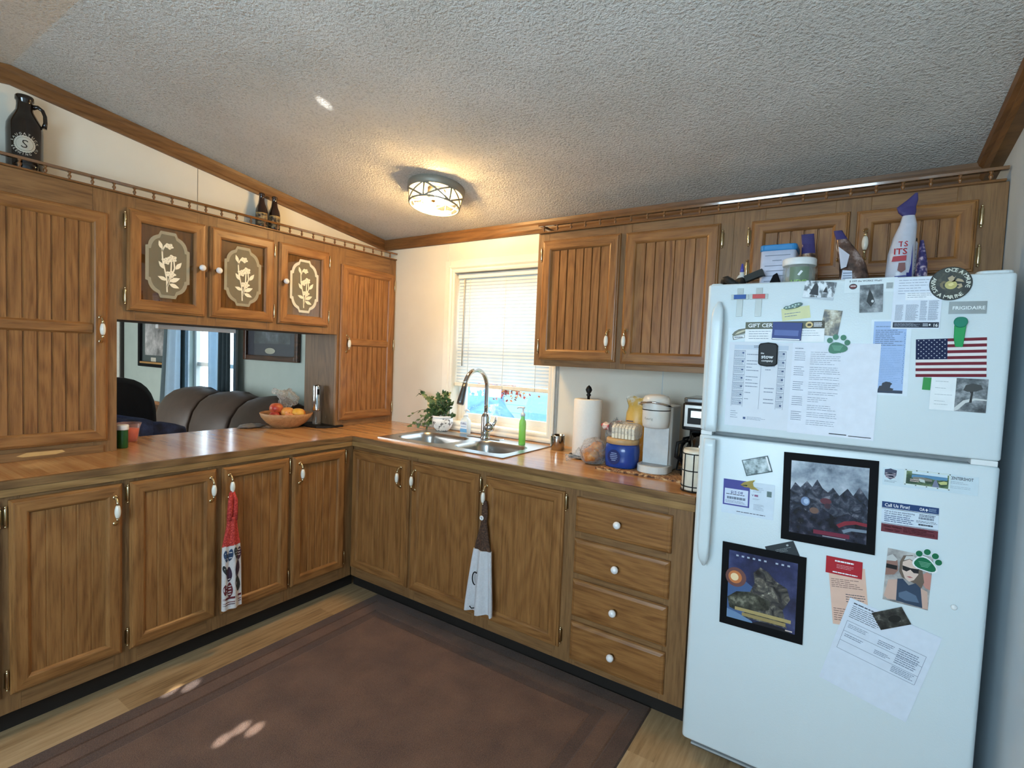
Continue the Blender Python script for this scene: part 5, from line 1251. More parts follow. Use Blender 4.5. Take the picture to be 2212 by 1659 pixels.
c.poly([(.02, .92), (.08, .6), (.3, .55), (.34, .95), (.1, .97)], skin).poly([(.8, .62), (.95, .66), (1, .98), (.86, .99)], skin).poly([(.28, .54), (.4, .52), (.54, .62), (.68, .55), (.8, .62), (.88, .98), (.3, .96)], F(54, 70, 92)).poly([(.34, .80), (.5, .73), (.72, .78), (.8, .9), (.5, .92), (.35, .88)], F(92, 112, 136)).done()
c = Card('contact_card', 'medical contact card with blue heading and dark red footer on the lower door', 'card', q((2.4146, 1.0226), (2.5439, 1.0274), (2.5463, .938), (2.418, .935)), F(216, 228, 240), 0, .0012, MG)
c.rect(0, 0, 1, .2, F(30, 62, 112)).rect(0, .215, 1, .23, F(60, 66, 76)).text('Call Us First!', .05, .155, .0092, W_, .45).text('OA', .67, .155, .0088, W_, .09).rect(.785, .07, .80, .16, W_).rect(.77, .1, .815, .125, W_).lines(.83, .05, .96, .17, 4, F(150, 172, 200), .4, .2)
c.text('Call us if you are experiencing', .05, .325, .0045, F(44, 66, 108), .54).text('any of these after surgery:', .05, .395, .0045, F(44, 66, 108), .48).lines(.05, .44, .6, .68, 4, F(70, 92, 130), .4, .4).lines(.67, .27, .95, .36, 2, ink_d, .5, .3).lines(.66, .36, .93, .46, 1, F(130, 140, 156), .7, .05).lines(.62, .48, .98, .56, 2, ink_d, .35, .2).lines(.66, .58, .92, .64, 1, ink_d, .8, .1)
c.rect(0, .70, 1, .715, F(60, 50, 60)).rect(0, .73, 1, 1, F(110, 46, 56)).text('Ortho Walk-In', .04, .835, .0055, W_, .33).text('Urgent Care', .07, .935, .0055, W_, .27).lines(.4, .78, .94, .96, 4, F(190, 140, 146), .35, .3).done()
c = Card('archery_card', 'white card printed with a striped shield badge at the top of the lower door', 'card', q((2.4107, 1.1221), (2.6204, 1.1255), (2.6219, 1.0754), (2.4127, 1.0713)), F(206, 222, 230), 0, .0005, PG)
c.poly([(.02, .10), (.06, .06), (.085, .02), (.11, .06), (.155, .10), (.15, .4), (.13, .55), (.085, .66), (.04, .55), (.02, .4)], F(70, 74, 96))
for i in range(4): c.poly([(.027, .28 + i * .085), (.145, .28 + i * .085), (.14, .315 + i * .085), (.032, .315 + i * .085)], F(206, 190, 196))
c.poly([(.02, .33), (.07, .27), (.1, .28), (.15, .33), (.1, .33), (.09, .36), (.06, .33)], F(36, 40, 56)).poly([(.05, .46), (.12, .44), (.12, .56), (.09, .5)], F(36, 40, 56)).lines(.02, .72, .16, .86, 2, F(120, 140, 150), .3, .3)
c.text('CENTERSHOT', .71, .25, .0082, F(60, 68, 76), .24).ell(.655, .16, .03, .13, F(120, 130, 136)).ell(.655, .16, .02, .085, F(206, 222, 230)).lines(.72, .36, .9, .52, 2, F(150, 166, 176), .3, .3).lines(.72, .62, .93, .78, 2, F(150, 166, 176), .22, .3).done()
c = Card('photo_magnet', 'landscape magnet with a road through green woods in a white film-strip border', 'magnet', q((2.4594, 1.1254), (2.5633, 1.1252), (2.5629, 1.0804), (2.462, 1.0803)), F(214, 226, 224), 1, .0018, MG)
c.rect(.05, .09, .96, .91, mottle('print_green_woods', [(.36, (24, 44, 30)), (.5, (58, 88, 54)), (.64, (120, 140, 96))], 40)).rect(.17, .09, .93, .24, F(206, 224, 234)).poly([(.17, .3), (.4, .26), (.93, .24), (.93, .42), (.7, .46), (.5, .4), (.3, .42), (.17, .5)], F(92, 140, 176)).poly([(.2, .44), (.4, .40), (.6, .46), (.62, .6), (.35, .62), (.2, .6)], F(132, 128, 116)).poly([(.62, .91), (.66, .5), (.70, .44), (.78, .91)], F(120, 126, 150)).poly([(.33, .50), (.45, .54), (.47, .72), (.36, .7)], F(196, 206, 200)).poly([(.74, .6), (.86, .48), (.93, .5), (.93, .66), (.8, .72)], F(196, 200, 130)).lines(.14, .58, .36, .78, 2, F(216, 190, 184), .5, .2)
for i in range(5):
    for t in (.03, .96): c.rect(.02 + i * .235, t - .025, .05 + i * .235, t + .025, F(50, 66, 66))
c.done()
# --- free shaped magnets
def mag(name, label, m, shapes, n0, th, cat='magnet', group=MG, extra=None):
    b = MB(); b.T = lambda x, n, z: (x, FY - n, z)
    for poly in shapes: b.prism([(z, x) for x, z in poly], n0, n0 + th, m, axis=1)
    if extra: extra(b)
    o = b.build(name, bevel=min(.001, th * .3)); return tag(o, label, cat, group)
def blob(cx, cz, rx, rz, rot=0, n=22, f=None):
    P = []
    for i in range(n):
        a = 2 * PI * i / n; k = f(a) if f else 1; x, z = rx * k * math.cos(a), rz * k * math.sin(a)
        P.append((cx + x * math.cos(rot) - z * math.sin(rot), cz + x * math.sin(rot) + z * math.cos(rot)))
    return P
def flatpoly(b, P, n, m):
    T0 = b.T; b.T = None; b.add([(x, FY - n, z) for x, z in P], [tuple(range(len(P)))], m); b.T = T0
def paw(label, pad, toes, rot, white):
    grn = F(24, 110, 74, r=.35); fpad = lambda a: 1 + .10 * math.cos(3 * a + .5) - .1 * max(0, math.cos(a - 4.7)) ** 4
    root = thing('paw_magnet', (pad[0], FY, pad[1]), label, 'magnet', 'green paw magnets')
    b = MB(); b.T = lambda x, n, z: (x, FY - n, z); bs = .0035
    if white:
        for P in [blob(*pad, .0285, .021, rot, f=fpad)] + [blob(tx, tz, .0085, .0095, rot) for tx, tz in toes]: b.prism([(z, x) for x, z in P], bs, bs + .0012, W_, axis=1)
    for P in [blob(*pad, .0245, .0175, rot, f=fpad)] + [blob(tx, tz, .0075, .0085, rot) for tx, tz in toes]: b.prism([(z, x) for x, z in P], bs + .0004, bs + .0018, grn, axis=1)
    for i in range(4):
        w = .014 - .002 * i; z = pad[1] + .006 - i * .004
        flatpoly(b, [(pad[0] - w, z), (pad[0] + w, z), (pad[0] + w, z + .0016), (pad[0] - w, z + .0016)], bs + .0022, F(120, 180, 150))
    b.build('paw', root)
    return root
paw('green paw print magnet at the top edge of the blank white sheet', (2.2765, 1.465), [(2.2560, 1.4885), (2.2705, 1.4988), (2.2903, 1.4974), (2.3010, 1.4825)], .05, False)
paw('green paw print magnet with white outline on the corner of the woman snapshot', (2.5225, .8615), [(2.5085, .8905), (2.5260, .8990), (2.5440, .8915), (2.5520, .8755)], -.35, True)
mag('shoe_magnet', 'dark green sneaker shaped magnet on the yellow sticky note', F(22, 78, 66, r=.15), [[(2.1235, 1.588), (2.130, 1.5945), (2.140, 1.5955), (2.147, 1.600), (2.160, 1.6045), (2.171, 1.606), (2.1765, 1.603), (2.175, 1.5975), (2.166, 1.591), (2.150, 1.5865), (2.132, 1.5840)]], .0018, .006,
    extra=lambda b: [flatpoly(b, blob(x, z, .0028, .0022, .2, 10), .0081, F(190, 216, 206)) for x, z in ((2.132, 1.589), (2.141, 1.5915), (2.150, 1.5945), (2.158, 1.598), (2.166, 1.600), (2.156, 1.591))])
mag('book_magnet', 'blue book shaped magnet holding the gift certificate', F(44, 62, 128), [[(2.0985, 1.5445), (2.181, 1.5415), (2.1785, 1.4863), (2.0972, 1.4895)]], .0042, .009, extra=lambda b: (flatpoly(b, [(2.099, 1.4935), (2.1755, 1.4905), (2.1755, 1.4872), (2.099, 1.4902)], .0134, W_), flatpoly(b, [(2.104, 1.520), (2.172, 1.5175), (2.171, 1.500), (2.104, 1.5025)], .0134, F(86, 104, 166))))
bx = thing('clip_magnet', (2.088, FY, 1.441), 'black bag clip magnet printed with white company lettering', 'magnet', MG)
b = MB(); b.T = lambda x, n, z: (x, FY - n, z); P = [(2.0605, 1.470), (2.066, 1.476), (2.088, 1.4795), (2.110, 1.4765), (2.1165, 1.470), (2.1175, 1.411), (2.111, 1.405), (2.088, 1.4015), (2.067, 1.405), (2.062, 1.411)]
b.prism([(z, x) for x, z in P], .0028, .012, black_pl, axis=1)
o = b.build('clip', bx, bevel=.003, seg=3)
b = MB(); T = lambda x, z, n: (x, FY - n, z); lettering(b, T, 'the', 2.0735, 1.442, .0052, W_, .0124); lettering(b, T, 'stow', 2.088, 1.4275, .0125, W_, .0124, maxw=.038); lettering(b, T, 'company', 2.0885, 1.4175, .0066, W_, .0124, maxw=.036)
b.build('lettering', bx, fix=False)
clipc = film('clear_clip_plastic', (206, 212, 208), .55, .2)
for lab, x, m, nm in (('clear cross shaped hook with a blue bar at the upper left of the freezer door', 1.994, F(40, 84, 158), 'blue'), ('clear cross shaped hook with a red bar at the upper left of the freezer door', 2.051, F(200, 76, 76), 'red')):
    r = thing('clip_hook', (x, FY, 1.61), lab, 'hook', 'clear hooks on the freezer door')
    b = MB(); b.box(x - .0095, x + .0095, FY - .004, FY - .0008, 1.5635, 1.656, clipc); b.box(x - .027, x + .027, FY - .006, FY - .0042, 1.619, 1.636, clipc); b.build('clear_strip', r, bevel=.001)
    b = MB(); b.box(x - .0185, x + .0185, FY - .009, FY - .0061, 1.621, 1.635, m); b.build('colour_bar', r, bevel=.001)
# round emblem magnet with lettering round its rim
r = thing('emblem_magnet', (2.5275, FY, 1.648), 'round dark camouflage emblem magnet with white lettering, top right of the freezer door', 'magnet', MG)
b = MB(); cx_, cz_, R_ = 2.5275, 1.648, .0455; camo = mottle('camouflage', [(.40, (34, 38, 34)), (.48, (58, 62, 50)), (.56, (44, 46, 38)), (.64, (76, 76, 60))], 34, detail=2)
b.T = lambda x, n, z: (x, FY - n, z)
b.prism([(z, x) for x, z in blob(cx_, cz_, R_, R_, n=48)], .0030, .0048, F(30, 34, 30), axis=1); b.T = None
flatpoly(b, blob(cx_, cz_, R_ * .965, R_ * .965, n=48), .0051, camo)
o = b.build('disc', r)
b = MB()
def arc_text(b, s, c, R_, h, a_mid, span, outward, m, n):
    N = len(s)
    for i, ch in enumerate(s):
        if ch == ' ': continue
        vs, fs, w = text_geo(ch); t = (i - (N - 1) / 2) / max(1, N - 1) * span
        a = a_mid - t if outward else a_mid + t
        for_rot = a - PI / 2 if outward else a + PI / 2
        ca, sa = math.cos(for_rot), math.sin(for_rot); base = R_ if outward else R_ + h
        ox, oz = c[0] + base * math.cos(a), c[1] + base * math.sin(a)
        b.add([(ox + (x - w / 2) * h * ca - y * h * sa, FY - n, oz + (x - w / 2) * h * sa + y * h * ca) for x, y in vs], fs, m)
ivory = F(226, 228, 214)
arc_text(b, 'ONCE A MARINE', (cx_, cz_), R_ * .71, .0098, math.radians(45), math.radians(118), True, ivory, .0054)
arc_text(b, 'ALWAYS A MARINE', (cx_, cz_), R_ * .70, .0098, math.radians(235), math.radians(148), False, ivory, .0054)
b.build('lettering', r, fix=False)
b = MB(); gold = F(196, 184, 116, r=.3); tan_ = F(178, 162, 132)
def ep(P, n, m): flatpoly(b, [(cx_ + x * R_, cz_ + z * R_) for x, z in P], n, m)
P = [(.62 * math.cos(a), .62 * math.sin(a)) for a in [2 * PI * i / 32 for i in range(32)]]
ep([(.32 * math.cos(2 * PI * i / 20) * .9 + .02, .26 * math.sin(2 * PI * i / 20) - .08) for i in range(20)], .0054, gold)
ep([(-.05, .12), (-.16, .34), (.05, .48), (.14, .36), (.22, .44), (.12, .2), (.30, .12), (.62, .06), (.52, .22), (.30, .30), (.2, .18), (.02, .1)], .0058, tan_)
ep([(-.5, .02), (-.34, .16), (-.2, .1), (-.36, 0), (-.34, -.2), (-.2, -.34), (-.36, -.3), (-.48, -.16)], .0056, F(120, 110, 84)); ep([(.26, -.05), (.5, -.02), (.56, -.2), (.4, -.32), (.3, -.26), (.42, -.16)], .0056, tan_)
ep([(-.12, -.02), (.08, .06), (.16, -.06), (.04, -.16), (-.08, -.14)], .006, F(226, 214, 150, r=.3))
b.build('eagle_emblem', r, fix=False)
r = thing('chip_clip', (2.556, FY, 1.53), 'translucent green plastic clip magnet holding the top of the flag', 'magnet', MG)
b = MB(); b.T = lambda x, n, z: (x, FY - n, z); gp = film('green_clip_plastic', (40, 170, 96), .82, .15); gd = film('green_clip_dark', (20, 134, 108), .9, .15)
b.prism([(z, x) for x, z in ((2.5425, 1.535), (2.5435, 1.500), (2.5475, 1.476), (2.564, 1.475), (2.566, 1.500), (2.568, 1.535))], .0028, .008, gp, axis=1)
b.prism([(z, x) for x, z in blob(2.5550, 1.543, .0150, .0155, 0, 20, lambda a: 1 - .12 * max(0, math.sin(a)) ** 6)], .006, .013, gd, axis=1); b.build('clip', r, bevel=.002)
r = thing('bird_magnet', (2.058, FY, 1.010), 'shiny gold bird head shaped pin magnet on the purple coupon', 'magnet', MG)
b = MB(); b.T = lambda x, n, z: (x, FY - n, z); gold2 = flat((226, 206, 128), .15, .8, noise=.03)
b.prism([(z, x) for x, z in ((2.031, 1.0045), (2.040, 1.0145), (2.055, 1.021), (2.077, 1.029), (2.069, 1.018), (2.072, 1.007), (2.090, .9955), (2.075, .9965), (2.066, .9955), (2.058, 1.000), (2.045, .9995))], .0022, .0055, gold2, axis=1)
b.build('pin', r, bevel=.0012); b = MB(); flatpoly(b, [(2.032, 1.0048), (2.051, 1.0085), (2.054, 1.006), (2.051, 1.0035)], .0057, F(40, 60, 44)); b.build('beak_line', r, fix=False)
b = MB(); b.lathe([(.0001, 0), (.0075, 0), (.0072, -.0035), (.004, -.0055), (.0001, -.006)], (2.5927, FY - .0006, .7593), white_pl, 20, axis=1); tag(b.build('button_magnet'), 'small round white button magnet alone on the lower door', 'magnet', MG)

# ------------------------------------------------------------------ things on top of the refrigerator
ZT = 1.6665
s = thing('glue_bottle', (1.962, -.53, ZT), 'small white glue bottle with blue tip at the left end of the refrigerator top', 'bottle')
b = MB(); b.lathe([(.017, 0), (.019, .004), (.019, .046), (.015, .058), (.008, .066), (.008, .074), (.0001, .075)], (1.962, -.53, ZT), flat((206, 208, 206), .4), 18); b.build('body', s)
b = MB(); b.lathe([(.007, .073), (.0065, .085), (.003, .104), (.0001, .105)], (1.962, -.53, ZT), flat((74, 74, 160), .35), 14); b.build('cap', s)
b = MB(); b.tube([(1.922 + .03 * math.cos(t) + .02, -.57 + .03 * math.sin(t), ZT + .028 + .013 * math.sin(t * 2)) for t in [2 * PI * i / 20 for i in range(21)]], .013, mottle('cap_black_knit', [(.4, (14, 14, 14)), (.6, (40, 38, 34)), (.7, (150, 146, 130))], 60, rough=.7), 10, caps=False); tag(b.build('black_strap'), 'coiled black strap lying in front of the glue bottle', 'strap', 'dark odds and ends on the refrigerator')
b = MB(); b.prism([(-.60, ZT + .005), (-.53, ZT + .004), (-.53, ZT + .022), (-.60, ZT + .022)], 1.972, 2.06, black_matt, axis=0)
tag(b.build('black_case', bevel=.004), 'flat black case lying on the refrigerator beside the glue bottle', 'case', 'dark odds and ends on the refrigerator')
b = MB(); b.T = lambda a, n, z: (a, -.60 + n, z)
b.box(0, .062, 0, .03, 0, .022, flat((28, 30, 26), .6)); b.T = None
o = b.build('flashlight')
o.data.transform(Matrix.Rotation(-math.radians(22), 4, 'Y')); o.location = (1.985, .02, ZT + .032)
tag(o, 'small black flashlight leaning up on the flat black case', 'flashlight', 'dark odds and ends on the refrigerator')
b = MB(); b.T = lambda a, n, z: (a, -.575 + n, z); b.prism([(ZT, 2.050), (ZT, 2.096), (ZT + .025, 2.094), (ZT + .060, 2.082), (ZT + .052, 2.070)], 0, .02, black_matt, axis=1); b.T = None
tag(b.build('tape_dispenser', bevel=.003), 'black angular dispenser in front of the blue lidded tub', 'dispenser', 'dark odds and ends on the refrigerator')
s = thing('wipes_tub', (2.075, -.46, ZT), 'square white plastic tub with bright blue lid on the refrigerator', 'tub')
b = MB(); b.loft([[(x, y, ZT + h) for x, y in rrect(2.018 + i, 2.130 - i, -.52 + i, -.40 - i, .014, 4)] for h, i in ((0, .003), (.01, 0), (.148, 0))], flat((206, 212, 232), .35))
T = lambda x, z, n: (x, -.5202 - n, ZT + z)
for i, (w, x0) in enumerate(((.08, 2.034), (.03, 2.058), (.08, 2.034), (.06, 2.04), (.07, 2.034), (.05, 2.034))): b.add([T(x0, .128 - i * .018, .0004), T(x0 + w, .128 - i * .018, .0004), T(x0 + w, .1305 - i * .018, .0004), T(x0, .1305 - i * .018, .0004)], [(0, 1, 2, 3)], ink_g)
b.build('tub', s)
b = MB(); b.prism(rrect(2.015, 2.133, -.523, -.397, .016, 4), ZT + .146, ZT + .168, flat((44, 130, 190), .35)); b.build('lid', s, bevel=.004)
s = thing('treat_jar', (2.146, -.55, ZT), 'clear plastic jar with white lid and green lettering on the refrigerator', 'jar')
b = MB(); jx, jy = 2.146, -.55; b.lathe([(.046, .001), (.049, .006), (.049, .082), (.0001, .083)], (jx, jy, ZT), film('jar_clear', (196, 206, 200), .4, .1), 36)
wrap_patch(b, (jx, jy), .049, -1.45, .06, ZT + .008, ZT + .072, flat((112, 132, 112), .4), .0004); lettering(b, WRAP((jx, jy), .0494, -1.45), 'HEMP', 0, ZT + .012, .017, flat((160, 206, 110), .4), .0008, maxw=.05)
TT = WRAP((jx, jy), .0494, -1.45); b.add([TT(-.006, ZT + .045, .0008), TT(.0, ZT + .042, .0008), TT(.010, ZT + .056, .0008), TT(.004, ZT + .06, .0008)], [(0, 1, 2, 3)], W_)
b.build('jar', s)
b = MB(); lump(b, (jx, jy, ZT + .03), (.042, .042, .026), mottle('treats', [(.4, (70, 60, 50)), (.6, (140, 124, 110))], 60), 8, zmin=ZT + .003); b.build('contents', s)
b = MB(); b.lathe([(.0505, .080), (.0515, .082), (.0515, .101), (.049, .104), (.0001, .104)], (jx, jy, ZT), white_pl, 36); b.build('lid', s)
def pouch(name, label, secs, m, bands=(), group='snack bags on the refrigerator'):
    """standing pouch: secs = (z, x centre, half width, half depth, y)"""
    r = thing(name, (secs[0][1], secs[0][4], ZT), label, 'snack bag', group)
    b = MB(); rings = []
    for z, x, w, d, y in secs:
        rings.append([(x + w * math.cos(2 * PI * k / 20) * (1 + .03 * math.sin(4 * k + z * 80)), y + d * math.sin(2 * PI * k / 20), ZT + z) for k in range(20)])
    for i in range(len(rings) - 1):
        mm = m
        for z0, z1, bm_ in bands:
            if z0 <= secs[i][0] < z1: mm = bm_
        b.loft(rings[i:i + 2], mm, caps=False)
    b.add(rings[0], [tuple(range(20))], m); b.add(rings[-1], [tuple(range(20))], m)
    b.build('bag', r)
    return r
bagp = flat((60, 54, 104), .3, noise=.1); bagw = flat((194, 196, 208), .3, noise=.05); dogm = mottle('snack_print', [(.38, (62, 46, 40)), (.5, (150, 112, 84)), (.62, (206, 190, 176))], 30)
pouch('snack_bag', 'small purple and brown snack bag between the blue lidded tub and the tall bags', [(0, 2.170, .026, .02, -.45), (.05, 2.170, .028, .022, -.45), (.10, 2.168, .026, .02, -.45), (.14, 2.164, .022, .014, -.45), (.175, 2.160, .02, .006, -.45), (.21, 2.157, .02, .002, -.45)], dogm, ((.14, 1, bagp),))
r = pouch('snack_bag', 'crumpled brown and white snack bag leaning to the left in the middle of the refrigerator', [(0, 2.305, .046, .03, -.55), (.045, 2.303, .040, .03, -.55), (.08, 2.297, .036, .026, -.55), (.12, 2.281, .028, .018, -.55), (.16, 2.264, .016, .008, -.55), (.19, 2.250, .012, .002, -.55)], mottle('brown_snack_print', [(.38, (52, 38, 34)), (.55, (100, 76, 66)), (.7, (176, 156, 150))], 26, rough=.25), ((.15, 1, bagp),))
b = MB(); b.add([(2.268, -.5805, ZT + .002), (2.302, -.582, ZT + .002), (2.298, -.582, ZT + .052), (2.272, -.579, ZT + .056)], [(0, 1, 2, 3)], flat((196, 204, 222), .35))
for i in range(5): b.add([(2.274, -.5826, ZT + .012 + i * .008), (2.298, -.5832, ZT + .012 + i * .008), (2.298, -.5832, ZT + .0145 + i * .008), (2.274, -.5826, ZT + .0145 + i * .008)], [(0, 1, 2, 3)], ink_g)
b.add([(2.256, -.566, ZT + .135), (2.288, -.573, ZT + .105), (2.282, -.580, ZT + .066), (2.267, -.577, ZT + .06)], [(0, 1, 2, 3)], bagw); b.build('label', r, fix=False)
r = pouch('snack_bag', 'tallest snack bag, white and blue with red lettering and a twisted purple top', [(0, 2.421, .035, .03, -.55), (.04, 2.421, .036, .034, -.55), (.10, 2.422, .034, .034, -.55), (.15, 2.428, .029, .028, -.55), (.19, 2.434, .022, .02, -.55), (.217, 2.434, .016, .010, -.55), (.228, 2.430, .022, .008, -.55), (.245, 2.426, .024, .005, -.55), (.265, 2.440, .014, .003, -.55), (.285, 2.449, .003, .001, -.55)], bagw, ((.215, 1, bagp),))
b = MB(); rd = flat((170, 40, 50), .35); nv = flat((40, 46, 124), .35)
Tb = lambda x, z, n: (x, -.587 + max(0, (z - .09)) * .22 - n, ZT + z)
b.add([Tb(2.437, 0, -.003), Tb(2.452, 0, -.010), Tb(2.448, .14, -.006), Tb(2.447, .20, -.004), Tb(2.438, .20, .0)], [(0, 1, 2, 3, 4)], nv)
lettering(b, Tb, 'TS', 2.424, .118, .017, rd, .002, maxw=.024); lettering(b, Tb, 'ITS', 2.418, .094, .019, rd, .0025, maxw=.034)
b.add([Tb(2.398, .072, .0015), Tb(2.434, .074, .0015), Tb(2.434, .090, .0015), Tb(2.401, .088, .0015)], [(0, 1, 2, 3)], rd)
b.add([Tb(2.414, .045, .0015), Tb(2.424, .038, .0015), Tb(2.434, .046, .0015), Tb(2.432, .068, .0015), Tb(2.416, .068, .0015)], [(0, 1, 2, 3, 4)], flat((120, 70, 66), .4)); b.add([Tb(2.405, .004, .001), Tb(2.434, .004, .001), Tb(2.434, .02, .001), Tb(2.405, .02, .001)], [(0, 1, 2, 3)], flat((200, 130, 136), .4)); b.add([Tb(2.408, .022, .001), Tb(2.436, .024, .001), Tb(2.436, .03, .001), Tb(2.408, .028, .001)], [(0, 1, 2, 3)], nv)
b.build('print', r, fix=False)
s = thing('white_canister', (2.449, -.478, ZT), 'slim white printed canister half behind the tallest snack bag', 'canister')
b = MB(); b.lathe([(.014, 0), (.0145, .003), (.0145, .142), (.012, .148)], (2.452, -.49, ZT), flat((206, 208, 224), .35), 20)
for i in range(9): wrap_patch(b, (2.452, -.49), .0145, -1.5, .02, ZT + .015 + i * .013, ZT + .018 + i * .013, ink_g, .0004, 4)
b.build('body', s); b = MB(); b.lathe([(.012, .146), (.012, .158), (.0001, .159)], (2.452, -.49, ZT), black_pl, 16); b.build('cap', s)
pouch('snack_bag', 'small dark blue snack bag at the right end behind the emblem magnet', [(0, 2.478, .0165, .012, -.50), (.04, 2.478, .017, .014, -.50), (.08, 2.479, .014, .011, -.50), (.12, 2.477, .009, .006, -.50), (.15, 2.475, .004, .001, -.50)], mottle('navy_snack_print', [(.40, (44, 40, 92)), (.5, (62, 54, 110)), (.6, (196, 176, 186))], 60, rough=.3))
# ------------------------------------------------------------------ bottles behind the gallery rail
gx, gy = -.4425, -1.915; ZG = ZU1
s = thing('growler_jug', (gx, gy, ZG), 'large dark brown glass growler jug with white round badge on top of the left cupboard', 'jug')
amber = flat((26, 18, 13), .12, noise=.1, coat=.6, name='dark_amber_glass')
b = MB(); b.lathe([(.050, 0), (.0545, .006), (.055, .03), (.0555, .16), (.054, .185), (.047, .205), (.036, .226), (.027, .242), (.0245, .262), (.0245, .277), (.0285, .282), (.0285, .296), (.026, .30), (.0001, .30)], (gx, gy, ZG), amber, 40); b.build('body', s)
hd = (.45, .89); b = MB()
b.tube([(gx + hd[0] * r, gy + hd[1] * r, ZG + h) for r, h in ((.024, .263), (.040, .268), (.054, .258), (.061, .238), (.062, .212), (.058, .190))], [.010, .0075, .0065, .0065, .007, .009], amber, 10); b.build('handle', s)
b = MB(); bm_ = flat((186, 178, 162), .6); A0 = math.atan2(-.23, .97) - .0; TW = WRAP((gx, gy), .0556, A0); cz = ZG + .103
def wdisc(b, r, n, m, k=40, wob=0, teeth=0):
    P = [TW(r * (1 + wob * (i % 2)) * math.cos(2 * PI * i / k), cz + r * (1 + wob * (i % 2)) * math.sin(2 * PI * i / k), n) for i in range(k)]
    c_ = []
    for q in (.66, .33): c_.append([TW(r * q * math.cos(2 * PI * i / k), cz + r * q * math.sin(2 * PI * i / k), n) for i in range(k)])
    vs = P + c_[0] + c_[1] + [TW(0, cz, n)]
    fs = [(i, (i + 1) % k, k + (i + 1) % k, k + i) for i in range(k)] + [(k + i, k + (i + 1) % k, 2 * k + (i + 1) % k, 2 * k + i) for i in range(k)] + [(2 * k + i, 2 * k + (i + 1) % k, 3 * k) for i in range(k)]
    b.add(vs, fs, m)
wdisc(b, .031, .0006, bm_, 48, .07); wdisc(b, .0255, .0010, amber, 40); wdisc(b, .0247, .0014, bm_, 40)
pts = [(.009, .010), (.004, .0135), (-.004, .012), (-.005, .006), (.0, .0), (.006, -.006), (.004, -.012), (-.004, -.0135), (-.010, -.009)]
for (x0, z0_), (x1, z1_) in zip(pts, pts[1:]):
    L = math.hypot(x1 - x0, z1_ - z0_); nx, nz = -(z1_ - z0_) / L * .0018, (x1 - x0) / L * .0018
    b.add([TW(x0 + nx, cz + z0_ + nz, .002), TW(x1 + nx, cz + z1_ + nz, .002), TW(x1 - nx, cz + z1_ - nz, .002), TW(x0 - nx, cz + z0_ - nz, .002)], [(0, 1, 2, 3)], amber)
def warc(b, s_, R_, h, mid, span, out):
    N = len(s_)
    for i, ch in enumerate(s_):
        if ch == ' ': continue
        vs, fs, w = text_geo(ch); t = (i - (N - 1) / 2) / (N - 1) * span; a = mid - t if out else mid + t
        fr_ = a - PI / 2 if out else a + PI / 2; ca, sa = math.cos(fr_), math.sin(fr_); base = R_ if out else R_ + h
        ox, oz = base * math.cos(a), base * math.sin(a)
        b.add([TW(ox + (x - w / 2) * h * ca - y * h * sa, cz + oz + (x - w / 2) * h * sa + y * h * ca, .0012) for x, y in vs], fs, bm_)
warc(b, 'SAUGATUCK', .0345, .0085, PI / 2, math.radians(150), True); warc(b, 'BREWING CO', .0345, .0075, -PI / 2, math.radians(140), False)
b.build('badge', s, fix=False)
brown_g = flat((44, 24, 12), .1, noise=.1, coat=.6, name='brown_bottle_glass')
lab_m = mottle('bottle_label', [(.42, (30, 24, 20)), (.5, (96, 78, 54)), (.62, (170, 146, 104))], 60)
def beer(y, x, label):
    s = thing('beer_bottle', (x, y, ZG), label, 'bottle', 'beer bottles on the cupboard top')
    b = MB(); b.lathe([(.028, 0), (.0305, .004), (.0305, .105), (.027, .122), (.018, .145), (.0145, .165), (.0130, .190), (.0150, .192), (.0150, .200), (.0135, .203), (.0001, .203)], (x, y, ZG), brown_g, 26); b.build('glass_body', s)
    b = MB(); wrap_patch(b, (x, y), .0307, -.3, .085, ZG + .025, ZG + .090, lab_m, .0003, 14); wrap_patch(b, (x, y), .0307, -.3, .085, ZG + .090, ZG + .094, flat((176, 142, 80), .4), .0004, 14); b.build('paper_label', s)
beer(-.945, -.443, 'brown beer bottle on the cupboard top, the left one of the two')
beer(-.872, -.440, 'brown beer bottle on the cupboard top, the right one nearer the corner')

# ------------------------------------------------------------------ hanging towels
def towel(T, secs, m_of, name, par, seed, wav=3, n=36):
    """hanging folded cloth: secs = (z, centre along the wall, half width, half thickness, centre out, wave depth)"""
    rings = []
    for z, a, w, d, c, wv in secs:
        ring = []
        for k in range(n):
            t = 2 * PI * k / n; u = math.cos(t); v = math.sin(t)
            ring.append((a + w * u, z + (0 if v > -.2 else .0), c + d * v + wv * math.sin(u * PI * wav + seed) * (1 if v > 0 else .4)))
        rings.append(ring)
    b = MB(T)
    for i in range(len(rings) - 1): b.loft(rings[i:i + 2], m_of(secs[i][0]), caps=False)
    b.add(rings[0], [tuple(range(n))], m_of(secs[0][0])); b.add(rings[-1], [tuple(range(n))], m_of(secs[-1][0]))
    return b.build(name, par)
red_k = mottle('red_crochet', [(.4, (150, 40, 36)), (.55, (196, 62, 52)), (.7, (216, 96, 84))], 160, rough=.9)
wtow = flat((216, 208, 204), .95, spec=.1, noise=.05, nscale=120, bumpy=.4, name='white_terry')
tw = thing('dish_towel', (.0, -1.33, .72), 'long white towel printed with sandals and red crochet top hanging on a left cabinet handle', 'towel', 'hanging dish towels')
TQ = LEFT(0.004)
b = MB(TQ)
for s_ in (-1, 1): b.tube([(-1.327 + s_ * .004, .735, .004), (-1.327 + s_ * .011, .70, .013), (-1.329 + s_ * .012, .655, .014), (-1.331 + s_ * .012, .61, .014)], [.008, .010, .0115, .012], red_k, 10)
b.tube([(-1.323, .737, .004), (-1.327, .741, .0015), (-1.331, .737, .004)], .006, red_k, 8)
b.build('hanging_loop', tw)
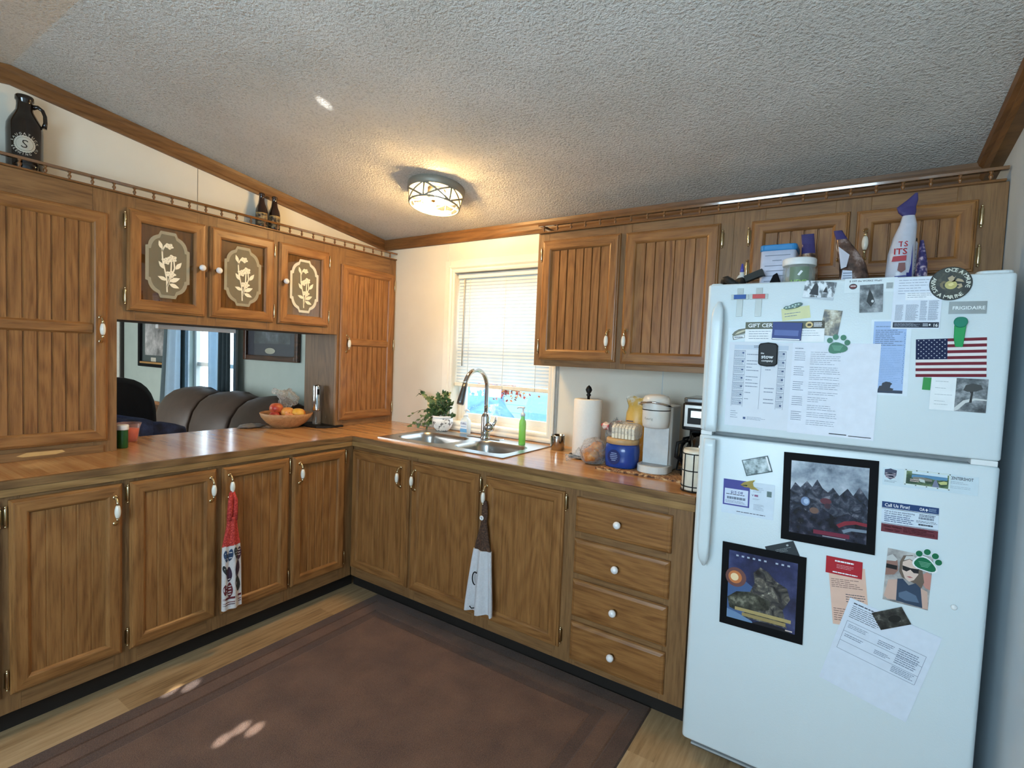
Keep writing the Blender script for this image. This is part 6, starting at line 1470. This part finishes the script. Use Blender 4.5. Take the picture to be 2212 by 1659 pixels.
towel(TQ, [(.625, -1.331, .021, .012, .014, .002), (.585, -1.332, .024, .013, .014, .003), (.53, -1.334, .034, .014, .015, .003), (.497, -1.335, .041, .015, .016, .003)], lambda z: red_k, 'crochet_top', tw, .5, 2)
body = [(.500, -1.335, .040, .014, .016, .004), (.45, -1.334, .043, .014, .016, .005), (.36, -1.333, .044, .014, .017, .006), (.26, -1.332, .045, .014, .018, .006), (.205, -1.331, .046, .014, .018, .006)]
tb = towel(TQ, body, lambda z: wtow, 'towel_body', tw, .5, 2)
b = MB(TQ); dk = [flat(c, .9) for c in ((54, 70, 96), (60, 44, 62), (104, 40, 46), (52, 54, 52), (84, 52, 66))]; wht = flat((210, 204, 200), .9)
def surf(a): 
    u = (a + 1.333) / .044; u = max(-.98, min(.98, u)); return .0175 + .014 * math.sqrt(1 - u * u) + .0055 * math.sin(u * PI * 2 + .5) + .0012
def cpoly(P, m, off=0): b.add([(a, z, surf(a) + off) for a, z in P], [tuple(range(len(P)))], m)
def sole(a, z, r, m, rot=0.0, stripe=None):
    P = []
    for i in range(16):
        t = 2 * PI * i / 16; w = .010 * (1 - .3 * math.sin(t + .4) ** 2 * (math.cos(t) < 2)); x, y = w * r * math.cos(t), .028 * r * math.sin(t)
        P.append((a + x * math.cos(rot) - y * math.sin(rot), z + x * math.sin(rot) + y * math.cos(rot)))
    c = (a, z); k = len(P)
    b.add([(a, z, surf(a) + .0004)] + [(x, y, surf(x)) for x, y in P], [(0, 1 + i, 1 + (i + 1) % k) for i in range(k)], m)
    for q in (stripe or ()): cpoly([(a - .006, z + q - .002), (a + .006, z + q - .002), (a + .006, z + q + .002), (a - .006, z + q + .002)], wht, .0012)
sole(-1.364, .455, 1.0, dk[0], .1, (.012, -.012)); sole(-1.344, .455, 1.0, dk[0], -.15, (.012, -.012)); sole(-1.320, .46, 1.05, dk[3], .2, (.015, .003, -.009)); sole(-1.303, .452, 1.1, dk[4], -.1, (.018, .006, -.006))
sole(-1.366, .390, .9, dk[3], .3, (.008,)); sole(-1.349, .368, 1.25, dk[1], .0, (-.022,)); sole(-1.312, .385, 1.35, dk[1], -.1); sole(-1.366, .30, .9, dk[2], .0, (.01, -.004)); sole(-1.346, .295, 1.25, dk[2], .0, (.018, .006, -.008, -.020)); sole(-1.310, .315, 1.4, dk[3], .1, ())
for z, h, m in ((.252, .010, dk[2]), (.236, .004, dk[2]), (.226, .004, dk[4])):
    N = 14; xs_ = [-1.374 + i * .084 / N for i in range(N + 1)]
    b.add([(x, z, surf(x)) for x in xs_] + [(x, z + h, surf(x)) for x in xs_], [(i, i + 1, i + N + 2, i + N + 1) for i in range(N)], m)
b.build('sandal_print', tb, fix=False)
brown_k = mottle('brown_crochet', [(.4, (48, 32, 24)), (.55, (84, 58, 42)), (.7, (112, 82, 62))], 160, rough=.9)
tw2 = thing('dish_towel', (.94, -.65, .70), 'white towel with brown crochet top and button hanging below the sink', 'towel', 'hanging dish towels')
TS = BACK(-.640)
towel(TS, [(.728, .934, .010, .007, .010, .001), (.705, .938, .015, .009, .012, .001), (.665, .940, .017, .010, .014, .001), (.63, .939, .015, .011, .015, .001), (.59, .938, .024, .012, .015, .002), (.54, .938, .036, .014, .017, .003), (.497, .940, .046, .016, .018, .004)], lambda z: brown_k, 'crochet_top', tw2, 1.2, 2)
towel(TS, [(.500, .942, .050, .017, .020, .006), (.44, .941, .056, .018, .021, .010), (.34, .940, .066, .020, .023, .014), (.25, .940, .074, .022, .025, .018), (.205, .940, .076, .022, .026, .020)], lambda z: flat((206, 204, 206), .95, spec=.1, noise=.05, nscale=120, bumpy=.4, name='grey_white_terry'), 'towel_body', tw2, 1.2, 2)
b = MB(TS); b.lathe([(.0001, 0), (.011, 0), (.0115, .002), (.009, .0035), (.0085, .0025), (.0001, .0025)], (.932, .650, .0262), white_china, 20, axis=2)
for x_, z_ in ((-.002, -.002), (.002, -.002), (-.002, .002), (.002, .002)): b.lathe([(.0001, 0), (.0011, 0), (.0011, .0004), (.0001, .0004)], (.932 + x_, .650 + z_, .0288), black_matt, 8, axis=2)
b.build('button', tw2)
b = MB(TS); P = [(.928 + .016 * math.cos(t), .372 + .030 * math.sin(t), .0545) for t in [math.radians(60) + i / 14 * math.radians(210) for i in range(15)]]; b.tube(P, .0028, black_matt, 6); b.tube([(.905, .236, .058), (.918, .231, .062), (.932, .236, .060)], .0025, black_matt, 6); b.build('black_print', tw2)

# ------------------------------------------------------------------ living room seen through the opening
leather = flat((62, 44, 34), .42, noise=.15, nscale=18, bumpy=.15, name='dark_brown_leather')
leather2 = flat((70, 53, 42), .5, noise=.12, nscale=18, bumpy=.15, name='brown_leather_back')
so = thing('sofa', (-1.75, -.52, 0), 'dark brown leather sofa against the living room window wall', 'sofa')
b = MB(); b.prism(rrect(-2.72, -.80, -.95, -.10, .08, 4), .04, .42, leather); b.build('base', so, bevel=.03, seg=3)
for x0, x1 in ((-2.52, -1.95), (-1.93, -1.39), (-1.37, -.93)):
    b = MB(); rings = []
    for i in range(9):
        t = i / 8; x = x0 + (x1 - x0) * t; k = math.sin(PI * min(1, max(0, .06 + .88 * t))) ** .35
        rings.append([(x, y * 1 - .40, z) for y, z in [(.26 - .02 * k, .42), (.27, .70), (.22, .93 + .03 * k), (.10, .99 + .06 * k), (-.02 - .04 * k, .98 + .06 * k), (-.12 - .08 * k, .88 + .03 * k), (-.13 - .12 * k, .66), (-.12 - .08 * k, .42)]])
    b.loft(rings, leather2); b.build('back_cushion', so, bevel=.02, subsurf=1)
    b = MB(); b.prism(rrect(x0 + .01, x1 - .01, -.96, -.52, .07, 4), .42, .56, leather2); b.build('seat_cushion', so, bevel=.03, seg=3)
for x0, x1 in ((-2.80, -2.52), (-.93, -.77)):
    b = MB(); rings = []
    for i in range(7):
        t = i / 6; y = -.98 + .86 * t; h = .60 + (.22 if x0 < -2 else .10) * t
        rings.append([(x0, y, .03), (x0 - .02, y, h - .1), ((x0 + x1) / 2 - .06, y, h + .02), ((x0 + x1) / 2 + .06, y, h + .02), (x1 + .01, y, h - .1), (x1, y, .03)])
    b.loft(rings, leather); b.build('arm', so, bevel=.03, subsurf=1)
so.location.y -= .06
oc = thing('office_chair', (-1.95, -1.12, 0), 'dark rounded-back office chair left of the sofa', 'chair')
cb = flat((34, 38, 44), .55, noise=.1, name='chair_dark_fabric')
b = MB(); rings = []
for y_, k in ((0, .86), (.02, 1), (.07, 1), (.09, .9)):
    rings.append([(-1.92 + y_ - .04 * math.cos(t) ** 2 * .5, -1.10 + .27 * k * (1 if abs(math.cos(t)) < 2 else 1) * math.copysign(abs(math.cos(t)) ** .75, math.cos(t)), .88 + .30 * k * math.copysign(abs(math.sin(t)) ** .75, math.sin(t))) for t in [2 * PI * i / 32 for i in range(32)]])
b.loft(rings, cb); b.build('backrest', oc)
b = MB(); b.prism(rrect(-2.36, -1.90, -1.34, -.88, .12, 5), .44, .53, cb); b.build('seat', oc, bevel=.03, seg=3)
b = MB(); b.tube([(-2.13, -1.11, .10), (-2.13, -1.11, .44)], .03, black_pl, 12)
b.tube([(-2.0, -1.10, .46), (-1.86, -1.10, .50), (-1.835, -1.10, .68)], .022, black_pl, 8)
b.build('post', oc)
for i in range(5):
    a = 2 * PI * i / 5 + .3; b = MB(); b.tube([(-2.13, -1.11, .11), (-2.13 + .28 * math.cos(a), -1.11 + .28 * math.sin(a), .065)], [.026, .016], black_pl, 8); lg = b.build('leg', oc)
    b = MB(); b.ball((-2.13 + .28 * math.cos(a), -1.11 + .28 * math.sin(a), .028), .028, black_pl, 12, 8); b.build('caster', lg)
oc.location += Vector((.45, -.215, 0)); oc.scale = (.95, .95, 1)
stb = thing('side_table', (-1.16, -1.33, 0), 'small dark side table just beyond the counter holding a navy jacket', 'table')
b = MB(); b.lathe([(.0001, .765), (.215, .765), (.225, .775), (.225, .79), (.215, .80), (.0001, .80)], (-1.16, -1.33, 0), panel_w, 32); b.build('table_top', stb)
b = MB(); b.lathe([(.0001, 0), (.18, 0), (.18, .02), (.03, .05), (.03, .765), (.0001, .765)], (-1.16, -1.33, 0), panel_w, 20); b.build('pedestal', stb)
navy = mottle('navy_fleece', [(.36, (24, 34, 62)), (.6, (44, 62, 112)), (.75, (66, 88, 142))], 14, rough=.85)
jk = thing('jacket', (-1.16, -1.36, .801), 'navy blue jacket heaped on the side table beyond the counter', 'jacket')
b = MB(); lump(b, (-1.14, -1.42, .845), (.20, .24, .13), navy, 12, 30, 18, .16, 5, zmin=.8015); b.build('body', jk)
b = MB(); b.tube([(-1.10, -1.28, .87), (-1.07, -1.18, .875), (-1.05, -1.12, .865), (-1.05, -1.07, .855)], [.07, .06, .055, .045], navy, 14); b.build('sleeve', jk)
wc = MB(); wc.lathe([(.026, 0), (.034, .075), (.031, .074), (.024, .006), (.0001, .005)], (-1.325, -1.20, .801), white_pl, 20); tag(wc.build('paper_cup'), 'small white cup standing beside the navy jacket', 'cup')
def framed(name, label, x0, x1, z0, z1, fw, fm, matm, art, mat_in, group):
    r = thing(name, ((x0 + x1) / 2, 0, (z0 + z1) / 2), label, 'picture', group)
    b = MB(); frame4(b, x0, x1, z0, z1, -.035, -.001, fw, fm); b.build('frame', r, bevel=.006)
    b = MB(); b.box(x0 + fw, x1 - fw, -.012, -.004, z0 + fw, z1 - fw, matm); b.build('mat_board', r)
    a0, a1, c0, c1 = mat_in
    b = MB(); b.box(a0, a1, -.0135, -.0122, c0, c1, art); b.build('print', r)
    b = MB(); b.add([(x0 + fw, -.017, z0 + fw), (x1 - fw, -.017, z0 + fw), (x1 - fw, -.017, z1 - fw), (x0 + fw, -.017, z1 - fw)], [(0, 1, 2, 3)], glass); b.build('glazing', r)
    return r
art1 = mottle('engraving_grey', [(.34, (88, 84, 86)), (.5, (166, 160, 162)), (.68, (222, 216, 216))], 7, rough=.4)
r = framed('framed_picture', 'tall black framed grey print on the living room wall left of the curtain', -4.47, -3.75, 1.13, 1.86, .06, black_matt, flat((70, 78, 80), .7), art1, (-4.33, -3.87, 1.26, 1.78), 'framed pictures in the living room')
b = MB(); b.box(-4.18, -4.06, -.0142, -.0125, 1.19, 1.235, flat((206, 196, 182), .5)); b.build('caption_plate', r)
b = MB(); b.box(-4.41, -3.81, -.0365, -.030, 1.166, 1.186, flat((204, 150, 84), .3, .5)); b.build('gilt_strip', r)
r = framed('framed_picture', 'wide dark framed picture on the living room wall right of the window', -2.27, -1.455, 1.282, 1.78, .045, wood('walnut_frame', (50, 32, 24), (84, 56, 40), 0, rough=.35), flat((58, 60, 72), .7), mottle('dark_seascape', [(.36, (36, 40, 50)), (.55, (78, 82, 94)), (.72, (140, 146, 156))], 6, rough=.35), (-2.13, -1.58, 1.43, 1.72), 'framed pictures in the living room')
b = MB(); b.T = lambda x, n, z: (x, -.0145 - n, z); b.prism([(z, x) for x, z in blob(-1.875, 1.368, .075, .026, 0, 24)], 0, .001, flat((168, 166, 152), .5), axis=1); b.T = None; b.build('oval_plate', r)
def curtain(name, label, x_top, x_bot, z0, z1, y, m, folds, amp):
    b = MB(); N, K = 60, 10; vs = []
    for j in range(K + 1):
        t = j / K
        for i in range(N + 1):
            s_ = i / N; xa = x_top[0] + (x_top[1] - x_top[0]) * s_; xb = x_bot[0] + (x_bot[1] - x_bot[0]) * s_
            vs.append((xa + (xb - xa) * t, y + amp * math.sin(s_ * folds * 2 * PI + t * .6) - .01 * t, z1 + (z0 - z1) * t))
    b.add(vs, [(j * (N + 1) + i, j * (N + 1) + i + 1, (j + 1) * (N + 1) + i + 1, (j + 1) * (N + 1) + i) for j in range(K) for i in range(N)], m, True)
    o = b.build(name, fix=False); sd = o.modifiers.new('cloth', 'SOLIDIFY'); sd.thickness = .002
    tag(o, label, 'curtain', 'living room curtains')
teal = translucent('teal_curtain', (112, 128, 134), .35); dteal = flat((44, 60, 68), .85, noise=.1, name='dark_teal_curtain'); pale = translucent('pale_blue_curtain', (190, 212, 226), .5)
curtain('curtain', 'grey teal curtain at the left side of the living room window', (-3.66, -3.34), (-3.90, -3.42), .10, 2.0, -.075, teal, 4, .02)
curtain('curtain', 'pale blue sheer curtain hanging inside the left edge of the living room window', (-3.44, -3.20), (-3.60, -3.22), .12, 2.0, -.14, pale, 2, .018)
curtain('curtain', 'light blue curtain over the right part of the living room window', (-2.86, -2.48), (-2.82, -2.48), .12, 2.0, -.055, pale, 3, .02)
curtain('curtain', 'dark teal curtain beside the wide framed picture', (-2.53, -2.33), (-2.53, -2.30), .10, 2.0, -.12, dteal, 3, .02)
b = MB(); b.tube([(-3.75, -.10, 2.01), (-2.28, -.10, 2.01)], .012, black_pl, 10); b.tube([(-3.7, -.10, 2.01), (-3.7, 0, 2.01)], .007, black_pl, 6); b.tube([(-2.32, -.10, 2.01), (-2.32, 0, 2.01)], .007, black_pl, 6)
tag(b.build('curtain_rod'), 'dark curtain rod above the living room window', 'curtain rod')

# ------------------------------------------------------------------ outside the kitchen window
b = MB(); b.box(-14, 12, .5, 16, -.62, -.55, mottle('yard_grass', [(.35, (70, 92, 52)), (.6, (120, 134, 84))], 4, rough=1)); struct(b.build('ground'))
sid = thing('neighbour_house', (-3, 7, -.55), 'pale blue sided house across the yard outside the kitchen window', 'house')
b = MB(); sm = flat((150, 186, 206), .7)
for i in range(20): b.prism([(6.99, -.55 + i * .18), (7.02, -.55 + i * .18), (7.02, -.37 + i * .18), (7.0, -.37 + i * .18)], -13, 7, sm, axis=0)
b.box(-13, 7, 7.02, 12, -.55, 3.05, sm); b.build('siding', sid)
b = MB(); b.prism([(6.5, 3.05), (12.5, 3.05), (9.5, 4.6)], -13.4, 7.4, flat((92, 90, 92), .9), axis=0); b.build('roof', sid)
tarp = mottle('blue_tarp', [(.34, (62, 96, 160)), (.6, (98, 140, 206)), (.76, (150, 186, 232))], 3.2, rough=.5, distort=1)
tp = thing('tarp_heap', (-1.25, 2.4, -.55), 'blue tarpaulin thrown over a heap outside the kitchen window', 'tarpaulin')
b = MB(); lump(b, (-1.62, 2.5, .15), (.70, .6, 1.02), tarp, 41, 40, 22, .16, 6, zmin=-.549); b.build('cover', tp)
gb = thing('grill_cover', (-.35, 2.6, -.55), 'grey blue fabric covered grill outside the kitchen window', 'grill')
b = MB(); gm = flat((120, 160, 206), .7, noise=.08)
b.prism([(2.25, -.55), (2.95, -.55), (2.95, .80), (2.80, 1.02), (2.40, 1.02), (2.25, .80)], -.72, .10, gm, axis=0); b.build('cover', gb, bevel=.06, seg=4)
sh = thing('autumn_shrub', (.32, 1.72, -.55), 'hanging branch of red and rust autumn leaves outside the kitchen window', 'shrub')
lr = random.Random(17); b = MB(); lm_ = [flat(c, .7) for c in ((150, 52, 40), (186, 104, 56), (120, 66, 44), (196, 140, 90))]
for i in range(520):
    t = lr.random(); c = Vector((-.45 + lr.gauss(0, .11), 1.5 + lr.gauss(0, .10), 1.13 + lr.gauss(0, .055)))
    d = Vector((lr.uniform(-1, 1), lr.uniform(-1, 1), lr.uniform(-1, .4))).normalized(); s_ = d.cross(Vector((lr.uniform(-1, 1), lr.uniform(-1, 1), lr.uniform(-1, 1)))).normalized(); L = lr.uniform(.025, .045)
    b.add([tuple(c), tuple(c + d * L * .5 + s_ * L * .32), tuple(c + d * L), tuple(c + d * L * .5 - s_ * L * .32)], [(0, 1, 2, 3)], lm_[i % 4])
b.build('foliage', sh, fix=False)
b = MB(); bk = flat((74, 56, 44), .9); b.tube([(.32, 1.72, -.55), (.31, 1.70, .6), (.14, 1.64, 1.27), (-.2, 1.55, 1.36), (-.45, 1.5, 1.30)], [.05, .04, .028, .016, .008], bk, 8)
for i in range(9): b.tube([(-.30, 1.53, 1.34), (-.40 + lr.gauss(0, .04), 1.51 + lr.gauss(0, .04), 1.28), (-.45 + lr.gauss(0, .10), 1.5 + lr.gauss(0, .1), 1.14 + lr.gauss(0, .05))], [.012, .007, .003], bk, 6)
b.build('branches', sh)

# ------------------------------------------------------------------ light
W = bpy.data.worlds.new('sky'); SC.world = W; W.use_nodes = True; nt = W.node_tree; nt.nodes.clear()
wo = nt.nodes.new('ShaderNodeOutputWorld'); bg = nt.nodes.new('ShaderNodeBackground'); nt.links.new(bg.outputs[0], wo.inputs[0])
tc = nd(nt, 'ShaderNodeTexCoord'); sp = nd(nt, 'ShaderNodeSeparateXYZ', {0: tc.outputs['Generated']})
c = ramp(nt, sp.outputs[2], [(.0, (.55, .68, .80)), (.5, (.62, .78, .95)), (1, (.45, .66, 1.0))]); nt.links.new(c, bg.inputs[0]); bg.inputs[1].default_value = SKY
def area(name, loc, rot, sx, sy, col, power, spread=PI):
    l = bpy.data.lights.new(name, 'AREA'); l.shape = 'RECTANGLE'; l.size = sx; l.size_y = sy; l.color = col; l.energy = power; l.spread = spread
    o = bpy.data.objects.new(name, l); COL.objects.link(o); o.location = loc; o.rotation_euler = rot; return o
# daylight at the rear window (cool), added fill for the living room; the bulbs of the ceiling light glow themselves
area('rear_window_daylight', ((RWX0 + RWX1) / 2, YB - .14, (RWZ0 + RWZ1) / 2), (PI / 2, 0, 0), RWX1 - RWX0, RWZ1 - RWZ0, (.58, .81, 1.0), P_REAR)
area('living_room_fill', ((QX0 + QX1) / 2, YB - .14, (QZ0 + QZ1) / 2), (PI / 2, 0, 0), QX1 - QX0, QZ1 - QZ0, (1.0, .98, .95), P_LIV)  # fill lamp behind the added window, brightens the living room
# specks of sunlight that slip in through the rear window
def beam(frm, to, power, deg=1.0):
    l = bpy.data.lights.new('sun_speck', 'SPOT'); l.energy = power; l.spot_size = math.radians(deg); l.spot_blend = 1; l.shadow_soft_size = .004; l.color = (1, .97, .94)
    o = bpy.data.objects.new('sun_speck', l); COL.objects.link(o); o.location = frm
    o.rotation_euler = (Vector(to) - Vector(frm)).to_track_quat('-Z', 'Y').to_euler()
for to in ((.543, -1.553, 0), (.547, -1.622, 0), (.588, -1.528, 0), (.150, -1.547, 0), (.120, -1.61, 0)): beam((1.30, YB - .25, 1.75), to, 2000)
beam((1.35, YB - .25, 1.05), (.533, -1.268, 2.36), 1100)
SC.view_settings.exposure = EXPO
SC.cycles.use_denoising = True
SC.cycles.max_bounces = 8; SC.cycles.diffuse_bounces = 4; SC.cycles.transparent_max_bounces = 16
SC.cycles.sample_clamp_indirect = 6
